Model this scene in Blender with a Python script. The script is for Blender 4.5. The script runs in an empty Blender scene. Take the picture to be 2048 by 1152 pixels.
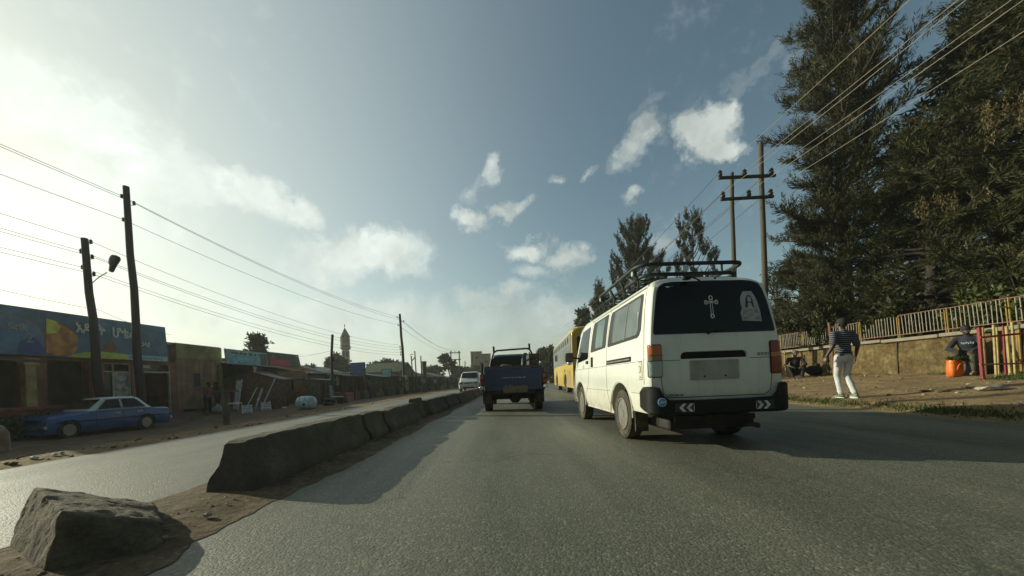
import bpy, bmesh, math, random
import numpy as np
from mathutils import Vector, Matrix, Euler, noise as mnoise

random.seed(11)
R = math.radians
SC = bpy.context.scene
COL = SC.collection
PI = math.pi

# ------------------------------------------------------------------ camera model of the photograph (pixels of the 2048 x 1152 frame)
F, CX, CY, CH, ROLL = 700.0, 1024.0, 760.0, 0.84, R(2.2)
def ab(px, py):
    u, v = px - CX, CY - py
    return (u * math.cos(ROLL) + v * math.sin(ROLL), -u * math.sin(ROLL) + v * math.cos(ROLL))
def W(px, py, y):
    a, b = ab(px, py)
    return Vector((a / F * y, y, CH + b / F * y))
def WX(px, py, x):
    a, b = ab(px, py)
    y = x * F / a
    return Vector((x, y, CH + b / F * y))

# ------------------------------------------------------------------ materials
MATS = {}
def nd(nt, typ, **kw):
    n = nt.nodes.new(typ)
    for k, v in kw.items():
        setattr(n, k, v)
    return n
def lk(nt, a, b):
    nt.links.new(a, b)
def ramp(nt, fac, stops, interp='LINEAR'):
    r = nd(nt, 'ShaderNodeValToRGB')
    r.color_ramp.interpolation = interp
    el = r.color_ramp.elements
    while len(el) > 1:
        el.remove(el[-1])
    el[0].position = stops[0][0]
    c = stops[0][1]
    el[0].color = (c[0], c[1], c[2], 1) if isinstance(c, (tuple, list)) else (c, c, c, 1)
    for p, c in stops[1:]:
        e = el.new(p)
        e.color = (c[0], c[1], c[2], 1) if isinstance(c, (tuple, list)) else (c, c, c, 1)
    if fac is not None:
        lk(nt, fac, r.inputs[0])
    return r
def mixc(nt, fac, a, b, mode='MIX'):
    m = nd(nt, 'ShaderNodeMix', data_type='RGBA', blend_type=mode)
    for s, v in ((0, fac), (6, a), (7, b)):
        if isinstance(v, (int, float)):
            m.inputs[s].default_value = v
        elif isinstance(v, (tuple, list)):
            m.inputs[s].default_value = (v[0], v[1], v[2], 1)
        else:
            lk(nt, v, m.inputs[s])
    return m.outputs[2]
def math_(nt, op, a, b=None, clamp=False):
    m = nd(nt, 'ShaderNodeMath', operation=op, use_clamp=clamp)
    for i, v in enumerate((a, b)):
        if v is None:
            continue
        if isinstance(v, (int, float)):
            m.inputs[i].default_value = v
        else:
            lk(nt, v, m.inputs[i])
    return m.outputs[0]
def noise_(nt, vec, scale, detail=4, rough=0.55, dist=0.0):
    n = nd(nt, 'ShaderNodeTexNoise')
    n.inputs['Scale'].default_value = scale
    n.inputs['Detail'].default_value = detail
    n.inputs['Roughness'].default_value = rough
    n.inputs['Distortion'].default_value = dist
    if vec is not None:
        lk(nt, vec, n.inputs['Vector'])
    return n.outputs['Fac']
def coords(nt, scale=None, world=False):
    if world:
        g = nd(nt, 'ShaderNodeNewGeometry').outputs['Position']
    else:
        g = nd(nt, 'ShaderNodeTexCoord').outputs['Object']
    if scale:
        m = nd(nt, 'ShaderNodeMapping')
        m.inputs['Scale'].default_value = scale
        lk(nt, g, m.inputs['Vector'])
        return m.outputs[0]
    return g
def new_mat(name):
    m = bpy.data.materials.new(name)
    m.use_nodes = True
    nt = m.node_tree
    return m, nt, nt.nodes['Principled BSDF']
def bump(nt, bsdf, h, strength=0.4, dist=0.02):
    b = nd(nt, 'ShaderNodeBump')
    b.inputs['Strength'].default_value = strength
    b.inputs['Distance'].default_value = dist
    lk(nt, h, b.inputs['Height'])
    lk(nt, b.outputs[0], bsdf.inputs['Normal'])
def mat(name, col, rough=0.7, var=0.25, scale=6.0, met=0.0, bmp=0.15, bscale=None, dirt=None, dirt_amt=0.5, coat=0.0, stretch=None, spec=0.5):
    """a painted / weathered surface: base colour broken up by two noises, optional dirt colour, bump"""
    if name in MATS:
        return MATS[name]
    m, nt, b = new_mat(name)
    c = coords(nt, stretch)
    n1 = noise_(nt, c, scale, 5)
    lo = tuple(x * (1 - var) for x in col)
    hi = tuple(min(1, x * (1 + var)) for x in col)
    base = ramp(nt, n1, [(0.3, lo), (0.7, hi)]).outputs[0]
    if dirt:
        n2 = noise_(nt, c, scale * 0.45, 7, 0.65, 0.4)
        f = ramp(nt, n2, [(0.48, 0.0), (0.68, dirt_amt)]).outputs[0]
        base = mixc(nt, f, base, dirt)
    lk(nt, base, b.inputs['Base Color'])
    b.inputs['Metallic'].default_value = met
    b.inputs['Specular IOR Level'].default_value = spec
    rr = ramp(nt, n1, [(0.3, max(0, rough - 0.08)), (0.7, min(1, rough + 0.08))]).outputs[0]
    lk(nt, rr, b.inputs['Roughness'])
    if coat:
        b.inputs['Coat Weight'].default_value = coat
        b.inputs['Coat Roughness'].default_value = 0.08
    if bmp:
        bump(nt, b, noise_(nt, c, bscale or scale * 5, 6, 0.6), bmp, 0.02)
    MATS[name] = m
    return m

# ------------------------------------------------------------------ mesh builder
class MB:
    def __init__(s):
        s.v, s.f, s.m = [], [], []
    def add(s, vs, fs, m=0):
        o = len(s.v)
        s.v.extend([tuple(x) for x in vs])
        for f in fs:
            s.f.append(tuple(i + o for i in f))
            s.m.append(m)
        return s
    def box(s, c, size, m=0, rot=None, bev=0.0, seg=1):
        if bev:
            bm = bmesh.new()
            bmesh.ops.create_cube(bm, size=1.0)
            for v in bm.verts:
                v.co = Vector((v.co.x * size[0], v.co.y * size[1], v.co.z * size[2]))
            bmesh.ops.bevel(bm, geom=list(bm.edges), offset=bev, segments=seg, affect='EDGES', profile=0.5)
            bm.verts.index_update()
            vs = [v.co.copy() for v in bm.verts]
            fs = [[v.index for v in f.verts] for f in bm.faces]
            bm.free()
        else:
            x, y, z = size[0] / 2, size[1] / 2, size[2] / 2
            vs = [Vector(p) for p in ((-x,-y,-z),(x,-y,-z),(x,y,-z),(-x,y,-z),(-x,-y,z),(x,-y,z),(x,y,z),(-x,y,z))]
            fs = [(0,3,2,1),(4,5,6,7),(0,1,5,4),(1,2,6,5),(2,3,7,6),(3,0,4,7)]
        if rot is not None:
            M = rot if isinstance(rot, Matrix) else Euler(rot).to_matrix()
            vs = [M @ v for v in vs]
        c = Vector(c)
        return s.add([v + c for v in vs], fs, m)
    def b2(s, lo, hi, m=0, bev=0.0):
        c = [(a + b) / 2 for a, b in zip(lo, hi)]
        return s.box(c, [abs(b - a) for a, b in zip(lo, hi)], m, None, bev)
    def tube(s, path, r, n=8, m=0, caps=True):
        P = [Vector(p) for p in path]
        rs = r if isinstance(r, (list, tuple)) else [r] * len(P)
        t0 = (P[1] - P[0]).normalized()
        up = Vector((0, 0, 1)) if abs(t0.z) < 0.9 else Vector((1, 0, 0))
        nrm = t0.cross(up).normalized()
        vs, fs = [], []
        prev = t0
        for i, p in enumerate(P):
            if i == 0: t = t0
            elif i == len(P) - 1: t = (P[i] - P[i-1]).normalized()
            else: t = ((P[i+1] - P[i]).normalized() + (P[i] - P[i-1]).normalized()).normalized()
            q = prev.rotation_difference(t)
            nrm = (q @ nrm).normalized()
            prev = t
            bn = t.cross(nrm)
            for k in range(n):
                a = 2 * PI * k / n
                vs.append(p + (nrm * math.cos(a) + bn * math.sin(a)) * rs[i])
        for i in range(len(P) - 1):
            for k in range(n):
                k2 = (k + 1) % n
                fs.append((i*n+k, i*n+k2, (i+1)*n+k2, (i+1)*n+k))
        if caps:
            fs.append(tuple(range(n))[::-1])
            fs.append(tuple((len(P)-1)*n + k for k in range(n)))
        return s.add(vs, fs, m)
    def lathe(s, prof, c, axis='z', n=20, m=0, sc=(1, 1, 1), rot=None):
        vs, fs = [], []
        for r, h in prof:
            for k in range(n):
                a = 2 * PI * k / n
                p = Vector((r * math.cos(a) * sc[0], r * math.sin(a) * sc[1], h * sc[2]))
                if axis == 'x': p = Vector((p.z, p.x, p.y))
                elif axis == 'y': p = Vector((p.x, p.z, -p.y))
                if rot is not None: p = rot @ p
                vs.append(p + Vector(c))
        for i in range(len(prof) - 1):
            for k in range(n):
                k2 = (k + 1) % n
                fs.append((i*n+k, i*n+k2, (i+1)*n+k2, (i+1)*n+k))
        fs.append(tuple(range(n))[::-1])
        fs.append(tuple((len(prof)-1)*n + k for k in range(n)))
        return s.add(vs, fs, m)
    def loft(s, loops, m=0, caps=True):
        n = len(loops[0])
        vs = [p for l in loops for p in l]
        fs = []
        for i in range(len(loops) - 1):
            for k in range(n):
                k2 = (k + 1) % n
                fs.append((i*n+k, i*n+k2, (i+1)*n+k2, (i+1)*n+k))
        if caps:
            fs.append(tuple(range(n))[::-1])
            fs.append(tuple((len(loops)-1)*n + k for k in range(n)))
        return s.add(vs, fs, m)
    def patch(s, outline, f, thick=0.004, rings=3, m=0):
        """closed 2-D outline mapped by f(u, v, offset): a thin solid plate that follows a surface"""
        n = len(outline)
        cu = sum(p[0] for p in outline) / n
        cv = sum(p[1] for p in outline) / n
        vs, fs = [], []
        for off in (thick, 0.0):
            for r in range(rings):
                t = 1 - r / rings
                for (u, v) in outline:
                    vs.append(f(cu + (u - cu) * t, cv + (v - cv) * t, off))
            vs.append(f(cu, cv, off))
        tot = n * rings + 1
        for r in range(rings - 1):
            for k in range(n):
                k2 = (k + 1) % n
                fs.append((r*n+k, r*n+k2, (r+1)*n+k2, (r+1)*n+k))
        for k in range(n):
            fs.append(((rings-1)*n + k, (rings-1)*n + (k+1) % n, tot - 1))
        for k in range(n):
            k2 = (k + 1) % n
            fs.append((k2, k, tot + k, tot + k2))
        return s.add(vs, fs, m)
    def prism(s, poly, f, d0, d1, m=0):
        """2-D polygon extruded between depths d0 and d1: f(u, v, d)"""
        n = len(poly)
        vs = [f(u, v, d0) for u, v in poly] + [f(u, v, d1) for u, v in poly]
        fs = [tuple(range(n))[::-1], tuple(range(n, 2 * n))]
        for k in range(n):
            k2 = (k + 1) % n
            fs.append((k, k2, n + k2, n + k))
        return s.add(vs, fs, m)
    def build(s, name, mats, parent=None, loc=None, rot=None, smooth=30, fix=True):
        me = bpy.data.meshes.new(name)
        me.from_pydata(s.v, [], s.f)
        if not isinstance(mats, (list, tuple)): mats = [mats]
        for m in mats: me.materials.append(m)
        me.polygons.foreach_set('material_index', s.m)
        if fix:
            bm = bmesh.new(); bm.from_mesh(me)
            bmesh.ops.recalc_face_normals(bm, faces=bm.faces)
            bm.to_mesh(me); bm.free()
        if smooth:
            me.polygons.foreach_set('use_smooth', [True] * len(me.polygons))
            me.set_sharp_from_angle(angle=R(smooth))
        me.update()
        o = bpy.data.objects.new(name, me)
        COL.objects.link(o)
        if parent is not None: o.parent = parent
        if loc is not None: o.location = loc
        if rot is not None: o.rotation_euler = rot
        return o

def rrect(u0, v0, u1, v1, r, n=5):
    """rounded rectangle outline"""
    out = []
    rr = r if isinstance(r, (list, tuple)) else [r] * 4
    for (cx, cy, a0, q) in ((u1 - rr[0], v0 + rr[0], -90, rr[0]), (u1 - rr[1], v1 - rr[1], 0, rr[1]), (u0 + rr[2], v1 - rr[2], 90, rr[2]), (u0 + rr[3], v0 + rr[3], 180, rr[3])):
        for k in range(n + 1):
            a = R(a0 + 90 * k / n)
            out.append((cx + q * math.cos(a), cy + q * math.sin(a)))
    return out
def dense(outline, step):
    out = []
    for i, p in enumerate(outline):
        q = outline[(i + 1) % len(outline)]
        d = math.hypot(q[0] - p[0], q[1] - p[1])
        k = max(1, int(d / step))
        for j in range(k):
            out.append((p[0] + (q[0] - p[0]) * j / k, p[1] + (q[1] - p[1]) * j / k))
    return out

def tag(o, label=None, cat=None, group=None, kind=None):
    if label: o['label'] = label
    if cat: o['category'] = cat
    if group: o['group'] = group
    if kind: o['kind'] = kind
    return o
def empty(name, loc=(0, 0, 0), rz=0.0, label=None, cat=None, group=None):
    o = bpy.data.objects.new(name, None)
    COL.objects.link(o)
    o.location = loc
    o.rotation_euler = (0, 0, rz)
    o.empty_display_size = 0.2
    return tag(o, label, cat, group)
def kids(o):
    return [c for c in bpy.data.objects if c.parent == o]
def copy_tree(o, parent=None):
    c = o.copy()
    COL.objects.link(c)
    if parent is not None: c.parent = parent
    for ch in kids(o):
        copy_tree(ch, c)
    return c
def apply_mods(o):
    """bake the modifiers of o into its mesh"""
    dg = bpy.context.evaluated_depsgraph_get()
    dg.update()
    me = bpy.data.meshes.new_from_object(o.evaluated_get(dg))
    old = o.data
    o.modifiers.clear()
    o.data = me
    me.name = old.name
    bpy.data.meshes.remove(old)
    return o
def text_mesh(body, size, extrude=0.004, bold=0.0):
    cu = bpy.data.curves.new('lettering', 'FONT')
    cu.body = body
    cu.size = size
    cu.extrude = extrude
    cu.offset = bold
    cu.align_x = 'CENTER'
    cu.align_y = 'CENTER'
    cu.resolution_u = 3
    o = bpy.data.objects.new('lettering', cu)
    COL.objects.link(o)
    dg = bpy.context.evaluated_depsgraph_get()
    dg.update()
    me = bpy.data.meshes.new_from_object(o.evaluated_get(dg))
    bpy.data.objects.remove(o)
    vs = [v.co.copy() for v in me.vertices]
    fs = [tuple(p.vertices) for p in me.polygons]
    bpy.data.meshes.remove(me)
    return vs, fs
def add_text(mb, body, size, M, m=0, extrude=0.004, bold=0.0, sx=1.0):
    vs, fs = text_mesh(body, size, extrude, bold)
    mb.add([M @ Vector((v.x * sx, v.y, v.z)) for v in vs], fs, m)
def frame_m(origin, ux, uy):
    ux, uy = Vector(ux).normalized(), Vector(uy).normalized()
    uz = ux.cross(uy)
    M = Matrix((ux, uy, uz)).transposed().to_4x4()
    M.translation = Vector(origin)
    return M

# leaf clouds: thousands of small pointed blades in one mesh, made with numpy
def blades(name, base, dirs, length, width, m, parent=None, seed=0, bend=0.15):
    rng = np.random.default_rng(seed)
    base = np.asarray(base, float); dirs = np.asarray(dirs, float)
    n = len(base)
    dirs = dirs / (np.linalg.norm(dirs, axis=1, keepdims=True) + 1e-9)
    L = np.broadcast_to(np.asarray(length, float), (n,))[:, None]
    Wd = np.broadcast_to(np.asarray(width, float), (n,))[:, None]
    rnd = rng.normal(size=(n, 3))
    side = np.cross(dirs, rnd); side /= (np.linalg.norm(side, axis=1, keepdims=True) + 1e-9)
    nor = np.cross(side, dirs)
    mid = base + dirs * L * 0.45 + nor * L * bend
    tip = base + dirs * L
    v = np.empty((n, 4, 3))
    v[:, 0] = base; v[:, 1] = mid + side * Wd * 0.5; v[:, 2] = tip; v[:, 3] = mid - side * Wd * 0.5
    me = bpy.data.meshes.new(name)
    me.vertices.add(n * 4); me.loops.add(n * 4); me.polygons.add(n)
    me.vertices.foreach_set('co', v.reshape(-1))
    me.loops.foreach_set('vertex_index', np.arange(n * 4, dtype=np.int32))
    me.polygons.foreach_set('loop_start', np.arange(0, n * 4, 4, dtype=np.int32))
    me.polygons.foreach_set('loop_total', np.full(n, 4, dtype=np.int32))
    me.materials.append(m)
    me.update(calc_edges=True)
    o = bpy.data.objects.new(name, me)
    COL.objects.link(o)
    if parent is not None: o.parent = parent
    return o
def leaf_mat(name, c1, c2, c3, rough=0.6, transl=0.25):
    if name in MATS: return MATS[name]
    m, nt, b = new_mat(name)
    g = nd(nt, 'ShaderNodeNewGeometry')
    col = ramp(nt, g.outputs['Random Per Island'], [(0.0, c1), (0.55, c2), (1.0, c3)]).outputs[0]
    lk(nt, col, b.inputs['Base Color'])
    b.inputs['Roughness'].default_value = rough
    b.inputs['Specular IOR Level'].default_value = 0.3
    t = nd(nt, 'ShaderNodeBsdfTranslucent')
    lk(nt, col, t.inputs['Color'])
    mx = nd(nt, 'ShaderNodeMixShader')
    mx.inputs[0].default_value = transl
    lk(nt, b.outputs[0], mx.inputs[1]); lk(nt, t.outputs[0], mx.inputs[2])
    lk(nt, mx.outputs[0], nt.nodes['Material Output'].inputs['Surface'])
    MATS[name] = m
    return m
# ================================================================== camera, sun, sky
cam_d = bpy.data.cameras.new('dash_camera')
cam = bpy.data.objects.new('dash_camera', cam_d)
COL.objects.link(cam)
cam.location = (0, 0, CH)
cam.rotation_euler = (R(90), ROLL, 0)
cam_d.sensor_width = 36
cam_d.lens = F / 2048 * 36
cam_d.shift_y = (CY - 576) / 2048
cam_d.clip_start = 0.05
cam_d.clip_end = 5000
SC.camera = cam

SUN_AZ, SUN_EL = R(-70), R(18)       # azimuth measured from the road direction, negative = left of it
sun_dir = Vector((math.sin(SUN_AZ) * math.cos(SUN_EL), math.cos(SUN_AZ) * math.cos(SUN_EL), math.sin(SUN_EL)))
sl = bpy.data.lights.new('sun', 'SUN')
sl.energy = 5.0
sl.angle = R(0.5)
sl.color = (0.98, 0.94, 0.72)
so = bpy.data.objects.new('sun', sl)
COL.objects.link(so)
so.rotation_euler = (-sun_dir).to_track_quat('-Z', 'Y').to_euler()

world = bpy.data.worlds.new('World')
SC.world = world
world.use_nodes = True
wt = world.node_tree
bg = wt.nodes['Background']
sky = nd(wt, 'ShaderNodeTexSky', sky_type='NISHITA', sun_disc=False)
sky.sun_elevation = SUN_EL
sky.sun_rotation = SUN_AZ
sky.air_density = 1.0
sky.dust_density = 1.4
sky.ozone_density = 1.0
dvec = nd(wt, 'ShaderNodeTexCoord').outputs['Generated']
def vdot(a, vec):
    n = nd(wt, 'ShaderNodeVectorMath', operation='DOT_PRODUCT')
    lk(wt, a, n.inputs[0]); n.inputs[1].default_value = vec
    return n.outputs['Value']
def vmath(op, a, b):
    n = nd(wt, 'ShaderNodeVectorMath', operation=op)
    lk(wt, a, n.inputs[0])
    if isinstance(b, (tuple, list, Vector)): n.inputs[1].default_value = b
    else: lk(wt, b, n.inputs[1])
    return n.outputs[0]
# direction warped by noise so cloud rims are ragged
wn = nd(wt, 'ShaderNodeTexNoise')
wn.inputs['Scale'].default_value = 9.0; wn.inputs['Detail'].default_value = 7.0; wn.inputs['Roughness'].default_value = 0.62
lk(wt, dvec, wn.inputs['Vector'])
warp = vmath('SUBTRACT', wn.outputs['Color'], (0.5, 0.5, 0.5))
wsc = nd(wt, 'ShaderNodeVectorMath', operation='SCALE'); lk(wt, warp, wsc.inputs[0]); wsc.inputs['Scale'].default_value = 0.16
wd = vmath('ADD', dvec, wsc.outputs[0])
def px_dir(px, py):
    a, b = ab(px, py)
    return Vector((a / F, 1, b / F)).normalized()
def cloud(px, py, wpx, hpx, tilt=0.0, dens=1.0):
    """one cloud at the direction of a photo pixel; size in pixels turned into angles"""
    c = px_dir(px, py)
    e1 = (px_dir(px + 1, py) - c); k1 = e1.length; e1.normalize()
    e2 = c.cross(e1) * -1
    e2 = (px_dir(px, py - 1) - c); e2 = (e2 - e1 * e2.dot(e1)); k2 = e2.length; e2.normalize()
    ca, sa = math.cos(tilt), math.sin(tilt)
    f1 = (e1 * ca + e2 * sa) / (wpx * k1)
    f2 = (e2 * ca - e1 * sa) / (hpx * k2)
    x = math_(wt, 'SUBTRACT', vdot(wd, f1), c.dot(f1))
    y = math_(wt, 'SUBTRACT', vdot(wd, f2), c.dot(f2))
    r2 = math_(wt, 'ADD', math_(wt, 'MULTIPLY', x, x), math_(wt, 'MULTIPLY', y, y))
    v = math_(wt, 'MULTIPLY', math_(wt, 'SUBTRACT', 1.0, r2), dens)
    # only the side of the sky the cloud is on
    return math_(wt, 'MULTIPLY', v, math_(wt, 'GREATER_THAN', vdot(dvec, c), 0.3))
CLOUDS = [
    (1408, 262, 84, 62, 0, 1.4), (1450, 278, 80, 30, 0, 1.1), (1402, 232, 20, 40, -0.3, 0.8), (1280, 285, 66, 42, 0.9, 0.85), (1300, 220, 55, 18, 0.6, 0.42), (1480, 180, 18, 45, -0.5, 0.3),
    (1520, 140, 90, 22, 0.6, 0.3), (990, 342, 28, 32, 0, 0.85), (950, 380, 40, 16, 1.0, 0.4), (938, 452, 38, 30, 0, 1.05), (1015, 418, 56, 22, 0.3, 0.9), (1100, 345, 34, 14, 0.5, 0.5), (1270, 382, 30, 20, 0, 0.8), (1190, 335, 26, 10, 0.3, 0.4),
    (1055, 500, 62, 28, 0, 1.1), (1138, 522, 50, 38, 0, 1.1), (1075, 545, 60, 20, 0, 0.6), (1330, 480, 55, 40, 0, 0.6), (720, 508, 175, 62, 0.1, 1.25), (650, 540, 90, 50, 0, 0.8), (800, 530, 70, 40, 0, 0.7), (505, 385, 120, 52, -0.6, 1.15), (580, 425, 70, 46, 0, 1.1),
    (490, 340, 22, 22, 0, 0.7), (150, 235, 280, 150, -0.5, 0.72), (330, 350, 180, 110, -0.3, 0.8), (30, 180, 200, 120, -0.4, 0.6), (240, 300, 90, 50, -0.4, 0.9), (100, 420, 420, 150, -0.1, 0.7), (60, 560, 520, 90, 0, 0.7),
    (700, 640, 560, 60, 0, 0.75), (1100, 640, 240, 60, 0, 0.75), (300, 620, 320, 70, 0, 0.6), (1650, 640, 500, 60, 0, 0.6), (1000, 590, 130, 30, 0, 0.7),
]
acc = None
for cl in CLOUDS:
    v = cloud(*cl)
    acc = v if acc is None else math_(wt, 'MAXIMUM', acc, v)
# a thin veil low down all round the horizon, so the sky is whole from any side
dz = vdot(dvec, (0, 0, 1))
fine = noise_(wt, dvec, 22.0, 8, 0.62)
veil = noise_(wt, vmath('MULTIPLY', dvec, (1, 1, 4.0)), 3.0, 6, 0.6, 0.4)
horiz = math_(wt, 'SUBTRACT', 1.0, math_(wt, 'MULTIPLY', math_(wt, 'ABSOLUTE', dz), 4.2), True)
veil_d = math_(wt, 'MULTIPLY', math_(wt, 'MULTIPLY', veil, 1.25), horiz)
dens = math_(wt, 'ADD', acc, math_(wt, 'MULTIPLY', math_(wt, 'SUBTRACT', fine, 0.5), 1.0))
dens = ramp(wt, dens, [(-0.0, 0.0), (0.28, 0.14), (0.62, 0.50), (1.15, 0.88)], 'EASE').outputs[0]
ahead = math_(wt, 'ADD', math_(wt, 'MULTIPLY', vdot(dvec, (-0.6, 0.8, 0.0)), 0.9), 0.25, True)
dens = math_(wt, 'MAXIMUM', dens, math_(wt, 'MULTIPLY', ramp(wt, veil_d, [(0.10, 0.0), (0.58, 0.92)]).outputs[0], ahead))
# sun side is brighter: clouds there scatter more of the sun
sd = math_(wt, 'MAXIMUM', vdot(dvec, sun_dir), 0.0)
glow = math_(wt, 'POWER', sd, 2.2)
shade = noise_(wt, vmath('ADD', dvec, (0.02, 0, 0.05)), 6.0, 5, 0.6)
low = nd(wt, 'ShaderNodeMapRange'); low.inputs['From Min'].default_value = 0.05; low.inputs['From Max'].default_value = 0.30; low.inputs['To Min'].default_value = 0.74; low.inputs['To Max'].default_value = 1.0
lk(wt, dz, low.inputs['Value'])
cb = math_(wt, 'ADD', math_(wt, 'MULTIPLY', glow, 5.5), math_(wt, 'MULTIPLY', low.outputs[0], ramp(wt, shade, [(0.33, 6.2), (0.64, 10.6)]).outputs[0]))
ccol = nd(wt, 'ShaderNodeVectorMath', operation='SCALE')
ccol.inputs[0].default_value = (0.92, 1.0, 0.93)
lk(wt, cb, ccol.inputs['Scale'])
skyc = mixc(wt, 1.0, sky.outputs[0], (1.0, 1.06, 0.88), 'MULTIPLY')
# added direction gain: sky raised ahead, dimmed behind to hold back fill light
half = nd(wt, 'ShaderNodeMapRange'); half.inputs['From Min'].default_value = -0.75; half.inputs['From Max'].default_value = 0.55
half.inputs['To Min'].default_value = 0.5; half.inputs['To Max'].default_value = 1.55
lk(wt, vdot(dvec, Vector((-0.45, 0.87, 0.2)).normalized()), half.inputs['Value'])
hs_ = nd(wt, 'ShaderNodeVectorMath', operation='SCALE'); lk(wt, skyc, hs_.inputs[0]); lk(wt, half.outputs[0], hs_.inputs['Scale']); skyc = hs_.outputs[0]
# haze near the sun: thin high cloud lit from behind
hz = math_(wt, 'MULTIPLY', math_(wt, 'POWER', sd, 2.6), 0.72, True)
skyc = mixc(wt, hz, skyc, (9.4, 10.4, 9.6))
full = mixc(wt, dens, skyc, ccol.outputs[0])
lk(wt, full, bg.inputs['Color'])
bg.inputs['Strength'].default_value = 0.075
vs_ = SC.view_settings
SC.display_settings.display_device = 'sRGB'
vs_.view_transform = 'Standard'
vs_.look = 'None'
vs_.exposure = 0.08
vs_.gamma = 1.0

# ================================================================== ground, roads, verges
def lerp_pts(pts, x):
    if x <= pts[0][0]: return pts[0][1]
    for (a, b), (c, d) in zip(pts, pts[1:]):
        if x <= c:
            return b + (d - b) * (x - a) / (c - a)
    return pts[-1][1]
def ground_z(x, y):
    if -6.3 <= x <= 6.75:
        z = -0.008
    elif x > 6.75:
        z = lerp_pts([(6.75, -0.008), (6.95, 0.02), (7.3, 0.14), (12.0, 0.563), (13.0, 0.6), (400, 2.5)], x)
        if x > 6.95: z += 0.028 * mnoise.noise(Vector((x * 0.9, y * 0.9, 3))) + 0.010 * mnoise.noise(Vector((x * 5, y * 5, 1)))
    else:
        near = lerp_pts([(-400, 2.0), (-60, 0.0), (-20, -0.2), (-17.2, -0.25), (-16.4, -0.5), (-13.5, -0.57), (-9.5, -0.42), (-7.3, -0.06), (-6.75, 0.035), (-6.3, -0.008)], x)
        far = lerp_pts([(-400, 2.0), (-60, 0.0), (-20, -0.2), (-12, -0.22), (-9, -0.1), (-6.75, 0.03), (-6.3, -0.008)], x)
        t = min(1, max(0, (y - 15) / 9.0)); t = t * t * (3 - 2 * t)
        z = near * (1 - t) + far * t
        z += 0.022 * mnoise.noise(Vector((x * 1.3, y * 1.3, 7))) + 0.012 * mnoise.noise(Vector((x * 4, y * 4, 2)))
    return z
xs = sorted(set([-280, -200, -100, -60, -40, -30, -25] + [round(-22 + 0.25 * i, 3) for i in range(63)] + [-6.3, -6.75, -2.8, 0, 3, 6.6, 6.75] + [round(6.8 + 0.12 * i, 3) for i in range(50)] + [13.4, 14, 16, 20, 30, 60, 120, 280]))
ys = [-30, -15, -8, -4, -2, 0, 1] + [round(1.5 + 0.16 * i, 3) for i in range(90)]
y = ys[-1]
while y < 430:
    y += 0.2 + (y - 15) * 0.045
    ys.append(y)
g = MB()
g.add([(x, y, ground_z(x, y)) for y in ys for x in xs], [(j*len(xs)+i, j*len(xs)+i+1, (j+1)*len(xs)+i+1, (j+1)*len(xs)+i) for j in range(len(ys)-1) for i in range(len(xs)-1)])
def dirt_mat(name, c_lo, c_mid, c_hi, bs=0.5):
    m, nt, b = new_mat(name)
    c = coords(nt, None, True)
    n1 = noise_(nt, c, 1.7, 8, 0.72, 0.3)
    n2 = noise_(nt, c, 17.0, 6, 0.75)
    base = ramp(nt, n1, [(0.32, c_lo), (0.5, c_mid), (0.66, c_hi)]).outputs[0]
    base = mixc(nt, 0.75, base, ramp(nt, n2, [(0.32, 0.35), (0.5, 1.0), (0.68, 1.55)]).outputs[0], 'MULTIPLY')
    v = nd(nt, 'ShaderNodeTexVoronoi'); v.inputs['Scale'].default_value = 14.0; lk(nt, c, v.inputs['Vector'])
    peb = ramp(nt, v.outputs['Distance'], [(0.0, 0.5), (0.10, 0.5), (0.16, 0.0)]).outputs[0]
    base = mixc(nt, peb, base, tuple(min(1, x * 1.7) for x in c_hi))
    lk(nt, base, b.inputs['Base Color'])
    b.inputs['Roughness'].default_value = 0.95
    b.inputs['Specular IOR Level'].default_value = 0.15
    h = math_(nt, 'ADD', n2, math_(nt, 'MULTIPLY', noise_(nt, c, 7, 6, 0.7), 1.5))
    bump(nt, b, h, bs, 0.05)
    return m
DIRT = dirt_mat('trodden_earth', (0.15, 0.103, 0.055), (0.24, 0.17, 0.09), (0.32, 0.24, 0.13), 0.7)
EARTH = dirt_mat('shade_darkened_earth', (0.115, 0.078, 0.052), (0.185, 0.128, 0.085), (0.26, 0.19, 0.125), 0.7)  # darker copy of the earth for the left side, shade put into its colour
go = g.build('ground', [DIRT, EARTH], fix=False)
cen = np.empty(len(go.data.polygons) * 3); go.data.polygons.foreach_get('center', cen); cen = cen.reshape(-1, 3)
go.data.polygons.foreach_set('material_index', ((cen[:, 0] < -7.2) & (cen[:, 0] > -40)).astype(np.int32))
tag(go, kind='structure')

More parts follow.
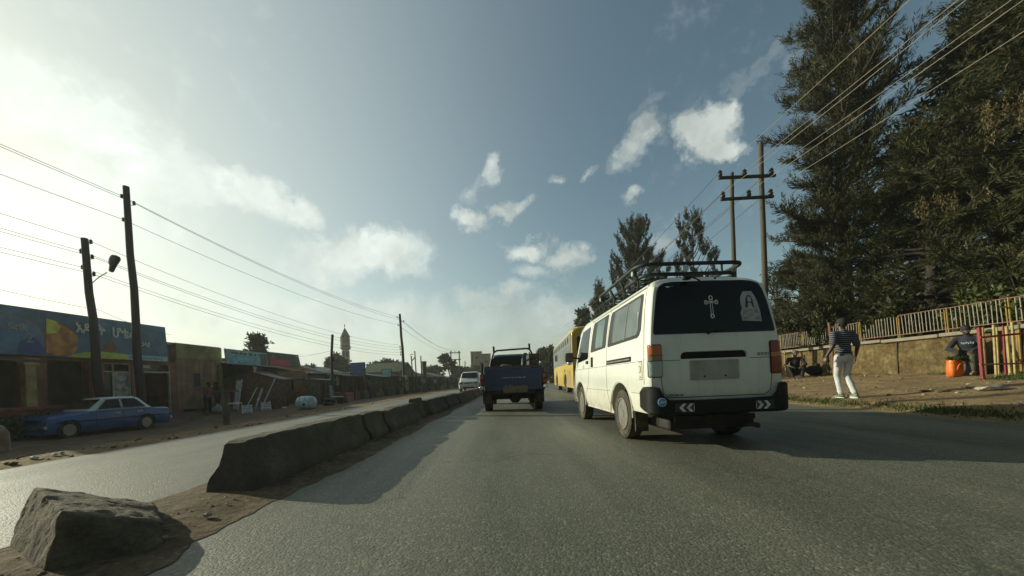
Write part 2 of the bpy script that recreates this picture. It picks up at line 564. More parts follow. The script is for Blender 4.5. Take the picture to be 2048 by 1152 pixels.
def asphalt(name, base, dust, gl=0.62):
    m, nt, b = new_mat(name)
    c = coords(nt, None, True)
    agg = noise_(nt, c, 170.0, 3, 0.75)
    vo = nd(nt, 'ShaderNodeTexVoronoi'); vo.inputs['Scale'].default_value = 75.0; lk(nt, c, vo.inputs['Vector'])
    vor = nd(nt, 'ShaderNodeTexVoronoi'); vor.inputs['Scale'].default_value = 75.0; lk(nt, c, vor.inputs['Vector'])
    stone = vo.outputs['Color']
    sx = nd(nt, 'ShaderNodeSeparateColor'); lk(nt, stone, sx.inputs[0])
    grain = ramp(nt, sx.outputs[0], [(0.0, 0.72), (0.55, 0.95), (0.88, 1.1), (1.0, 1.6)]).outputs[0]
    st = coords(nt, (1.1, 0.12, 1.0), True)
    tracks = noise_(nt, st, 1.1, 4, 0.6, 0.3)
    patch_ = noise_(nt, c, 0.55, 6, 0.62)
    col = ramp(nt, patch_, [(0.3, tuple(x * 0.8 for x in base)), (0.7, tuple(x * 1.2 for x in base))]).outputs[0]
    col = mixc(nt, ramp(nt, tracks, [(0.4, 0.0), (0.68, 0.85)]).outputs[0], col, dust)
    col = mixc(nt, 1.0, col, grain, 'MULTIPLY')
    col = mixc(nt, 0.8, col, ramp(nt, agg, [(0.3, 0.68), (0.5, 1.0), (0.72, 1.35)]).outputs[0], 'MULTIPLY')
    oil = noise_(nt, coords(nt, (1.0, 0.35, 1.0), True), 0.9, 7, 0.7, 0.8)
    col = mixc(nt, ramp(nt, oil, [(0.58, 0.0), (0.72, 0.38)]).outputs[0], col, tuple(x * 0.4 for x in base))
    # long meandering cracks
    cr = nd(nt, 'ShaderNodeTexVoronoi', feature='DISTANCE_TO_EDGE'); cr.inputs['Scale'].default_value = 0.42
    wv = nd(nt, 'ShaderNodeVectorMath', operation='ADD')
    nz = nd(nt, 'ShaderNodeTexNoise'); nz.inputs['Scale'].default_value = 1.6; nz.inputs['Detail'].default_value = 5; lk(nt, c, nz.inputs['Vector'])
    lk(nt, c, wv.inputs[0]); lk(nt, nz.outputs['Color'], wv.inputs[1]); lk(nt, wv.outputs[0], cr.inputs['Vector'])
    crack = ramp(nt, cr.outputs['Distance'], [(0.0, 0.25), (0.004, 0.25), (0.009, 0.0)]).outputs[0]
    col = mixc(nt, crack, col, tuple(x * 0.3 for x in base))
    lk(nt, col, b.inputs['Base Color'])
    lk(nt, ramp(nt, tracks, [(0.3, gl + 0.1), (0.7, gl - 0.08)]).outputs[0], b.inputs['Roughness'])
    b.inputs['Specular IOR Level'].default_value = 0.4
    h = math_(nt, 'ADD', math_(nt, 'MULTIPLY', vor.outputs['Distance'], -0.8), math_(nt, 'MULTIPLY', agg, 0.7))
    bump(nt, b, h, 0.5, 0.007)
    return m
ASPH = asphalt('worn_asphalt', (0.110, 0.114, 0.082), (0.185, 0.178, 0.128))
ASPH2 = asphalt('dusty_asphalt', (0.125, 0.122, 0.092), (0.20, 0.185, 0.135), 0.58)
def strip(name, xl, xr, z, m, jit=0.06, cols=14, y1=420):
    yy = [-12, -6, -3, -1, 0, 0.8] + [round(1.2 + 0.07 * i, 3) for i in range(150)]
    q = yy[-1]
    while q < y1:
        q += 0.12 + (q - 11) * 0.05
        yy.append(q)
    mb = MB()
    vs = []
    for q in yy:
        l = xl + jit * (mnoise.noise(Vector((q * 0.7, xl, 0))) + 0.7 * mnoise.noise(Vector((q * 2.6, xl, 5))) + 0.35 * mnoise.noise(Vector((q * 9, xl, 9))))
        r = xr + jit * (mnoise.noise(Vector((q * 0.7, xr, 0))) + 0.7 * mnoise.noise(Vector((q * 2.6, xr, 5))) + 0.35 * mnoise.noise(Vector((q * 9, xr, 9))))
        for i in range(cols + 1):
            vs.append((l + (r - l) * i / cols, q, z))
    n = cols + 1
    mb.add(vs, [(j*n+i, j*n+i+1, (j+1)*n+i+1, (j+1)*n+i) for j in range(len(yy)-1) for i in range(cols)])
    return tag(mb.build(name, m, fix=False), kind='structure')
strip('road', -2.15, 6.72, 0.0, ASPH, 0.07)
strip('service_road', -6.12, -2.55, 0.0, ASPH2, 0.07)
MED = dirt_mat('median_dust', (0.080, 0.062, 0.038), (0.145, 0.112, 0.068), (0.215, 0.168, 0.105), 0.8)
# loose earth banked up along the barrier, lying over the asphalt edge
mb = MB(); vs = []
yy = [-6, -3, 0, 0.6] + [round(1.0 + 0.06 * i, 3) for i in range(170)]
q = yy[-1]
while q < 120:
    q += 0.1 + (q - 11) * 0.04
    yy.append(q)
nx = 26
for q in yy:
    l = -2.86 + 0.12 * mnoise.noise(Vector((q * 0.8, 1, 0))) + 0.06 * mnoise.noise(Vector((q * 3, 1, 0)))
    r = -1.70 + 0.16 * mnoise.noise(Vector((q * 0.6, 4, 0))) + 0.08 * mnoise.noise(Vector((q * 3.2, 4, 0))) + 0.05 * mnoise.noise(Vector((q * 9, 4, 0))) + 0.03 * mnoise.noise(Vector((q * 25, 4, 0))) - 0.05
    for i in range(nx + 1):
        t = i / nx
        x = l + (r - l) * t
        hgt = math.sin(PI * t) ** 1.6
        vs.append((x, q, 0.004 + hgt * (0.022 + 0.014 * mnoise.noise(Vector((x * 2.5, q * 2.5, 0))) + 0.007 * mnoise.noise(Vector((x * 11, q * 11, 0))))))
mb.add(vs, [(j*(nx+1)+i, j*(nx+1)+i+1, (j+1)*(nx+1)+i+1, (j+1)*(nx+1)+i) for j in range(len(yy)-1) for i in range(nx)])
tag(mb.build('dirt_median', MED, fix=False), kind='structure')

# ------------------------------------------------------------------ stones and clods lying about: uncountable
STONE = mat('pale_stone', (0.30, 0.27, 0.21), 0.9, 0.35, 9, bmp=0.4)
CLOD = mat('earth_clod', (0.12, 0.085, 0.05), 0.95, 0.3, 9, bmp=0.4)
def pebble(mb, p, r, m=0, seed=0):
    rs = random.Random(seed)
    bm = bmesh.new()
    bmesh.ops.create_icosphere(bm, subdivisions=1, radius=r)
    sx, sy, sz = rs.uniform(0.7, 1.4), rs.uniform(0.7, 1.3), rs.uniform(0.4, 0.8)
    for v in bm.verts:
        k = rs.uniform(0.75, 1.2)
        v.co = Vector((v.co.x * sx * k, v.co.y * sy * k, v.co.z * sz * k))
    bm.verts.index_update()
    mb.add([v.co + Vector(p) for v in bm.verts], [[v.index for v in f.verts] for f in bm.faces], m)
    bm.free()
rs = random.Random(5)
mb = MB()
for i in range(520):
    x = 7.3 + 4.6 * rs.random(); y = 5.0 + 15 * rs.random() ** 1.3
    r = 0.012 + 0.035 * rs.random() ** 3
    pebble(mb, (x, y, ground_z(x, y) + r * 0.25), r, rs.choice((0, 1, 1)), i)
for i in range(260):
    x = -2.65 + 0.7 * rs.random(); y = 1.2 + 9 * rs.random() ** 1.5
    r = 0.006 + 0.014 * rs.random() ** 3
    pebble(mb, (x, y, 0.026), r, rs.choice((0, 1, 1)), 900 + i)
for i in range(320):
    y = 4 + 22 * rs.random() ** 1.4; x = -6.2 - 0.9 * rs.random()
    r = 0.010 + 0.03 * rs.random() ** 3
    pebble(mb, (x, y, ground_z(x, y) + r * 0.3), r, rs.choice((0, 1, 1, 1)), 2000 + i)
tag(mb.build('loose_stones', [STONE, CLOD], smooth=0), 'small pale stones and earth clods scattered on the dirt verges', 'stones', kind='stuff')

# grass along the foot of the bank
GRASS = leaf_mat('verge_grass', (0.035, 0.06, 0.012), (0.06, 0.10, 0.02), (0.12, 0.15, 0.04), 0.7, 0.3)
B, D, Ls = [], [], []
for i in range(11000):
    y = 3.0 + 26 * rs.random() ** 1.6
    k = mnoise.noise(Vector((y * 0.8, 2, 0)))
    if k + rs.uniform(-0.5, 0.5) < -0.25: continue
    x = 7.06 + rs.gauss(0, 0.09 + 0.03 * k) + 0.07 * mnoise.noise(Vector((y * 0.5, 7, 0)))
    B.append((x, y, ground_z(x, y) - 0.01)); D.append((rs.gauss(0, 0.5), rs.gauss(0, 0.5), 1)); Ls.append(rs.uniform(0.03, 0.10) * (1 + 0.6 * max(0, k)))
for i in range(2600):
    x, y = 10.6 + 1.4 * rs.random(), 6.4 + 1.6 * rs.random()
    B.append((x, y, ground_z(x, y) - 0.01)); D.append((rs.gauss(0, 0.6), rs.gauss(0, 0.6), 1)); Ls.append(rs.uniform(0.03, 0.11))
for i in range(2500):
    x = 11.75 + 0.25 * rs.random(); y = 6 + 16 * rs.random()
    if mnoise.noise(Vector((y, 3, 0))) < 0: continue
    B.append((x, y, ground_z(x, y) - 0.01)); D.append((rs.gauss(0, 0.6), rs.gauss(0, 0.6), 1)); Ls.append(rs.uniform(0.03, 0.12))
tag(blades('grass', B, D, Ls, 0.014, GRASS, seed=3), 'short green grass growing along the kerb bank and wall foot', 'grass', kind='stuff')

# ------------------------------------------------------------------ boulder
ROCK = None
def rock_mat():
    m, nt, b = new_mat('hewn_rock')
    c = coords(nt)
    n1 = noise_(nt, c, 7, 7, 0.65)
    n2 = noise_(nt, c, 45, 5, 0.7)
    base = ramp(nt, n1, [(0.3, (0.10, 0.08, 0.05)), (0.5, (0.20, 0.165, 0.105)), (0.72, (0.36, 0.30, 0.20))]).outputs[0]
    base = mixc(nt, 0.7, base, ramp(nt, n2, [(0.3, 0.5), (0.5, 1.0), (0.7, 1.5)]).outputs[0], 'MULTIPLY')
    lk(nt, base, b.inputs['Base Color'])
    b.inputs['Roughness'].default_value = 0.92
    h = math_(nt, 'ADD', math_(nt, 'MULTIPLY', noise_(nt, c, 16, 7, 0.7, 0.6), 1.4), n2)
    bump(nt, b, h, 1.0, 0.06)
    return m
ROCK = rock_mat()
def hull_rock(name, pts, cuts, amp, m, loc, seed=0, keep_low=True):
    bm = bmesh.new()
    for p in pts: bm.verts.new(Vector(p) - Vector(loc))
    bmesh.ops.convex_hull(bm, input=bm.verts)
    for v in [v for v in bm.verts if not v.link_faces]: bm.verts.remove(v)
    bmesh.ops.recalc_face_normals(bm, faces=bm.faces)
    me = bpy.data.meshes.new(name)
    bm.to_mesh(me); bm.free()
    o = bpy.data.objects.new(name, me)
    COL.objects.link(o)
    md = o.modifiers.new('r', 'REMESH'); md.mode = 'VOXEL'; md.voxel_size = amp * 0.28
    ms = o.modifiers.new('s', 'SMOOTH'); ms.iterations = 3; ms.factor = 0.5
    apply_mods(o)
    bm = bmesh.new(); bm.from_mesh(o.data)
    me = o.data
    bm.normal_update()
    for v in bm.verts:
        p = v.co * (0.12 / amp) * 1.0
        q = Vector((seed, seed, seed))
        d = mnoise.fractal(p * 1.6 + q, 0.7, 2.1, 6) * amp * 0.30 + (mnoise.noise(p * 5 + q)) * amp * 0.10
        v.co += v.normal * d
    bm.to_mesh(me); bm.free()
    me.materials.append(m)
    me.polygons.foreach_set('use_smooth', [True] * len(me.polygons))
    me.set_sharp_from_angle(angle=R(45))
    o.location = loc
    return o
pA, pB, pC, pD = W(70, 1172, 1.62), W(324, 1112, 1.88), W(326, 1046, 1.96), W(124, 1022, 1.72)
pE, pF, pG = W(68, 972, 2.12), W(14, 1096, 2.04), W(275, 1026, 2.30)
pE2 = W(100, 978, 2.16)
pts = [pA, pB, pC, pD, pE, pE2, pF, pG, (-2.6, 2.5, -0.02), (-2.85, 2.4, -0.02), (-2.42, 2.34, -0.02), (-2.42, 2.34, 0.12), (pB.x, pB.y, -0.02), (pA.x, pA.y, -0.02)]
o = hull_rock('boulder', pts, 4, 0.05, ROCK, (-2.35, 2.1, 0), 3)
tag(o, 'big rough hewn block of stone lying on the dirt median, cut face to the road', 'boulder')

# small stones one can point at
for (px, py, r, lab) in ((415, 1040, 0.035, 'single white stone on the bare dirt between boulder and barrier'),):
    a, b = ab(px, py); Y = -CH * F / b
    mb = MB(); pebble(mb, (0, 0, 0), r, 0, 4)
    tag(mb.build('stone', STONE, loc=(a / F * Y, Y, 0.035), smooth=0), lab, 'stone')

# ------------------------------------------------------------------ concrete barrier blocks
def conc_mat():
    m, nt, b = new_mat('shade_dark_concrete')
    c = coords(nt)
    n1 = noise_(nt, c, 3.0, 7, 0.68, 0.5)
    n2 = noise_(nt, c, 38, 5, 0.7)
    base = ramp(nt, n1, [(0.3, (0.045, 0.040, 0.030)), (0.55, (0.085, 0.074, 0.054)), (0.78, (0.15, 0.13, 0.095))]).outputs[0]
    base = mixc(nt, 0.65, base, ramp(nt, n2, [(0.3, 0.55), (0.5, 1.0), (0.7, 1.4)]).outputs[0], 'MULTIPLY')
    lk(nt, base, b.inputs['Base Color'])
    b.inputs['Roughness'].default_value = 0.93
    bump(nt, b, math_(nt, 'ADD', math_(nt, 'MULTIPLY', noise_(nt, c, 12, 7, 0.7), 1.5), n2), 0.7, 0.02)
    return m
CONC = conc_mat()  # base tones lowered throughout to carry the shade on the barrier face
def barrier(y0, y1, xc, h, seed, slant, label, tilt=0.0):
    L = y1 - y0
    half = [(0.205, 0.0), (0.205, 0.09), (0.19, 0.13), (0.125, 0.23), (0.105, h * 0.75), (0.098, h - 0.018), (0.08, h)]
    loop0 = [(-x, z) for x, z in half] + [(x, z) for x, z in reversed(half)]
    loop = []
    for i, p in enumerate(loop0):
        q = loop0[(i + 1) % len(loop0)]
        k = max(1, int(math.hypot(q[0]-p[0], q[1]-p[1]) / 0.05))
        for j in range(k): loop.append((p[0] + (q[0]-p[0]) * j / k, p[1] + (q[1]-p[1]) * j / k))
    n = max(8, int(L / (0.05 if y0 < 8 else 0.15)))
    loops = []
    for i in range(n + 1):
        t = i / n
        ring = []
        for (x, z) in loop:
            e0 = slant * (z / h) ** 0.8 * (1 - t) ** 8 * 0.45
            yy = t * L + e0
            q = Vector((x * 2 + seed, yy * 2, z * 2))
            d = 0.012 * mnoise.noise(q * 1.6) + 0.010 * mnoise.noise(q * 4.5) + 0.006 * mnoise.noise(q * 12)
            endr = 0.012 * max(0, 1 - min(t, 1 - t) * L / 0.05)
            k = 1 + (d - endr * (0.5 + 0.8 * z / h)) / max(0.12, math.hypot(x, z - h * 0.4))
            chip = max(0, mnoise.noise(Vector((yy * 1.7, seed, 3)))) * 0.05 * (1 if z > h * 0.85 else 0)
            ring.append(Vector((x * k, yy, max(-0.02, (z - h * 0.4) * k + h * 0.4 - chip if z > 0.01 else z - 0.01))))
        loops.append(ring)
    mb = MB(); mb.loft(loops)
    o = mb.build('concrete_barrier', CONC, loc=(xc, y0, 0.0), rot=(0, 0, tilt), smooth=40)
    return tag(o, label, 'barrier', 'concrete barrier blocks along the median')
bar = [
    (2.83, 5.15, -2.32, 0.43, 1.3, 0.18, 0.004, 'first and nearest barrier block, broken foot sticking out towards the boulder'),
    (5.20, 5.85, -2.30, 0.425, 4.1, 0.0, -0.01, 'short barrier block right behind the nearest long one'),
    (5.92, 8.0, -2.28, 0.415, 7.7, 0.0, 0.012, 'long grey barrier block, third in the row behind the short one'),
    (8.12, 8.75, -2.33, 0.50, 9.2, 0.12, 0.05, 'raised lump-topped barrier block standing above the row'),
    (8.85, 11.0, -2.24, 0.42, 12.4, 0.0, -0.006, 'barrier block just past the raised lump-topped one'),
    (11.06, 13.3, -2.20, 0.425, 15.0, 0.0, 0.008, 'sixth barrier block, beside the rear of the blue pickup'),
    (13.36, 15.6, -2.18, 0.41, 18.0, 0.0, -0.008, 'barrier block beside the cab of the blue pickup'),
    (15.66, 18.0, -2.16, 0.43, 21.0, 0.0, 0.006, 'barrier block seen past the left tail light of the pickup'),
    (18.06, 20.5, -2.12, 0.42, 24.0, 0.0, 0.0, 'barrier block before the oncoming white minivan, third from the far end'),
    (20.56, 23.0, -2.10, 0.42, 27.0, 0.0, 0.004, 'barrier block before the oncoming white minivan, second from the far end'),
    (23.06, 26.0, -2.06, 0.42, 29.0, 0.0, 0.0, 'farthest barrier block, at the oncoming white minivan'),
]
for (a, b_, xc, h, sd_, sl_, tl, lab) in bar:
    barrier(a, b_, xc, h, sd_, sl_, lab, tl)
# ================================================================== shared vehicle materials
RUBBER = mat('tyre_rubber', (0.028, 0.026, 0.022), 0.85, 0.3, 14, dirt=(0.16, 0.125, 0.075), dirt_amt=0.75, bmp=0.2)
TYRE_DUSTY = mat('dusty_tyre_rubber', (0.042, 0.037, 0.024), 0.9, 0.3, 14, dirt=(0.11, 0.09, 0.052), dirt_amt=0.8, bmp=0.2)
BLACKP = mat('black_plastic', (0.010, 0.010, 0.010), 0.5, 0.3, 8, dirt=(0.035, 0.03, 0.022), dirt_amt=0.3, bmp=0.05, spec=0.2)
UNDER = mat('greasy_underbody_rim_shade', (0.02, 0.018, 0.015), 0.85, 0.4, 8, dirt=(0.09, 0.07, 0.045), dirt_amt=0.5)
CHROME = mat('dull_chrome', (0.55, 0.55, 0.52), 0.3, 0.15, 12, met=0.9, bmp=0.02)
RIMM = mat('painted_steel_rim', (0.20, 0.20, 0.175), 0.5, 0.2, 10, met=0.3, dirt=(0.14, 0.11, 0.07), dirt_amt=0.7)
SEAL = mat('rubber_seal', (0.015, 0.015, 0.015), 0.6, 0.2, 10, bmp=0)
def glass_mat(name, tint, rough=0.03, var=0.2):
    if name in MATS: return MATS[name]
    m, nt, b = new_mat(name)
    c = coords(nt)
    n = noise_(nt, c, 3.0, 5)
    lk(nt, ramp(nt, n, [(0.3, tuple(x * (1 - var) for x in tint)), (0.7, tuple(x * (1 + var) for x in tint))]).outputs[0], b.inputs['Base Color'])
    lk(nt, ramp(nt, n, [(0.35, rough), (0.75, rough + 0.07)]).outputs[0], b.inputs['Roughness'])
    b.inputs['IOR'].default_value = 1.5
    b.inputs['Specular IOR Level'].default_value = 0.4
    MATS[name] = m
    return m
GLASS_DK = glass_mat('dark_window_glass', (0.006, 0.0075, 0.0075))
GLASS_SIDE = glass_mat('dusty_window_glass', (0.10, 0.12, 0.11), 0.05, 0.3)
WHITE_ST = mat('white_sticker', (0.62, 0.62, 0.58), 0.6, 0.15, 20, bmp=0)
GREY_ST = mat('grey_print', (0.25, 0.26, 0.26), 0.6, 0.25, 20, bmp=0)
DARK_ST = mat('dark_print', (0.03, 0.03, 0.035), 0.6, 0.2, 20, bmp=0)
def lens(name, col, rough=0.18):
    if name in MATS: return MATS[name]
    m, nt, b = new_mat(name)
    c = coords(nt, (1, 1, 60))
    w = nd(nt, 'ShaderNodeTexWave', wave_type='BANDS', bands_direction='Z'); w.inputs['Scale'].default_value = 1.0
    lk(nt, c, w.inputs['Vector'])
    lk(nt, ramp(nt, w.outputs['Fac'], [(0, tuple(x * 0.7 for x in col)), (1, col)]).outputs[0], b.inputs['Base Color'])
    b.inputs['Roughness'].default_value = rough
    b.inputs['Coat Weight'].default_value = 0.5
    MATS[name] = m
    return m
L_AMBER = lens('faded_amber_lens', (0.55, 0.14, 0.035))
L_RED = lens('red_lens', (0.25, 0.02, 0.012))
L_OLIVE = lens('smoky_lens', (0.26, 0.19, 0.06))
L_CLEAR = lens('clear_lens', (0.42, 0.50, 0.50))

def wheel(parent, loc, r, w, side, tyre_m=None, rim_m=None, spokes=8, name='wheel'):
    """wheel whose outer face looks along side * x"""
    e = bpy.data.objects.new(name, None); COL.objects.link(e); e.parent = parent; e.location = loc
    rr = r * 0.63
    h = w / 2
    t = MB()
    prof = [(rr, -h * 0.85), (r * 0.88, -h), (r * 0.97, -h * 0.85), (r, -h * 0.6), (r, h * 0.6), (r * 0.97, h * 0.85), (r * 0.88, h), (rr, h * 0.85)]
    t.lathe(prof, (0, 0, 0), 'x', 36)
    # tread grooves as raised shoulder blocks
    for k in range(36):
        a = 2 * PI * k / 36
        for sx in (-1, 1):
            t.box((sx * h * 0.72, math.cos(a) * r * 0.995, math.sin(a) * r * 0.995), (h * 0.42, r * 0.10, r * 0.035), 0, Matrix.Rotation(a - PI / 2, 3, 'X'))
    t.build('tyre', tyre_m or RUBBER, e, smooth=35)
    d = MB()
    s = side
    d.lathe([(rr * 1.02, s * h * 0.86), (rr * 1.02, s * h * 0.99), (rr * 0.94, s * h * 1.0), (rr * 0.88, s * h * 0.45), (rr * 0.80, s * h * 0.35)], (0, 0, 0), 'x', 30)
    d.lathe([(rr * 0.80, s * h * 0.352), (rr * 0.66, s * h * 0.30), (rr * 0.62, s * h * 0.32)], (0, 0, 0), 'x', 30, 2)  # dark rings here and round the hub paint in the recess shade
    d.lathe([(rr * 0.64, s * h * 0.30), (rr * 0.60, s * h * 0.62), (rr * 0.50, s * h * 0.66), (rr * 0.42, s * h * 0.5)], (0, 0, 0), 'x', 30)
    d.lathe([(rr * 0.43, s * h * 0.5), (rr * 0.30, s * h * 0.45), (rr * 0.26, s * h * 0.5)], (0, 0, 0), 'x', 30, 2)
    d.lathe([(rr * 0.27, s * h * 0.45), (rr * 0.24, s * h * 0.9), (0.01, s * h * 0.93)], (0, 0, 0), 'x', 24)
    for k in range(spokes):
        a = 2 * PI * k / spokes
        d.lathe([(rr * 0.085, s * h * 0.70), (rr * 0.085, s * h * 0.745), (0.001, s * h * 0.745)], (0, math.cos(a) * rr * 0.50, math.sin(a) * rr * 0.50), 'x', 8, 1)
        d.lathe([(rr * 0.06, s * h * 0.58), (rr * 0.06, s * h * 0.70), (0.001, s * h * 0.72)], (0, math.cos(a + 0.3) * rr * 0.33, math.sin(a + 0.3) * rr * 0.33), 'x', 6, 0)
    d.build('rim', [rim_m or RIMM, BLACKP, UNDER], e, smooth=35)
    return e

def cut_boxes(body, cutters):
    """subtract cutter meshes (MB) from a body object"""
    objs = []
    for i, c in enumerate(cutters):
        o = c.build('cutter', [], body.parent, smooth=0)
        objs.append(o)
        md = body.modifiers.new('cut', 'BOOLEAN'); md.operation = 'DIFFERENCE'; md.solver = 'EXACT'; md.object = o
    apply_mods(body)
    for o in objs: bpy.data.objects.remove(o)
    body.data.polygons.foreach_set('use_smooth', [True] * len(body.data.polygons))
    body.data.set_sharp_from_angle(angle=R(32))
    return body

def body_paint(name, col, dirtcol, zlo=0.3, zhi=0.75, coat=0.35, rough=0.42, var=0.06):
    """vehicle paint with road dirt thrown up along the sills"""
    m, nt, b = new_mat(name)
    c = coords(nt)
    n1 = noise_(nt, c, 2.2, 5)
    n2 = noise_(nt, c, 5.0, 7, 0.7, 0.3)
    base = ramp(nt, n1, [(0.3, tuple(x * (1 - var) for x in col)), (0.7, tuple(min(1, x * (1 + var)) for x in col))]).outputs[0]
    sz = nd(nt, 'ShaderNodeSeparateXYZ'); lk(nt, c, sz.inputs[0])
    lowf = nd(nt, 'ShaderNodeMapRange'); lowf.inputs['From Min'].default_value = zhi; lowf.inputs['From Max'].default_value = zlo
    lk(nt, sz.outputs['Z'], lowf.inputs['Value'])
    f = math_(nt, 'MULTIPLY', lowf.outputs[0], ramp(nt, n2, [(0.35, 0.15), (0.7, 0.9)]).outputs[0], True)
    base = mixc(nt, f, base, dirtcol)
    n3 = noise_(nt, coords(nt, (3, 3, 0.35)), 4.0, 6, 0.7)
    base = mixc(nt, ramp(nt, n3, [(0.5, 0.0), (0.75, 0.22)]).outputs[0], base, dirtcol)
    lk(nt, base, b.inputs['Base Color'])
    lk(nt, math_(nt, 'ADD', math_(nt, 'MULTIPLY', f, 0.4), rough, True), b.inputs['Roughness'])
    b.inputs['Coat Weight'].default_value = coat
    b.inputs['Coat Roughness'].default_value = 0.12
    bump(nt, b, noise_(nt, c, 6, 2), 0.03, 0.02)
    return m

# ================================================================== white minibus
van = empty('minibus', (2.255, 3.855, 0), R(2.0), 'white minibus with dark rear window and green roof rack, seen from behind', 'minibus')
van.scale = (0.905, 1.0, 1.012)
VWHITE = body_paint('minibus_paint', (0.68, 0.71, 0.64), (0.33, 0.24, 0.13), 0.28, 0.85, 0.3, 0.4)
PROF = [(0.30, 0.790), (0.36, 0.815), (0.46, 0.838), (0.62, 0.845), (0.80, 0.846), (0.97, 0.846), (1.00, 0.838), (1.16, 0.832), (1.30, 0.818), (1.45, 0.795), (1.60, 0.768), (1.72, 0.742), (1.80, 0.715), (1.85, 0.685), (1.89, 0.63), (1.92, 0.54), (1.94, 0.40), (1.95, 0.2)]
def vw(z):
    return lerp_pts(PROF, z)
def yrear(z):
    return lerp_pts([(0.3, 0.03), (0.55, 0.0), (1.0, 0.0), (1.25, 0.012), (1.6, 0.05), (1.80, 0.085), (1.86, 0.12), (1.90, 0.17), (1.95, 0.26)], z)
def vtop(y):
    return lerp_pts([(0, 1.95), (3.1, 1.95), (3.4, 1.90), (3.65, 1.72), (3.95, 1.30), (4.15, 1.02), (4.3, 0.93), (4.38, 0.80)], y)
def vwid(y):
    return lerp_pts([(0, 0.955), (0.015, 0.972), (0.04, 0.986), (0.08, 0.995), (0.14, 1.0), (3.4, 1.0), (3.9, 0.975), (4.2, 0.92), (4.38, 0.84)], y)
loops = []
ysec = [0, 0.015, 0.04, 0.08, 0.14, 0.3, 0.5, 0.7, 0.9, 1.1, 1.3, 1.6, 1.9, 2.2, 2.5, 2.8, 3.0, 3.2, 3.4, 3.55, 3.7, 3.85, 4.0, 4.15, 4.28, 4.38]
for y in ysec:
    k = (vtop(y) - 0.3) / 1.65
    ring = []
    f = max(0, 1 - y / 0.5)
    rin = lerp_pts([(0, 0.03), (0.04, 0.008), (0.08, 0.0)], y)
    P = [(z, w) for z, w in PROF]
    for z, w in P:
        ring.append(Vector((-w * vwid(y), y + yrear(z) * f, 0.3 + (z - 0.3) * k - (rin if z > 1.84 else 0))))
    for z, w in reversed(P):
        ring.append(Vector((w * vwid(y), y + yrear(z) * f, 0.3 + (z - 0.3) * k - (rin if z > 1.84 else 0))))
    loops.append(ring)
mb = MB()
mb.loft(loops, caps=False)
n = len(PROF); nl = len(loops)
def capstrip(base, flip):
    fs = []
    for i in range(n - 1):
        q = (base + i, base + i + 1, base + 2 * n - 2 - i, base + 2 * n - 1 - i)
        fs.append(q if not flip else q[::-1])
    return fs
mb.f += capstrip(0, False); mb.m += [0] * (n - 1)
mb.f += capstrip((nl - 1) * 2 * n, True); mb.m += [0] * (n - 1)
body = mb.build('body', [VWHITE], van, smooth=32)
WR, RY, FY = 0.325, 0.92, 3.27
cuts = []
for yy in (RY, FY):
    for s in (-1, 1):
        c = MB(); c.lathe([(0.405, -0.2), (0.405, 0.2)], (s * 0.78, yy, 0.335), 'x', 40); cuts.append(c)
        c = MB(); c.b2((s * 0.58, yy - 0.395, 0.1), (s * 0.98, yy + 0.395, 0.335)); cuts.append(c)
# the handle recess and the plate bay pressed into the tailgate
c = MB(); c.b2((-1.0, -0.3, 0.0), (1.0, 0.56, 0.40)); cuts.append(c)
c = MB(); c.prism(rrect(-0.44, 0.985, 0.40, 1.065, [0.01, 0.06, 0.06, 0.01]), lambda u, v, d: Vector((u, d, v)), -0.1, 0.03); cuts.append(c)
cut_boxes(body, cuts)
VP = van
def rear_f(u, v, off):
    return Vector((u, yrear(v) * 1.0 - 0.0 - off, v))
def side_f(sgn):
    def f(u, v, off):
        k = (vtop(u) - 0.3) / 1.65
        zz = 0.3 + (v - 0.3) / max(k, 0.5)
        return Vector((sgn * (vw(zz) * vwid(u) + off), u, v))
    return f
# rear window
out = dense([(-0.735, 1.27), (0.735, 1.27), (0.745, 1.29), (0.735, 1.36), (0.69, 1.60), (0.655, 1.74), (0.62, 1.80), (0.55, 1.835), (0.45, 1.848), (0, 1.855), (-0.45, 1.848), (-0.55, 1.835), (-0.62, 1.80), (-0.655, 1.74), (-0.69, 1.60), (-0.735, 1.36), (-0.745, 1.29)], 0.05)
mb = MB(); mb.patch(out, rear_f, 0.006, 5)
rw = mb.build('rear_window', GLASS_DK, VP, smooth=40)
big = [(u * 1.017, 1.56 + (v - 1.56) * 1.03) for u, v in out]
mb = MB(); mb.patch(big, rear_f, 0.003, 5); mb.build('seal', SEAL, rw, smooth=40)
# cross sticker
mb = MB()
def rect(u0, v0, u1, v1): return [(u0, v0), (u1, v0), (u1, v1), (u0, v1)]
fst = lambda u, v, o: rear_f(u, v, o + 0.007)
cx, cz = -0.005, 1.565
def ring_o(c, r0, r1, n=20, f=None, th=0.002, mb=None, m=0, sx=1.0):
    a = [(c[0] + r1 * sx * math.cos(2*PI*k/n), c[1] + r1 * math.sin(2*PI*k/n)) for k in range(n)]
    b = [(c[0] + r0 * sx * math.cos(2*PI*k/n), c[1] + r0 * math.sin(2*PI*k/n)) for k in range(n)]
    vs = [f(u, v, th) for u, v in a] + [f(u, v, th) for u, v in b] + [f(u, v, 0) for u, v in a] + [f(u, v, 0) for u, v in b]
    fs = []
    for k in range(n):
        k2 = (k + 1) % n
        fs += [(k, k2, n + k2, n + k), (2*n + k, 3*n + k, 3*n + k2, 2*n + k2), (k, 2*n + k, 2*n + k2, k2), (n + k, n + k2, 3*n + k2, 3*n + k)]
    mb.add(vs, fs, m)
tl = 0.035
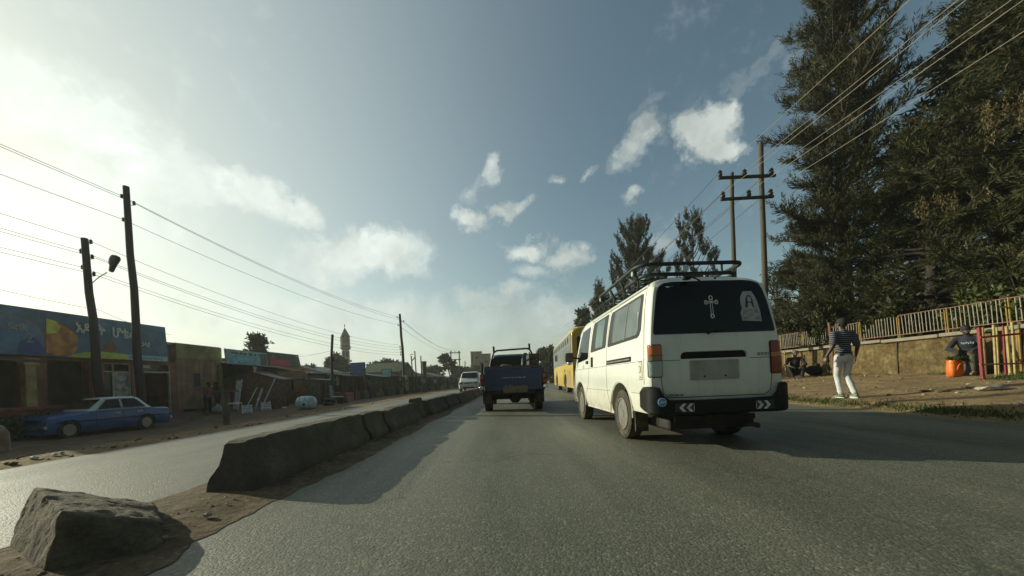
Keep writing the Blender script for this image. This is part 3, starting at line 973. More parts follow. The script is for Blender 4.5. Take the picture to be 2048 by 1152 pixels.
for (u0, v0, u1, v1) in ((cx - 0.016, cz - 0.10, cx - 0.010, cz + 0.03), (cx + 0.010, cz - 0.10, cx + 0.016, cz + 0.03), (cx - 0.055, cz + 0.025, cx - 0.01, cz + 0.032), (cx + 0.01, cz + 0.025, cx + 0.055, cz + 0.032), (cx - 0.055, cz + 0.042, cx - 0.01, cz + 0.049), (cx + 0.01, cz + 0.042, cx + 0.055, cz + 0.049)):
    mb.patch(rect(u0, v0, u1, v1), fst, 0.002, 1)
mb.patch(rect(cx - 0.012, cz + 0.026, cx + 0.012, cz + 0.05), fst, 0.002, 1)
ring_o((cx, cz + 0.088), 0.016, 0.027, 18, fst, 0.002, mb)
ring_o((cx - 0.066, cz + 0.037), 0.013, 0.026, 18, fst, 0.002, mb, sx=0.8)
ring_o((cx + 0.066, cz + 0.037), 0.013, 0.026, 18, fst, 0.002, mb, sx=0.8)
ring_o((cx, cz - 0.118), 0.014, 0.027, 18, fst, 0.002, mb)
for sg in (-1, 1):
    mb.patch([(cx + sg * 0.012, cz + 0.05), (cx + sg * 0.026, cz + 0.064), (cx + sg * 0.014, cz + 0.074)], fst, 0.002, 1)
mb.build('cross_sticker', WHITE_ST, rw, smooth=0)
# devotional picture: a plain veiled figure with a halo
px_, pz_ = 0.46, 1.55
mb = MB()
f1, f2, f3 = (lambda u, v, o: rear_f(u, v, o + 0.007)), (lambda u, v, o: rear_f(u, v, o + 0.010)), (lambda u, v, o: rear_f(u, v, o + 0.013))
halo = [(px_ + 0.085 * math.cos(2*PI*k/24), pz_ + 0.075 + 0.085 * math.sin(2*PI*k/24)) for k in range(24)]
mb.patch([(px_ - 0.05, pz_ + 0.165), (px_ + 0.06, pz_ + 0.165)] + [(u, v) for u, v in [(px_ + 0.10, pz_ + 0.09), (px_ + 0.115, pz_ + 0.03), (px_ + 0.135, pz_ - 0.06), (px_ + 0.145, pz_ - 0.18), (px_ - 0.10, pz_ - 0.165), (px_ - 0.11, pz_ - 0.08), (px_ - 0.085, pz_ - 0.02), (px_ - 0.10, pz_ + 0.03), (px_ - 0.09, pz_ + 0.10)]][0:] , f1, 0.002, 1, 0)
mb.patch([(px_ - 0.045, pz_ - 0.02), (px_ + 0.065, pz_ - 0.03), (px_ + 0.055, pz_ + 0.07), (px_ + 0.03, pz_ + 0.115), (px_ - 0.005, pz_ + 0.118), (px_ - 0.03, pz_ + 0.07)], f2, 0.002, 1, 2)
mb.patch([(px_ + 0.012 + 0.024 * math.cos(2*PI*k/16), pz_ + 0.07 + 0.033 * math.sin(2*PI*k/16)) for k in range(16)], f3, 0.002, 1, 0)
mb.patch([(px_ - 0.025, pz_ - 0.04), (px_ + 0.055, pz_ - 0.045), (px_ + 0.03, pz_ + 0.03), (px_ - 0.005, pz_ + 0.03)], f3, 0.002, 1, 0)
for (a, b_, c_) in (((-0.09, -0.10), (0.0, -0.055), (-0.07, -0.04)), ((-0.08, -0.155), (0.02, -0.13), (-0.09, -0.12)), ((0.04, -0.15), (0.13, -0.17), (0.12, -0.11)), ((0.05, -0.06), (0.12, -0.09), (0.09, -0.02)), ((-0.03, -0.115), (0.06, -0.10), (0.02, -0.075))):
    mb.patch([(px_ + a[0], pz_ + a[1]), (px_ + b_[0], pz_ + b_[1]), (px_ + c_[0], pz_ + c_[1])], f2, 0.002, 1, 1)
mb.build('picture_sticker', [mat('grey_white_print', (0.36, 0.38, 0.38), 0.6, 0.25, 25, bmp=0), GREY_ST, DARK_ST], rw, smooth=0)

# tailgate seams
mb = MB()
gate = [(-0.665, 0.60), (-0.60, 0.565), (0.60, 0.565), (0.665, 0.60), (0.685, 0.75), (0.69, 1.16)]
def seam(path, f, r=0.004, off=0.0):
    pts = []
    for i in range(len(path) - 1):
        k = max(1, int(math.hypot(path[i+1][0]-path[i][0], path[i+1][1]-path[i][1]) / 0.06))
        for j in range(k): pts.append((path[i][0] + (path[i+1][0]-path[i][0]) * j / k, path[i][1] + (path[i+1][1]-path[i][1]) * j / k))
    pts.append(path[-1])
    mb.tube([f(u, v, off) for u, v in pts], r, 5)
seam([(-0.70, 1.16), (-0.685, 0.75), (-0.665, 0.62), (-0.60, 0.572), (0.60, 0.572), (0.665, 0.62), (0.685, 0.75), (0.70, 1.16)], rear_f)
seam([(-0.69, 0.975), (-0.45, 0.975)], rear_f, 0.003); seam([(0.41, 0.975), (0.69, 0.975)], rear_f, 0.003)
for sgn in (-1, 1):
    sf = side_f(sgn)
    seam([(0.115, 0.72), (0.115, 1.2), (0.16, 1.5), (0.21, 1.82)], sf, 0.004)
    seam([(1.50, 1.28), (1.50, 0.98), (1.49, 0.62), (1.40, 0.42), (1.36, 0.31)], sf, 0.004)
    seam([(1.50, 1.80), (1.50, 1.28)], sf, 0.004)
    seam([(2.52, 1.80), (2.52, 1.2), (2.53, 0.9), (2.62, 0.70), (2.74, 0.55)], sf, 0.004)
    seam([(2.52, 1.80), (0.25, 1.83)], sf, 0.004, 0.004)
    seam([(3.75, 1.05), (3.72, 0.85), (3.66, 0.6)], sf, 0.004)
    seam([(0.15, 0.985), (3.9, 0.985)], sf, 0.0035)
    seam([(0.2, 0.62), (0.5, 0.62)], sf, 0.003); seam([(1.36, 0.62), (2.8, 0.62)], sf, 0.003)
mb.build('panel_gap', mat('panel_gap_dirt', (0.05, 0.042, 0.03), 0.9, 0.3, 10, bmp=0), VP, smooth=40)
# gutter along the roof edge
mb = MB()
for sgn in (-1, 1):
    sf = side_f(sgn)
    mb.tube([sf(yy, 1.845 if yy < 3.2 else 1.845 - (yy - 3.2) * 0.62, 0.008) for yy in [0.2, 0.6, 1.0, 1.5, 2, 2.5, 3.0, 3.2, 3.35, 3.5]], 0.012, 6)
mb.build('roof_gutter', VWHITE, VP, smooth=40)

# side windows: rubber frame, a black plate painted as cabin darkness, two sliding panes
for sgn in (-1, 1):
    sf = side_f(sgn)
    def sfo(o0, sf=sf): return lambda u, v, o: sf(u, v, o + o0)
    w_out = dense([(0.24, 1.36), (0.28, 1.30), (0.34, 1.28), (1.42, 1.275), (1.44, 1.30), (1.42, 1.72), (1.40, 1.755), (0.34, 1.765), (0.29, 1.75), (0.27, 1.70)], 0.08)
    mb = MB(); mb.patch([(0.84 + (u - 0.84) * 1.03, 1.52 + (v - 1.52) * 1.06) for u, v in w_out], sfo(0.001), 0.004, 4)
    qw = mb.build('rear_side_window', SEAL, VP, smooth=40)
    mb = MB(); mb.patch(w_out, sfo(0.003), 0.003, 4, 0); mb.build('dark_gap_plate', mat('painted_cabin_dark', (0.01, 0.01, 0.01), 0.7, 0.2, 5, bmp=0), qw, smooth=40)
    mb = MB(); mb.patch(dense([(0.29, 1.36), (0.34, 1.305), (0.72, 1.30), (0.72, 1.74), (0.34, 1.745), (0.31, 1.71)], 0.08), sfo(0.006), 0.003, 3); mb.build('pane', GLASS_SIDE, qw, smooth=40)
    mb = MB(); mb.patch(dense(rect(0.75, 1.30, 1.25, 1.74), 0.08), sfo(0.006), 0.003, 3); mb.build('pane', GLASS_SIDE, qw, smooth=40)
    mb = MB(); mb.patch(dense(rect(0.715, 1.285, 0.755, 1.755), 0.08), sfo(0.007), 0.006, 2); mb.build('window_bar', mat('grey_window_bar', (0.10, 0.10, 0.095), 0.5, 0.2, 8), qw, smooth=40)
    mb = MB(); mb.patch(dense(rect(1.235, 1.29, 1.255, 1.75), 0.08), sfo(0.007), 0.005, 2); mb.build('window_bar', mat('grey_window_bar', (0.10, 0.10, 0.095), 0.5, 0.2, 8), qw, smooth=40)
    mb = MB()
    for k in range(7):
        mb.patch(rrect(0.300 + k * 0.002, 1.42 + k * 0.022, 0.335 + k * 0.002, 1.433 + k * 0.022, 0.004, 2), sfo(0.010), 0.006, 1)
    mb.build('vent_louvre', CHROME, qw, smooth=0)
    w_out = dense([(1.60, 1.28), (2.38, 1.27), (2.42, 1.29), (2.40, 1.72), (2.37, 1.755), (1.62, 1.765), (1.58, 1.74), (1.575, 1.31)], 0.08)
    mb = MB(); mb.patch([(2.0 + (u - 2.0) * 1.045, 1.52 + (v - 1.52) * 1.06) for u, v in w_out], sfo(0.001), 0.004, 4)
    dw = mb.build('sliding_door_window', SEAL, VP, smooth=40)
    mb = MB(); mb.patch(w_out, sfo(0.003), 0.003, 4); mb.build('dark_gap_plate', MATS['painted_cabin_dark'], dw, smooth=40)
    mb = MB(); mb.patch(dense(rect(1.72, 1.30, 2.14, 1.74), 0.08), sfo(0.006), 0.003, 3); mb.build('pane', glass_mat('greenish_window_glass', (0.09, 0.135, 0.125), 0.05, 0.25), dw, smooth=40)
    mb = MB(); mb.patch(dense([(2.64, 1.16), (3.50, 1.12), (3.46, 1.22), (3.26, 1.66), (3.2, 1.72), (2.66, 1.745), (2.62, 1.72), (2.60, 1.20)], 0.08), sfo(0.002), 0.005, 4)
    mb.build('front_door_window', GLASS_DK, VP, smooth=40)
    # sliding door rail, handles
    mb = MB(); mb.patch(rrect(0.50, 1.0, 1.48, 1.062, 0.01, 2), sfo(0.002), 0.006, 2)
    rl = mb.build('door_rail', BLACKP, VP, smooth=40)
    mb = MB(); mb.patch(rrect(0.53, 1.022, 1.46, 1.036, 0.004, 2), sfo(0.009), 0.006, 1); mb.build('rail_slot', mat('worn_rail_steel', (0.25, 0.25, 0.2), 0.5, 0.3, 8, met=0.5), rl, smooth=40)
    mb = MB(); mb.patch(rrect(2.28, 1.00, 2.36, 1.17, 0.012, 3), sfo(0.002), 0.018, 2); mb.build('door_handle', BLACKP, VP, smooth=40)
    mb = MB(); mb.patch(rrect(2.60, 1.07, 2.72, 1.125, 0.02, 3), sfo(0.002), 0.02, 2); mb.build('door_handle', BLACKP, VP, smooth=40)
    mb = MB(); ring_o((2.95, 1.02), 0.030, 0.040, 18, sfo(0.001), 0.003, mb); mb.build('round_badge', mat('grey_badge', (0.30, 0.29, 0.22), 0.5), VP, smooth=0)
    # pressed arch lips
    for yy in (RY, FY):
        mb = MB()
        mb.tube([Vector((sgn * (0.845), yy + 0.425 * math.cos(a), max(0.31, 0.335 + 0.425 * math.sin(a)))) for a in [R(-3 + 186 * k / 24) for k in range(25)]], 0.010, 6)
        mb.build('arch_lip', VWHITE, VP, smooth=40)
    mb = MB(); mb.b2((sgn * 0.72, 1.33, 0.285), (sgn * 0.80, 2.86, 0.315), 0, 0.006); mb.build('sill_strip', VWHITE, VP)
# side number plate decal with a red-brown outline
sf = side_f(-1)
mb = MB()
fo = lambda o0: (lambda u, v, o: sf(u, v, o + o0))
mb.patch(rrect(0.15, 0.775, 0.255, 0.985, 0.015, 3), fo(0.001), 0.001, 2, 1)
mb.patch(rrect(0.158, 0.783, 0.247, 0.977, 0.012, 3), fo(0.003), 0.001, 2, 0)
M = frame_m((-(vw(0.89) + 0.006), 0.2025, 0.89), (0, -1, 0), (0, 0, 1))
add_text(mb, '3', 0.11, M, 1, 0.0015)
mb.patch(rect(0.18, 0.80, 0.225, 0.812), fo(0.005), 0.001, 1, 1)
mb.build('number_decal', [mat('cream_decal', (0.55, 0.54, 0.42), 0.6, 0.1, 10, bmp=0), mat('brown_decal_ink', (0.16, 0.10, 0.05), 0.6, 0.1, 10, bmp=0)], VP, smooth=0)

# tail lights
for sgn in (-1, 1):
    def tf(u, v, o, sgn=sgn):
        # u runs from the tailgate edge (0) outward round the corner
        x = 0.67 + u * 0.16 / 0.17
        w = vw(v) * 0.985
        if x < w - 0.03: return Vector((sgn * x, yrear(v) - o, v))
        return Vector((sgn * min(x, w + 0.004), yrear(v) - o + max(0, (x - (w - 0.03))) * 0.9, v))
    mb = MB(); mb.patch(dense(rrect(0.0, 0.795, 0.178, 1.155, 0.02, 3), 0.04), tf, 0.008, 3)
    hs = mb.build('tail_light', SEAL, VP, smooth=40)
    tfo = lambda u, v, o, tf=tf: tf(u, v, o + 0.007)
    for (z0, z1, m, nm) in ((1.035, 1.145, L_AMBER if sgn < 0 else L_RED, 'top_lens'), (0.975, 1.03, L_OLIVE if sgn < 0 else L_AMBER, 'middle_lens'), (0.805, 0.970, L_CLEAR if sgn < 0 else L_RED, 'bottom_lens')):
        mb = MB(); mb.patch(dense(rrect(0.01, z0, 0.170, z1, 0.008, 2), 0.04), tfo, 0.012, 3)
        mb.build(nm, m, hs, smooth=40)

# rear bumper wrapping round both corners
def bump_loop(x, y, nx_, ny_, zt, zb, th=0.05):
    return [Vector((x, y, zb)), Vector((x + nx_ * 0.02, y + ny_ * 0.02, zb + 0.02)), Vector((x + nx_ * 0.02, y + ny_ * 0.02, zt - 0.025)), Vector((x, y, zt)), Vector((x - nx_ * th, y - ny_ * th, zt)), Vector((x - nx_ * th, y - ny_ * th, zb))]
path = [(-0.850, 0.20, 0.66, 0.45), (-0.852, 0.14, 0.695, 0.43), (-0.850, 0.04, 0.70, 0.41), (-0.838, -0.02, 0.70, 0.40), (-0.80, -0.060, 0.698, 0.395), (-0.75, -0.080, 0.685, 0.39), (-0.705, -0.090, 0.60, 0.39), (-0.64, -0.098, 0.552, 0.39), (-0.3, -0.105, 0.545, 0.395), (0, -0.106, 0.545, 0.395)]
path = path + [(-x, y, zt, zb) for x, y, zt, zb in reversed(path[:-1])]
lps = []
for i, (x, y, zt, zb) in enumerate(path):
    p, q = path[max(0, i - 1)], path[min(len(path) - 1, i + 1)]
    t = Vector((q[0] - p[0], q[1] - p[1], 0)).normalized()
    lps.append(bump_loop(x, y, t.y, -t.x, zt, zb))
mb = MB(); mb.loft(lps); bp = mb.build('rear_bumper', BLACKP, VP, smooth=35)
bf = lambda u, v, o: Vector((u, -0.1275 - o - (0.0 if abs(u) < 0.3 else -(abs(u) - 0.3) * 0.016), v))
for sgn in (-1, 1):
    mb = MB()
    u0, u1 = (-0.60, -0.37) if sgn < 0 else (0.37, 0.60)
    mb.patch(rect(u0, 0.425, u1, 0.515), bf, 0.003, 1, 1)
    fo2 = lambda u, v, o: bf(u, v, o + 0.0035)
    zm = 0.47
    for k in range(3):
        t = 0.05 + k * 0.085
        a = u0 + t if sgn < 0 else u1 - t
        d = -sgn
        pt = [(a, zm), (a + d * 0.045, 0.513), (a + d * 0.085, 0.513), (a + d * 0.04, zm), (a + d * 0.085, 0.427), (a + d * 0.045, 0.427)]
        pt = [(min(max(u, u0 + 0.002), u1 - 0.002), v) for u, v in pt]
        half1 = [pt[0], pt[1], pt[2], pt[3]]; half2 = [pt[0], pt[3], pt[4], pt[5]]
        mb.patch(half1, fo2, 0.002, 1, 0); mb.patch(half2, fo2, 0.002, 1, 0)
    mb.build('chevron_reflector', [mat('reflective_white', (0.66, 0.66, 0.62), 0.4, 0.2, 30, bmp=0, dirt=(0.1, 0.09, 0.07), dirt_amt=0.7), DARK_ST], bp, smooth=0)
mb = MB()
cb_ = lambda u, v, o: Vector((u, -0.112 - o + abs(u + 0.735) * 0.0 , v))
disc = [(-0.745 + 0.048 * math.cos(2*PI*k/24), 0.535 + 0.048 * math.sin(2*PI*k/24)) for k in range(24)]
cbt = lambda u, v, o: Vector((u, -0.100 - o - (u + 0.80) * 0.22, v))
mb.patch(disc, cbt, 0.006, 2, 0)
ring_o((-0.745, 0.535), 0.037, 0.044, 24, lambda u, v, o: cbt(u, v, o + 0.0065), 0.002, mb, 1)
mb.patch([(-0.775, 0.53), (-0.745, 0.56), (-0.742, 0.543), (-0.715, 0.55), (-0.718, 0.525), (-0.742, 0.528), (-0.745, 0.512)], lambda u, v, o: cbt(u, v, o + 0.0065), 0.002, 1, 1)
mb.build('round_sticker', [mat('blue_sticker', (0.05, 0.17, 0.38), 0.5, 0.15, 20, bmp=0), mat('pale_blue_ink', (0.35, 0.48, 0.58), 0.5, 0.1, 20, bmp=0)], bp, smooth=0)
mb = MB(); mb.b2((-0.56, -0.11, 0.395), (-0.30, -0.128, 0.41)); 
# licence plate, blank, and the dark handle bay over it
mb = MB(); mb.prism(rrect(-0.43, 0.988, 0.39, 1.06, [0.008, 0.055, 0.055, 0.008]), lambda u, v, d: Vector((u, d, v)), 0.024, 0.028); hb = mb.build('handle_bay', BLACKP, VP, smooth=0)
mb = MB(); mb.b2((-0.11, 0.004, 1.0), (0.07, 0.024, 1.035), 0, 0.006); mb.build('pull_handle', BLACKP, hb)
mb = MB(); mb.prism(rrect(-0.33, 0.755, 0.27, 0.965, 0.012, 3), lambda u, v, d: Vector((u, d, v)), -0.014, -0.004)
lp = mb.build('licence_plate', mat('dirty_blank_plate', (0.34, 0.35, 0.29), 0.6, 0.2, 4, dirt=(0.18, 0.18, 0.14), dirt_amt=0.6), VP, smooth=0)
mb = MB()
for u in (-0.16, 0.10): mb.lathe([(0.011, -0.02), (0.011, -0.0135), (0.001, -0.0135)], (u, 0, 0.79), 'y', 10)
mb.build('bolt', UNDER, lp)
# badge lettering on the right, model strip on the lower left: too small to read
mb = MB()
for k, (w_, t_) in enumerate(((0.018, 0), (0.014, 1), (0.016, 0), (0.012, 1), (0.018, 0), (0.015, 1), (0.013, 0))):
    u = 0.515 + k * 0.022
    mb.patch(rect(u, 1.0, u + w_, 1.006), rear_f, 0.004, 1); mb.patch(rect(u, 1.022, u + w_, 1.028), rear_f, 0.004, 1)
    mb.patch(rect(u + (0 if t_ else w_ * 0.4), 1.006, u + (0.004 if t_ else w_ * 0.4 + 0.004), 1.022), rear_f, 0.004, 1)
mb.build('badge', mat('badge_grey', (0.12, 0.115, 0.10), 0.5, 0.2, 20, bmp=0), VP, smooth=0)
mb = MB()
mb.patch(rect(-0.615, 0.585, -0.42, 0.588), rear_f, 0.003, 1); mb.patch(rect(-0.615, 0.607, -0.42, 0.61), rear_f, 0.003, 1)
for k in range(9): mb.patch(rect(-0.612 + k * 0.022, 0.590, -0.612 + k * 0.022 + (0.012 if k % 3 else 0.004), 0.605), rear_f, 0.003, 1)
mb.build('model_strip', MATS['badge_grey'], VP, smooth=0)
# wipers
mb = MB()
mb.box((-0.28, 0.075, 1.882), (0.09, 0.06, 0.035), 0, None, 0.008)
mb.tube([(-0.27, 0.045, 1.895), (-0.20, 0.035, 1.868), (-0.12, 0.06, 1.845)], 0.008, 6)
mb.box((0.10, 0.11, 1.885), (0.02, 0.03, 0.025), 0, None, 0.004)
mb.build('wiper', [BLACKP], VP)
mb = MB(); mb.lathe([(0.02, -0.02), (0.016, -0.035), (0.001, -0.036)], (-0.09, 0.012, 1.262), 'y', 10)
mb.tube([(-0.09, -0.022, 1.262), (-0.03, -0.016, 1.277), (0.06, -0.006, 1.288)], 0.008, 6); mb.build('wiper', BLACKP, VP)
# door mirrors
for sgn in (-1, 1):
    mb = MB(); mb.tube([(sgn * 0.80, 3.52, 1.22), (sgn * 0.92, 3.55, 1.24)], 0.018, 6)
    mr = mb.build('door_mirror', BLACKP, VP)
    mb = MB(); mb.box((sgn * 1.00, 3.55, 1.25), (0.20, 0.09, 0.19), 0, (0, 0, sgn * 0.15), 0.035, 3); mb.build('mirror_shell', BLACKP, mr, smooth=50)
    mb = MB(); mb.box((sgn * 1.00, 3.502, 1.25), (0.16, 0.006, 0.15), 0, (0, 0, sgn * 0.15), 0.002); mb.build('mirror_glass', glass_mat('mirror_glass', (0.10, 0.07, 0.06), 0.02), mr)
    mb = MB(); mb.box((sgn * 0.99, 3.55, 1.13), (0.12, 0.08, 0.07), 0, (0, 0, sgn * 0.15), 0.02, 2); mb.build('wide_mirror', CHROME, mr, smooth=50)
# wheels, mud flaps, underside
for sgn in (-1, 1):
    wheel(VP, (sgn * 0.735, RY, WR), WR, 0.19, sgn, TYRE_DUSTY)
    wheel(VP, (sgn * 0.735, FY, WR), WR, 0.19, sgn, TYRE_DUSTY)
    mb = MB(); mb.b2((sgn * 0.62, RY - 0.40, 0.14), (sgn * 0.80, RY - 0.38, 0.42)); mb.build('mud_flap', RUBBER, VP)
mb = MB(); mb.b2((-0.55, 0.12, 0.20), (0.55, 3.9, 0.32), 0, 0.02)
mb.tube([(-0.68, RY, 0.30), (0.68, RY, 0.30)], 0.045, 8); mb.lathe([(0.05, -0.1), (0.13, -0.06), (0.13, 0.06), (0.05, 0.1)], (0, RY, 0.30), 'x', 14)
mb.tube([(-0.68, FY, 0.30), (0.68, FY, 0.30)], 0.04, 8)
mb.tube([(0.35, 0.15, 0.27), (0.38, 1.0, 0.27), (0.3, 2.2, 0.27)], 0.035, 8)
mb.lathe([(0.09, -0.28), (0.10, -0.26), (0.10, 0.26), (0.09, 0.28)], (0.32, 0.5, 0.26), 'y', 12)
mb.tube([(0.42, 0.14, 0.25), (0.45, -0.06, 0.24)], 0.028, 8)
mb.b2((-0.5, 0.05, 0.30), (0.5, 0.10, 0.36))
mb.build('underbody', UNDER, VP)
# roof rack: two rails, stays, slats, reflectors
RACK = mat('dark_green_rack_paint', (0.016, 0.024, 0.018), 0.5, 0.25, 8, dirt=(0.10, 0.10, 0.075), dirt_amt=0.35, bmp=0.05, spec=0.3)
def rail_loop(z, hw, y0, y1, r=0.16):
    o = rrect(-hw, y0, hw, y1, r, 6)
    return [Vector((u, v, z)) for u, v in o] + [Vector((o[0][0], o[0][1], z))]
hw0, hw1, yk0, yk1 = 0.66, 0.73, 0.42, 2.15
mb = MB()
mb.tube(rail_loop(2.03, hw0, yk0, yk1), 0.024, 8, 0, False)
mb.tube(rail_loop(2.145, hw1, yk0 - 0.03, yk1 + 0.03), 0.024, 8, 0, False)
mb.tube(rail_loop(1.985, hw0 - 0.05, yk0 + 0.05, yk1 - 0.05), 0.014, 6, 0, False)
rk = mb.build('roof_rack', RACK, VP, smooth=50)
mb = MB()
for yy in [yk0 + 0.12 + k * 0.2 for k in range(9)]:
    mb.b2((-hw0, yy - 0.02, 1.983), (hw0, yy + 0.02, 2.0))
mb.build('slat', RACK, rk)
for sgn in (-1, 1):
    for yy in (0.58, 1.05, 1.5, 1.98):
        mb = MB(); mb.tube([(sgn * 0.68, yy, 1.86), (sgn * 0.66, yy, 1.95), (sgn * 0.665, yy, 2.03), (sgn * 0.735, yy, 2.15)], 0.014, 6)
        mb.box((sgn * 0.71, yy, 2.08), (0.014, 0.06, 0.14), 0, (0, sgn * 0.35, 0))
        mb.build('stay', RACK, rk)
REFL = lens('green_reflector', (0.10, 0.26, 0.13))
for (x, yy, ax) in ((-0.10, 0.385, 'y'), (0.40, 0.385, 'y')):
    mb = MB()
    if x < 0.2:
        mb.lathe([(0.036, 0.0), (0.036, 0.012), (0.001, 0.014)], (x, yy - 0.005, 2.085), 'y', 18, 0)
        mb.lathe([(0.042, -0.004), (0.042, 0.006), (0.036, 0.006)], (x, yy - 0.003, 2.085), 'y', 18, 1)
        mb.build('reflector', [REFL, CHROME], rk)
    mb = MB(); mb.b2((x - 0.012, yy - 0.0, 2.03), (x + 0.012, yy + 0.015, 2.145)); mb.build('upright', RACK, rk)
for yy in (0.58, 1.98):
    mb = MB(); mb.lathe([(0.03, -0.012), (0.03, 0.0), (0.001, 0.002)], (-0.735, yy, 2.09), 'x', 16); mb.build('reflector', L_CLEAR, rk)

# ================================================================== blue pickup
pk = empty('pickup_truck', (0.03, 9.0, 0), R(0.3), 'dark blue pickup truck with a bent roll bar over its load bed', 'pickup')
PBLUE = body_paint('pickup_paint', (0.010, 0.028, 0.090), (0.03, 0.032, 0.034), 0.35, 0.9, 0.15, 0.5, 0.3)
BW = 0.80
mb = MB()
# bed: floor, two flared sides, front board
mb.b2((-0.72, 0.04, 0.66), (0.72, 1.95, 0.72))
for s in (-1, 1):
    prof = [(0.80, 0.55), (0.84, 0.70), (0.845, 0.86), (0.82, 0.98), (0.80, 1.08), (0.80, 1.12), (0.735, 1.12), (0.735, 0.62), (0.77, 0.55)]
    mb.loft([[Vector((s * x, y, z)) for x, z in prof] for y in (0.04, 0.5, 1.0, 1.5, 1.96)])
mb.b2((-0.735, 1.90, 0.66), (0.735, 1.96, 1.12))
bed = mb.build('load_bed', PBLUE, pk)
c = []
for s in (-1, 1):
    k = MB(); k.lathe([(0.42, -0.2), (0.42, 0.2)], (s * 0.83, 0.95, 0.37), 'x', 32); c.append(k)
cut_boxes(bed, c)
mb = MB(); mb.box((0, 0.0, 0.855), (1.50, 0.05, 0.56), 0, None, 0.012); mb.box((0, -0.028, 0.86), (1.28, 0.012, 0.30), 0, None, 0.004); tg = mb.build('tailgate', PBLUE, pk)
mb = MB(); rs = random.Random(9)
u = -0.27
while u < 0.34:
    w_ = rs.uniform(0.02, 0.045)
    mb.box((u, -0.036, 0.905 + rs.uniform(-0.006, 0.006)), (w_, 0.003, rs.uniform(0.012, 0.035)), 0, (0, rs.uniform(-0.3, 0.3), 0)); u += w_ + 0.012
mb.build('worn_lettering', mat('worn_white_paint', (0.30, 0.32, 0.38), 0.7, 0.4, 30, bmp=0), tg, smooth=0)
mb = MB()
for (a, b_) in ((-0.20, 0.71), (-0.15, 0.715), (-0.09, 0.705), (-0.04, 0.71), (0.25, 0.715)):
    mb.box((a, -0.030, b_), (0.035, 0.003, 0.018), 0, (0, 0.4, 0))
mb.build('paint_scuffs', MATS['worn_white_paint'], tg, smooth=0)
mb = MB(); mb.box((0.0, 0.01, 1.175), (1.46, 0.04, 0.07), 0, None, 0.008); mb.build('top_board', mat('weathered_dark_wood', (0.06, 0.05, 0.045), 0.8, 0.3, 9), pk)
mb = MB(); mb.tube([(-0.79, 0.05, 1.1), (-0.79, 0.05, 1.30)], 0.03, 8); mb.build('corner_stake', BLACKP, pk)
for s in (-1, 1):
    mb = MB(); mb.box((s * 0.80, -0.005, 0.87), (0.11, 0.06, 0.28), 0, None, 0.01); tlp = mb.build('tail_light', BLACKP, pk)
    mb = MB(); mb.box((s * 0.80, -0.040, 0.935), (0.075, 0.02, 0.11), 0, None, 0.006); mb.build('amber_lens', lens('bright_amber_lens', (0.30, 0.07, 0.02)), tlp)
    mb = MB(); mb.box((s * 0.80, -0.040, 0.80), (0.075, 0.02, 0.12), 0, None, 0.006); mb.build('red_lens', lens('bright_red_lens', (0.20, 0.018, 0.012)), tlp)
    mb = MB(); mb.box((s * 0.82, -0.08, 0.66), (0.10, 0.08, 0.09), 0, (0, s * 0.3, 0), 0.015); mb.build('bumperette', CHROME, pk)
mb = MB(); mb.box((0.05, -0.04, 0.60), (0.62, 0.012, 0.17), 0, None, 0.004); mb.build('licence_plate', mat('rusty_plate', (0.10, 0.09, 0.07), 0.8, 0.4, 8, dirt=(0.22, 0.10, 0.06), dirt_amt=0.8), pk)
mb = MB(); mb.b2((-0.55, 0.0, 0.48), (0.55, 0.10, 0.58), 0, 0.01)
for s in (-1, 1): mb.b2((s * 0.42, 0.0, 0.52), (s * 0.50, 3.9, 0.64))
mb.tube([(-0.68, 0.95, 0.36), (0.68, 0.95, 0.36)], 0.06, 10); mb.lathe([(0.07, -0.16), (0.16, -0.09), (0.17, 0.0), (0.16, 0.09), (0.07, 0.16)], (0.05, 0.95, 0.36), 'x', 16)
mb.b2((-0.6, 1.2, 0.40), (0.6, 3.8, 0.5)); mb.tube([(0.40, 0.1, 0.40), (0.40, 0.35, 0.30), (0.42, 0.35, 0.46)], 0.02, 6)
mb.b2((-0.60, 0.45, 0.42), (-0.44, 0.6, 0.55)); mb.build('chassis', UNDER, pk)
for s in (-1, 1):
    wheel(pk, (s * 0.70, 0.95, 0.36), 0.36, 0.21, s)
    wheel(pk, (s * 0.70, 3.75, 0.36), 0.36, 0.21, s)
    mb = MB(); mb.b2((s * 0.60, 0.50, 0.22), (s * 0.83, 0.52, 0.58)); mb.build('mud_flap', RUBBER, pk)
# cab and bonnet
mb = MB()
def cabring(y, zt, wt_, wb=0.80, zb=0.5):
    return [Vector((-wb, y, zb)), Vector((-wb - 0.02, y, 0.9)), Vector((-wb + 0.01, y, 1.12)), Vector((-wt_ - 0.03, y, zt - 0.12)), Vector((-wt_ + 0.05, y, zt - 0.02)), Vector((-wt_ + 0.2, y, zt)), Vector((wt_ - 0.2, y, zt)), Vector((wt_ - 0.05, y, zt - 0.02)), Vector((wt_ + 0.03, y, zt - 0.12)), Vector((wb - 0.01, y, 1.12)), Vector((wb + 0.02, y, 0.9)), Vector((wb, y, zb))]
lp_ = [cabring(2.02, 1.60, 0.60), cabring(2.12, 1.66, 0.62), cabring(2.5, 1.68, 0.64), cabring(2.95, 1.66, 0.62), cabring(3.15, 1.58, 0.62), cabring(3.55, 1.15, 0.72), cabring(3.7, 1.05, 0.72), cabring(4.4, 0.98, 0.70), cabring(4.62, 0.88, 0.66)]
mb.loft(lp_)
cab_ = mb.build('cab', PBLUE, pk)
c = []
for s in (-1, 1):
    k = MB(); k.lathe([(0.42, -0.2), (0.42, 0.2)], (s * 0.83, 3.75, 0.37), 'x', 32); c.append(k)
cut_boxes(cab_, c)
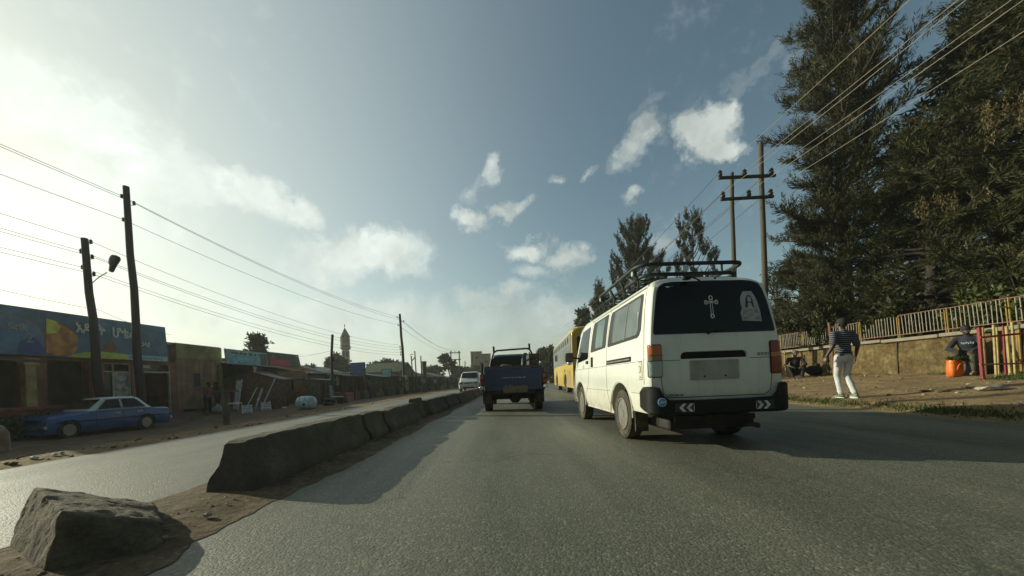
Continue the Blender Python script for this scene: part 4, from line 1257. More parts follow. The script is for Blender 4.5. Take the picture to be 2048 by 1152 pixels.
mb = MB(); mb.patch(dense([(-0.66, 1.16), (0.66, 1.16), (0.60, 1.50), (0.54, 1.57), (-0.54, 1.57), (-0.60, 1.50)], 0.2), lambda u, v, o: Vector((u, 2.02 - o, v)), 0.008, 2); mb.build('rear_window', GLASS_DK, pk)
for s in (-1, 1):
    mb = MB(); mb.patch([(2.2, 1.16), (3.3, 1.16), (3.05, 1.52), (2.25, 1.56)], lambda u, v, o, s=s: Vector((s * (0.80 - (v - 1.12) * 0.33 + 0.004 + o), u, v)), 0.004, 1); mb.build('side_window', GLASS_DK, pk)
    mb = MB(); mb.box((s * 0.93, 3.25, 1.22), (0.14, 0.06, 0.18), 0, None, 0.02); mb.tube([(s * 0.80, 3.25, 1.16), (s * 0.90, 3.25, 1.18)], 0.015, 6); mb.build('door_mirror', BLACKP, pk)
# roll bar with two horns
mb = MB()
P = [(-0.70, 1.84, 1.10), (-0.66, 1.85, 1.38), (-0.59, 1.86, 1.62), (-0.54, 1.86, 1.72), (-0.46, 1.86, 1.765), (0, 1.86, 1.785), (0.48, 1.86, 1.80), (0.56, 1.86, 1.77), (0.61, 1.86, 1.68), (0.66, 1.85, 1.42), (0.70, 1.84, 1.10)]
mb.tube(P, 0.028, 8)
mb.tube([(-0.55, 1.86, 1.70), (-0.555, 1.86, 1.90)], 0.035, 8); mb.tube([(0.555, 1.86, 1.76), (0.55, 1.86, 1.95)], 0.035, 8)
mb.build('roll_bar', mat('black_bar_paint', (0.02, 0.02, 0.02), 0.5, 0.3, 8), pk, smooth=50)
# what lies on the bed
TARP = mat('blue_tarpaulin', (0.024, 0.068, 0.112), 0.6, 0.3, 7, bmp=0.3)
o = hull_rock('tarpaulin_bundle', [(x, y, z) for x in (0.30, 0.54) for y in (10.45, 10.75) for z in (0.73, 1.40)] + [(0.33, 10.6, 1.62), (0.52, 10.6, 1.66), (0.42, 10.6, 1.68)], 2, 0.12, TARP, (0.40, 10.55, 1.2), 8)
tag(o, 'blue tarpaulin bundle standing on the bed of the blue pickup', 'bundle')
mb = MB()
for k in range(5):
    mb.box((0.0, 0.0, 0.06 + k * 0.17), (0.26, 0.9, 0.12), 0, None, 0.01)
for s in (-1, 1):
    for q in (-0.38, 0.38): mb.box((s * 0.115, q, 0.42), (0.03, 0.06, 0.84), 0, None, 0.004)
o = mb.build('crate', mat('grey_crate_wood', (0.06, 0.05, 0.04), 0.85, 0.3, 9), loc=(0.585, 9.65, 0.72), rot=(0, 0, 0.04)); tag(o, 'tall slatted wooden crate on the right side of the pickup bed', 'crate')
o = hull_rock('sack', [(x, y, z) for x in (-0.30, 0.02) for y in (9.75, 10.3) for z in (0.73, 1.28)], 2, 0.12, mat('sack_cloth', (0.16, 0.14, 0.10), 0.9, 0.25, 9, bmp=0.3), (-0.14, 10.0, 1.0), 5)
tag(o, 'pale full sack in the middle of the pickup bed', 'sack')

# ================================================================== yellow bus
bus = empty('city_bus', (2.98 + 1.25, 17.3, 0), R(-2.0), 'yellow and grey city bus ahead of the minibus', 'bus')
BYEL = body_paint('bus_yellow', (0.50, 0.36, 0.045), (0.25, 0.18, 0.09), 0.3, 1.1, 0.3, 0.45)
BGREY = mat('bus_grey_panel', (0.11, 0.115, 0.10), 0.4, 0.15, 3, coat=0.3, bmp=0.03)
mb = MB()
def busring(y, s=1.0, dz=0.0):
    pr = [(1.22, 0.32), (1.25, 0.45), (1.25, 1.4), (1.24, 2.9), (1.20, 3.2 - dz), (1.08, 3.32 - dz), (0.8, 3.38 - dz)]
    return [Vector((-w * s, y, z)) for w, z in pr] + [Vector((w * s, y, z)) for w, z in reversed(pr)]
mb.loft([busring(0, 0.95, 0.12), busring(0.05, 0.98, 0.05), busring(0.18), busring(5), busring(10.2), busring(10.5, 0.97, 0.08)])
bb = mb.build('body', BYEL, bus)
c = []
for s in (-1, 1):
    for yy in (2.9, 8.0):
        k = MB(); k.lathe([(0.58, -0.3), (0.58, 0.3)], (s * 1.2, yy, 0.5), 'x', 32); c.append(k)
cut_boxes(bb, c)
for s in (-1, 1):
    sfb = lambda u, v, o, s=s: Vector((s * (1.25 - 0.01 * max(0, (v - 1.4) / 1.5) + o), u, v))
    mb = MB(); mb.patch(dense([(0.12, 1.62), (10.3, 1.5), (10.3, 3.1), (1.0, 3.12), (0.12, 2.2)] if False else rect(0.12, 1.62, 10.3, 3.08), 0.6), sfb, 0.006, 2); mb.build('grey_band', BGREY, bus)
    for k in range(9):
        mb = MB(); mb.patch(rect(0.7 + k * 1.05, 1.75, 1.62 + k * 1.05, 2.52), lambda u, v, o, f=sfb: f(u, v, o + 0.0075), 0.004, 1); mb.build('window', glass_mat('bus_window_glass', (0.035, 0.04, 0.036), 0.06), bus)
        mb = MB(); mb.patch(rect(1.0 + k * 1.05, 2.66, 1.42 + k * 1.05, 2.95), lambda u, v, o, f=sfb: f(u, v, o + 0.0075), 0.006, 1); mb.build('vent_window', BLACKP, bus)
    for yy in (2.9, 8.0):
        wheel(bus, (s * 1.05, yy, 0.48), 0.48, 0.28, s)
        mb = MB(); mb.tube([Vector((s * 1.255, yy + 0.72 * math.cos(a), 0.5 + 0.80 * math.sin(a))) for a in [R(180 * k / 16) for k in range(17)]], 0.018, 5); mb.build('arch_trim', mat('trim_olive', (0.12, 0.10, 0.03), 0.6), bus)
    mb = MB(); mb.patch(rect(0.5, 0.45, 1.9, 1.2), lambda u, v, o, f=sfb: f(u, v, o + 0.001), 0.006, 1); mb.build('locker_flap', mat('brownish_flap', (0.27, 0.20, 0.08), 0.6, 0.2, 4), bus)
mb = MB()
for k in range(22): mb.box((-1.19, 0.02, 2.0 + k * 0.052), (0.10, 0.03, 0.02))
mb.build('louvre', mat('louvre_yellow', (0.40, 0.30, 0.05), 0.5), bus)
mb = MB(); mb.patch(rrect(-0.95, 1.75, 0.95, 2.9, 0.12), lambda u, v, o: Vector((u, -o + 0.005, v)), 0.012, 2); mb.build('rear_window', GLASS_DK, bus)
mb = MB(); mb.box((0, -0.02, 0.55), (2.3, 0.12, 0.30), 0, None, 0.03); mb.build('rear_bumper', BLACKP, bus)
for s in (-1, 1):
    mb = MB(); mb.box((s * 1.05, -0.01, 1.2), (0.16, 0.04, 0.45), 0, None, 0.02); mb.build('tail_light', L_RED, bus)
    mb = MB(); mb.tube([(s * 1.2, 10.4, 2.9), (s * 1.45, 10.6, 2.95), (s * 1.5, 10.6, 2.7)], 0.025, 6); mb.box((s * 1.5, 10.6, 2.42), (0.2, 0.12, 0.5), 0, None, 0.04); mb.build('door_mirror', BLACKP, bus)

# ================================================================== oncoming white minivan (front towards us)
mv = empty('minivan', W(937, 770, 29.0).xy.to_3d(), R(180), 'white minivan coming the other way beyond the barrier', 'minivan')
MWHITE = body_paint('minivan_paint', (0.50, 0.53, 0.50), (0.3, 0.24, 0.15), 0.2, 0.6)
def mring(y, zt, wt_, wb=0.84):
    return [Vector((-wb + 0.05, y, 0.28)), Vector((-wb, y, 0.5)), Vector((-wb, y, min(0.95, zt - 0.1))), Vector((-wt_, y, zt - 0.10)), Vector((-wt_ + 0.12, y, zt)), Vector((wt_ - 0.12, y, zt)), Vector((wt_, y, zt - 0.10)), Vector((wb, y, min(0.95, zt - 0.1))), Vector((wb, y, 0.5)), Vector((wb - 0.05, y, 0.28))]
mb = MB()
mb.loft([mring(-4.0, 1.55, 0.68, 0.80), mring(-3.8, 1.66, 0.70), mring(-3.0, 1.70, 0.71), mring(-1.6, 1.70, 0.71), mring(-1.25, 1.64, 0.70), mring(-0.75, 1.12, 0.78), mring(-0.45, 1.0, 0.78), mring(-0.1, 0.86, 0.76), mring(0.0, 0.7, 0.72, 0.78)])
mvb = mb.build('body', MWHITE, mv)
c = []
for s in (-1, 1):
    for yy in (-0.8, -3.3):
        k = MB(); k.lathe([(0.36, -0.2), (0.36, 0.2)], (s * 0.84, yy, 0.32), 'x', 28); c.append(k)
cut_boxes(mvb, c)
mb = MB()
sl_ = lambda u, v, o: Vector((u, -0.75 - (v - 1.12) * 0.96 + 0.012 + o, v + 0.01 + o * 0.6))
mb.patch(dense([(-0.70, 1.14), (0.70, 1.14), (0.63, 1.56), (0.58, 1.60), (-0.58, 1.60), (-0.63, 1.56)], 0.3), sl_, 0.006, 2); mb.build('windscreen', GLASS_DK, mv)
for s in (-1, 1):
    sfm = lambda u, v, o, s=s: Vector((s * (0.84 - (v - 0.95) * 0.20 + 0.006 + o), u, v))
    for (a, b_) in ((-1.95, -1.0), (-2.9, -2.05), (-3.75, -3.0)):
        mb = MB(); mb.patch(rect(a, 1.08, b_ - (0.0 if a != -1.95 else 0.0), 1.50) if a != -1.95 else [(a, 1.08), (b_ + 0.1, 1.08), (b_ - 0.35, 1.50), (a, 1.50)], sfm, 0.004, 1); mb.build('side_window', GLASS_DK, mv)
    wheel(mv, (s * 0.75, -0.8, 0.31), 0.31, 0.18, s); wheel(mv, (s * 0.75, -3.3, 0.31), 0.31, 0.18, s)
    mb = MB(); mb.box((s * 0.60, -0.02, 0.74), (0.30, 0.10, 0.13), 0, (0, 0, -s * 0.25), 0.03); mb.build('headlight', lens('headlight_lens', (0.13, 0.13, 0.11)), mv)
    mb = MB(); mb.box((s * 0.92, -1.0, 1.1), (0.16, 0.08, 0.12), 0, None, 0.03); mb.build('door_mirror', MWHITE, mv)
mb = MB(); mb.box((0, 0.03, 0.45), (1.5, 0.12, 0.26), 0, None, 0.04); mb.build('front_bumper', MWHITE, mv)
mb = MB(); mb.box((0, 0.10, 0.36), (0.9, 0.02, 0.12), 0, None, 0.01); mb.box((0, 0.0, 0.72), (0.7, 0.03, 0.07), 0, None, 0.01); mb.build('grille', BLACKP, mv)

# ================================================================== blue saloon with a white roof, parked side-on (nose towards us)
sd = empty('saloon_car', (-15.88, 11.50, -0.57), R(168), 'blue boxy saloon car with white roof parked before the hotel', 'car')
sd.scale = (1, 0.83, 1.0)
SBLUE = body_paint('saloon_paint', (0.028, 0.105, 0.33), (0.10, 0.085, 0.07), 0.15, 0.55, 0.4, 0.35, 0.1)
SROOF = mat('saloon_white_roof', (0.715, 0.728, 0.676), 0.4, 0.1, 4, coat=0.3, bmp=0.02)
L_ = 4.15
mb = MB()
def sring(y, zt, w=0.79):
    return [Vector((-w + 0.07, y, 0.20)), Vector((-w, y, 0.36)), Vector((-w - 0.005, y, min(0.62, zt - 0.08))), Vector((-w + 0.03, y, zt - 0.05)), Vector((-w + 0.10, y, zt)), Vector((w - 0.10, y, zt)), Vector((w - 0.03, y, zt - 0.05)), Vector((w + 0.005, y, min(0.62, zt - 0.08))), Vector((w, y, 0.36)), Vector((w - 0.07, y, 0.20))]
mb.loft([sring(0, 0.70, 0.74), sring(-0.06, 0.76), sring(-0.5, 0.80), sring(-1.25, 0.88), sring(-1.4, 0.90), sring(-3.2, 0.90), sring(-3.35, 0.89), sring(-4.0, 0.86), sring(-4.12, 0.82, 0.77), sring(-4.15, 0.72, 0.74)])
sb = mb.build('body', SBLUE, sd)
SW = (-0.62, -3.18)
c = []
for s in (-1, 1):
    for yy in SW:
        k = MB(); k.lathe([(0.345, -0.16), (0.345, 0.16)], (s * 0.80, yy, 0.30), 'x', 32); c.append(k)
cut_boxes(sb, c)
def cring(y, zt, w):
    return [Vector((-0.74, y, 0.88)), Vector((-w - 0.01, y, zt - 0.06)), Vector((-w + 0.08, y, zt)), Vector((w - 0.08, y, zt)), Vector((w + 0.01, y, zt - 0.06)), Vector((0.74, y, 0.88))]
mb = MB()
lo_ = [cring(-1.25, 0.92, 0.66), cring(-1.42, 1.05, 0.62), cring(-1.72, 1.27, 0.585), cring(-1.9, 1.335, 0.57), cring(-2.4, 1.36, 0.57), cring(-2.85, 1.345, 0.57), cring(-3.05, 1.29, 0.58), cring(-3.35, 1.02, 0.62), cring(-3.5, 0.90, 0.66)]
mb.loft(lo_); mb.build('roof', SROOF, sd, smooth=35)
for s in (-1, 1):
    sfs = lambda u, v, o, s=s: Vector((s * (0.745 - (v - 0.88) * 0.37 + 0.006 + o), u, v))
    mb = MB(); mb.patch([(-1.50, 0.93), (-1.86, 1.26), (-2.28, 1.275), (-2.28, 0.93)], sfs, 0.006, 1); fw = mb.build('front_side_window', GLASS_DK, sd)
    mb = MB(); mb.patch([(-2.36, 0.93), (-2.36, 1.275), (-2.84, 1.265), (-3.12, 1.04), (-3.16, 0.93)], sfs, 0.006, 1); mb.build('rear_side_window', GLASS_DK, sd)
    mb = MB()
    for (a, b_) in (((-1.44, 0.92), (-1.83, 1.285)), ((-1.83, 1.285), (-2.86, 1.285)), ((-2.32, 0.92), (-2.32, 1.285)), ((-1.44, 0.915), (-3.2, 0.915)), ((-2.86, 1.285), (-3.2, 0.92))):
        mb.tube([sfs(a[0], a[1], 0.010), sfs(b_[0], b_[1], 0.010)], 0.011, 5)
    mb.build('window_trim', CHROME, sd)
    sfd = lambda u, v, o, s=s: Vector((s * (0.795 + o), u, v))
    mb = MB()
    for (a, b_) in (((-1.42, 0.88), (-1.42, 0.30)), ((-2.32, 0.88), (-2.32, 0.28)), ((-3.1, 0.88), (-2.95, 0.62))):
        mb = MB(); mb.tube([sfd(a[0], a[1], 0.0), sfd(b_[0], b_[1], 0.0)], 0.006, 5)
        mb.build('door_gap', SEAL, sd)
    for u in (-2.12, -2.92):
        mb = MB(); mb.patch(rrect(u - 0.09, 0.745, u + 0.09, 0.775, 0.01, 2), sfd, 0.025, 1); mb.build('door_handle', CHROME, sd)
    mb = MB(); mb.patch(rect(-3.9, 0.55, -0.25, 0.575), sfd, 0.012, 1); mb.build('side_moulding', BLACKP, sd)
    for yy in SW: wheel(sd, (s * 0.70, yy, 0.30), 0.30, 0.17, s, None, mat('bright_hubcap', (0.34, 0.34, 0.31), 0.4, 0.2, 10, met=0.6), 10)
    mb = MB(); mb.box((s * 0.52, 0.0, 0.62), (0.26, 0.05, 0.15), 0, None, 0.02); mb.build('headlight', MATS['headlight_lens'], sd)
    mb = MB(); mb.box((s * 0.56, -4.15, 0.66), (0.30, 0.04, 0.13), 0, None, 0.02); mb.build('tail_light', L_RED, sd)
mb = MB(); mb.patch([(-0.60, 0.95), (0.60, 0.95), (0.52, 1.27), (-0.52, 1.27)], lambda u, v, o: Vector((u, -1.29 - (v - 0.94) * 1.36 + 0.012 + o, v + 0.008 + o)), 0.006, 1); mb.build('windscreen', GLASS_DK, sd)
mb = MB(); mb.patch([(-0.60, 0.97), (0.60, 0.97), (0.53, 1.25), (-0.53, 1.25)], lambda u, v, o: Vector((u, -3.43 + (v - 0.94) * 1.12 - 0.014 - o, v + 0.012 + o)), 0.006, 1); mb.build('rear_window', GLASS_DK, sd)
for yy in (0.03, -4.18):
    mb = MB(); mb.box((0, yy, 0.42), (1.60, 0.09, 0.10), 0, None, 0.02); mb.build('bumper', CHROME, sd)
mb = MB(); mb.box((0, -0.01, 0.62), (0.76, 0.03, 0.13), 0, None, 0.008); mb.build('grille', BLACKP, sd)
# ================================================================== left side: hotel, shops
XF = -18.5                                  # front line of the buildings
def ff(xf=XF):
    return lambda u, v, o: Vector((xf + o, u, v))
PLASTER = mat('brown_plaster', (0.3264, 0.2154, 0.1306), 0.9, 0.3, 2.0, dirt=(0.05, 0.045, 0.035), dirt_amt=0.7, bmp=0.3)
REDWALL = mat('dull_red_wall', (0.3328, 0.1485, 0.1075), 0.9, 0.25, 2.0, dirt=(0.05, 0.04, 0.03), dirt_amt=0.6, bmp=0.2)
OLIVE = mat('olive_fascia_paint', (0.289, 0.2746, 0.1214), 0.85, 0.3, 2.2, dirt=(0.12, 0.065, 0.04), dirt_amt=0.7, bmp=0.2)
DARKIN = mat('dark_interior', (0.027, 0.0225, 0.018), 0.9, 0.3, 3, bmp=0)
OCHREP = mat('ochre_pillar_paint', (0.504, 0.378, 0.189), 0.85, 0.25, 3, dirt=(0.08, 0.06, 0.04), dirt_amt=0.6)
TIN = mat('corrugated_tin', (0.364, 0.364, 0.3276), 0.5, 0.25, 2.5, met=0.5, dirt=(0.16, 0.085, 0.045), dirt_amt=0.75, bmp=0.1)
RUSTTIN = mat('rusty_corrugated_tin', (0.312, 0.1976, 0.1248), 0.75, 0.35, 2.5, met=0.25, dirt=(0.22, 0.18, 0.13), dirt_amt=0.5, bmp=0.15)
CREAMF = mat('cream_frame_paint', (0.56, 0.504, 0.35), 0.7, 0.2, 5)
SHOPGL = glass_mat('dusty_shop_glass', (0.11, 0.13, 0.12), 0.18, 0.6)
def corr(mb, p0, ux, uy, lx, ly, pitch=0.12, amp=0.018, m=0):
    """corrugated sheet: ridges run along uy"""
    ux, uy = Vector(ux).normalized(), Vector(uy).normalized()
    nz = ux.cross(uy).normalized()
    k = max(4, int(lx / pitch * 4))
    vs = []
    for t in (0.0, -0.006):
        for i in range(k + 1):
            s = lx * i / k
            h = amp * math.sin(2 * PI * s / pitch)
            for j in (0, 1): vs.append(Vector(p0) + ux * s + uy * (ly * j) + nz * (h + t))
    q = 2 * (k + 1)
    fs = []
    for i in range(k):
        a = 2 * i
        fs += [(a, a + 2, a + 3, a + 1), (q + a + 1, q + a + 3, q + a + 2, q + a), (a, q + a, q + a + 2, a + 2), (a + 1, a + 3, q + a + 3, q + a + 1)]
    fs += [(0, 1, q + 1, q), (2 * k, q + 2 * k, q + 2 * k + 1, 2 * k + 1)]
    mb.add(vs, fs, m)

hot = empty('hotel_building', (XF, 14, -0.3), 0, 'single storey hotel under a long painted blue sign with white script', 'hotel')
HZ = 0.3   # child offset: build in world then shift
def P(mb, name, mats, parent, smooth=30):
    """build in world coordinates and hang under parent"""
    o = mb.build(name, mats, None, smooth=smooth)
    o.parent = parent
    o.matrix_parent_inverse = Matrix.Identity(4)
    o.location = -Vector(parent.location)
    return o
# walls with real openings (piers between), floor -0.25 .. 2.5
mb = MB()
Yw = [(7.0, 12.6), (13.15, 13.95), (15.25, 15.75), (17.05, 17.45), (19.0, 19.3)]
for a, b_ in Yw: mb.b2((XF - 0.25, a, -0.6), (XF, b_, 2.35))
mb.b2((XF - 0.25, 7.0, 2.35), (XF, 19.3, 2.52))
mb.b2((XF - 7, 19.1, -0.6), (XF - 0.25, 19.3, 3.5)); mb.b2((XF - 7, 7.0, -0.6), (XF - 0.25, 7.2, 3.5)); mb.b2((XF - 7, 7.0, -0.6), (XF - 6.8, 19.3, 3.5))
mb.b2((XF - 0.2, 15.75, -0.6), (XF - 0.02, 17.05, 0.45))
P(mb, 'wall', REDWALL, hot)
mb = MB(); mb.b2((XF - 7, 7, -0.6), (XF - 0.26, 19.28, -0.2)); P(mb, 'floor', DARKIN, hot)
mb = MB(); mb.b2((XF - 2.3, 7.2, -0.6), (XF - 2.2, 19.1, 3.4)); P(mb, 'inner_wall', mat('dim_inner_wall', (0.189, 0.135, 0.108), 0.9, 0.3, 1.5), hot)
mb = MB(); mb.b2((XF - 7.1, 6.9, 3.5), (XF - 0.1, 19.35, 3.62)); P(mb, 'roof', TIN, hot)
mb = MB(); mb.b2((XF + 0.02, 13.17, -0.5), (XF + 0.22, 13.47, 2.36)); mb.b2((XF + 0.0, 13.1, 2.1), (XF + 0.26, 13.54, 2.38)); P(mb, 'pillar', OCHREP, hot)
mb = MB(); mb.b2((XF + 0.02, 15.28, -0.5), (XF + 0.2, 15.72, 2.36)); P(mb, 'pillar', mat('dull_red_pillar', (0.3375, 0.1462, 0.1013), 0.85, 0.25, 3), hot)
# window with two lights and transom
mb = MB()
for y in (15.76, 16.28, 17.0): mb.b2((XF - 0.14, y, 0.45), (XF - 0.06, y + 0.05, 2.35))
for z in (0.45, 1.92, 2.30): mb.b2((XF - 0.135, 15.76, z), (XF - 0.065, 17.05, z + 0.05))
wf = P(mb, 'window_frame', CREAMF, hot)
mb = MB(); mb.patch(rect(16.33, 0.5, 17.0, 1.92), ff(XF - 0.11), 0.01, 1); P(mb, 'pane', mat('pasted_over_pane', (0.392, 0.4116, 0.392), 0.6, 0.55, 6, dirt=(0.06, 0.05, 0.04), dirt_amt=0.8, bmp=0), wf)
mb = MB(); mb.patch(rect(15.81, 0.5, 16.28, 1.92), ff(XF - 0.11), 0.01, 1); mb.patch(rect(15.81, 1.97, 17.0, 2.3), ff(XF - 0.11), 0.01, 1); P(mb, 'pane', GLASS_DK, wf)
for o in wf.children: o.location = (0, 0, 0)
# doorway
mb = MB()
for y in (17.46, 18.94): mb.b2((XF - 0.12, y, -0.2), (XF - 0.02, y + 0.07, 2.35))
mb.b2((XF - 0.12, 17.53, 1.92), (XF - 0.02, 18.94, 2.0)); P(mb, 'door_frame', CREAMF, hot)
mb = MB(); mb.b2((XF - 0.10, 17.55, 0.9), (XF - 0.06, 18.15, 1.0)); mb.b2((XF - 1.0, 18.3, -0.2), (XF - 0.5, 18.8, 0.75)); P(mb, 'counter', DARKIN, hot)
mb = MB(); mb.patch(rect(17.55, 2.02, 18.92, 2.33), ff(XF - 0.09), 0.01, 1); P(mb, 'transom_pane', GLASS_DK, hot)
mb = MB(); mb.patch(rect(17.62, 2.15, 18.0, 2.32), ff(XF - 0.07), 0.008, 1); P(mb, 'notice', WHITE_ST, hot)
# sign board hung out in front of the parapet
XS = XF + 0.28
SIGNB = mat('sign_night_blue', (0.154, 0.2475, 0.3525), 0.65, 0.25, 1.6, dirt=(0.06, 0.075, 0.09), dirt_amt=0.5, bmp=0.05)
SIGNL = mat('sign_mid_blue', (0.169, 0.2665, 0.429), 0.65, 0.3, 2.2, bmp=0.05)
SIGND = mat('sign_deep_blue', (0.091, 0.13, 0.325), 0.65, 0.25, 2.2, bmp=0.05)
S_OR = mat('sign_orange', (0.75, 0.33, 0.105), 0.65, 0.45, 3.5, dirt=(0.12, 0.04, 0.025), dirt_amt=0.7, bmp=0)
S_YE = mat('sign_yellow', (0.75, 0.72, 0.135), 0.65, 0.3, 3, bmp=0)
S_GR = mat('sign_lime', (0.5984, 0.68, 0.1496), 0.65, 0.2, 3, bmp=0)
S_TE = mat('sign_pale_teal', (0.4335, 0.6375, 0.6375), 0.65, 0.2, 3, bmp=0)
S_WH = mat('sign_white', (0.748, 0.748, 0.693), 0.65, 0.2, 6, bmp=0)
S_CR = mat('sign_cream', (0.33, 0.27, 0.17), 0.65, 0.3, 6, bmp=0)
sgn_ = empty('hotel_sign', (XS, 14.5, 3.4), 0, 'long blue hotel sign board with white script, fruit picture and lime stripe', 'sign')
mb = MB(); mb.prism([(9.5, 2.46), (18.62, 2.52), (18.5, 4.33), (9.5, 4.24)], lambda u, v, d: Vector((XS - d, u, v)), 0.0, 0.14); P(mb, 'board', SIGNB, sgn_)
fo = lambda k: (lambda u, v, o: Vector((XS + 0.004 * k + o, u, v)))
mb = MB(); oval = [(9.6, 2.5), (13.35, 2.5), (13.6, 2.75), (13.68, 3.05), (13.6, 3.4), (13.4, 3.68), (12.9, 3.84), (12.2, 3.90), (9.6, 3.92)]
mb.patch([(u + 0.05, v + 0.04) for u, v in oval], fo(1), 0.002, 1, 1); mb.patch(oval, fo(2), 0.002, 1, 0); P(mb, 'oval_panel', [SIGNL, S_CR], sgn_, 0)
mb = MB(); mb.patch([(12.9, 2.52), (13.7, 2.52), (13.68, 2.8), (13.4, 3.2), (13.0, 3.0)], fo(3), 0.002, 1); P(mb, 'deep_panel', SIGND, sgn_, 0)
mb = MB(); mb.patch([(13.72, 2.6), (14.0, 2.52), (14.55, 2.60), (14.72, 2.9), (14.74, 3.40), (14.5, 3.60), (14.15, 3.86), (13.74, 3.98)], fo(4), 0.002, 2, 0)
mb.patch([(13.75, 3.35), (14.05, 3.42), (14.2, 3.7), (14.05, 3.90), (13.75, 3.96)], fo(5), 0.002, 1, 1); P(mb, 'fruit_picture', [S_OR, S_YE], sgn_, 0)
mb = MB(); mb.patch([(15.7, 2.85), (15.9, 2.80), (16.1, 2.82), (16.2, 3.0), (16.1, 3.2), (15.85, 3.28), (15.66, 3.1)], fo(4), 0.002, 1); P(mb, 'small_fruit', mat('sign_dull_orange', (0.3, 0.14, 0.07), 0.65, 0.3, 5, bmp=0), sgn_, 0)
mb = MB(); mb.patch([(14.3, 2.49), (16.6, 2.505), (16.6, 2.77), (15.6, 2.80), (15.0, 2.74), (14.6, 2.62)], fo(5), 0.002, 1, 0); mb.patch(rect(16.6, 2.51, 18.55, 2.76), fo(5), 0.002, 1, 1); P(mb, 'lime_stripe', [S_GR, S_TE], sgn_, 0)
mb = MB()
def sign_text(body, y, z, size, m=0, k=6, sx=1.0, bold=0.012):
    M = frame_m((XS + 0.004 * k + 0.004, y, z), (0, 1, 0), (0, 0, 1))
    mb = MB(); add_text(mb, body, size, M, 0, 0.003, bold, sx); P(mb, 'lettering', S_WH if m == 0 else mat('sign_grey_white', (0.36, 0.38, 0.37), 0.65, 0.2, 6, bmp=0), sgn_, 0)
sign_text('አዶናት', 15.20, 3.72, 0.56, sx=0.80, bold=0.016); sign_text('ሆቴል', 16.52, 3.70, 0.60, sx=0.85, bold=0.016)
sign_text('ጋላያ', 17.45, 3.30, 0.28, bold=0.008); sign_text('ዐፍ', 18.15, 2.95, 0.18, 1, bold=0.002)
sign_text('ቋቋ', 12.95, 3.5, 0.42, 1, k=7); sign_text('2', 13.25, 3.12, 0.5, 1, k=7, bold=0.0)
mb = MB()
for k in range(16): mb.patch(rect(16.7 + k * 0.1, 2.57 + 0.02 * (k % 3), 16.75 + k * 0.1, 2.66 + 0.02 * (k % 2)), fo(7), 0.002, 1)
P(mb, 'small_print', SIGNL, sgn_, 0)
# steps, awning over the left end
aw = MB(); aw.prism([(0, 2.42), (0.0, 2.37), (1.5, 2.12), (1.5, 2.17)], lambda u, v, d: Vector((XF + 0.05 + u, d, v)), 9.5, 12.9)
o = aw.build('awning', mat('olive_canvas', (0.085, 0.07, 0.03), 0.85, 0.3, 3, dirt=(0.16, 0.05, 0.03), dirt_amt=0.5)); tag(o, 'faded olive awning under the left end of the hotel sign', 'awning')
mb = MB(); mb.b2((XF + 0.05, 15.4, -0.55), (XF + 1.1, 19.2, -0.24), 0, 0.03); o = mb.build('doorstep', CONC); tag(o, 'concrete step along the hotel door', 'step')
# planter wall with shrubs at the left end
mb = MB(); mb.b2((-16.95, 10.8, -0.7), (-16.65, 12.95, 0.42), 0, 0.02); mb.b2((-17.0, 10.75, 0.42), (-16.6, 13.0, 0.55), 0, 0.015)
pl = mb.build('planter_wall', mat('red_brick_planter', (0.272, 0.088, 0.064), 0.85, 0.35, 6, dirt=(0.08, 0.06, 0.04), dirt_amt=0.6)); tag(pl, 'low red planter wall at the nose of the blue saloon', 'wall')
SHRUB = leaf_mat('greyish_shrub_leaf', (0.03, 0.035, 0.02), (0.07, 0.08, 0.05), (0.16, 0.16, 0.11), 0.6, 0.15)
rs = random.Random(21); B, D = [], []
for i in range(2600):
    y = rs.uniform(10.9, 12.9); x = -16.3 + rs.gauss(0, 0.16); z = ground_z(x, y) + rs.random() ** 0.8 * (0.75 + 0.15 * mnoise.noise(Vector((y * 2, 0, 0))))
    B.append((x, y, z)); D.append((rs.gauss(0, 1), rs.gauss(0, 1), rs.gauss(0.4, 0.7)))
o = blades('hedge', B, D, 0.09, 0.05, SHRUB, seed=2); tag(o, 'low greyish hedge in front of the red planter wall', 'hedge')

# olive and brown shop house right of the hotel
sh = empty('shop_house', (XF, 20.8, -0.3), 0, 'plain brown shop house with a peeling olive fascia beside the hotel', 'building')
mb = MB(); mb.b2((XF - 7, 19.32, -0.6), (XF, 22.3, 3.55)); P(mb, 'wall', PLASTER, sh)
mb = MB(); mb.b2((XF + 0.003, 19.31, 2.75), (XF + 0.06, 22.32, 3.58)); mb.b2((XF - 7.05, 19.31, 3.553), (XF + 0.0, 22.32, 3.62)); P(mb, 'fascia', OLIVE, sh)
mb = MB()
for k in range(7): mb.tube([(XF + 0.02, 19.6 + k * 0.38, -0.3), (XF + 0.02, 19.6 + k * 0.38, 2.7)], 0.012, 5)
for z in (0.6, 1.6): mb.b2((XF + 0.003, 19.4, z), (XF + 0.03, 22.2, z + 0.04))
P(mb, 'shutter', mat('brown_shutter', (0.324, 0.189, 0.1215), 0.7, 0.3, 5), sh)
mb = MB(); mb.patch(rect(20.35, 1.2, 20.75, 1.95), ff(XF + 0.03), 0.006, 1); P(mb, 'poster', mat('dark_blue_poster', (0.03, 0.035, 0.075), 0.6, 0.4, 6), sh)
mb = MB(); mb.b2((XF + 0.06, 21.98, 0.6), (XF + 0.12, 22.28, 2.5)); P(mb, 'curtain', mat('olive_curtain', (0.15, 0.13, 0.035), 0.85, 0.3, 6), sh)
mb = MB(); mb.b2((XF + 0.05, 19.6, -0.55), (XF + 0.8, 22.0, -0.1), 0, 0.03); o = mb.build('bench_ledge', CONC); tag(o, 'low cement ledge along the foot of the plain brown shop house', 'ledge')

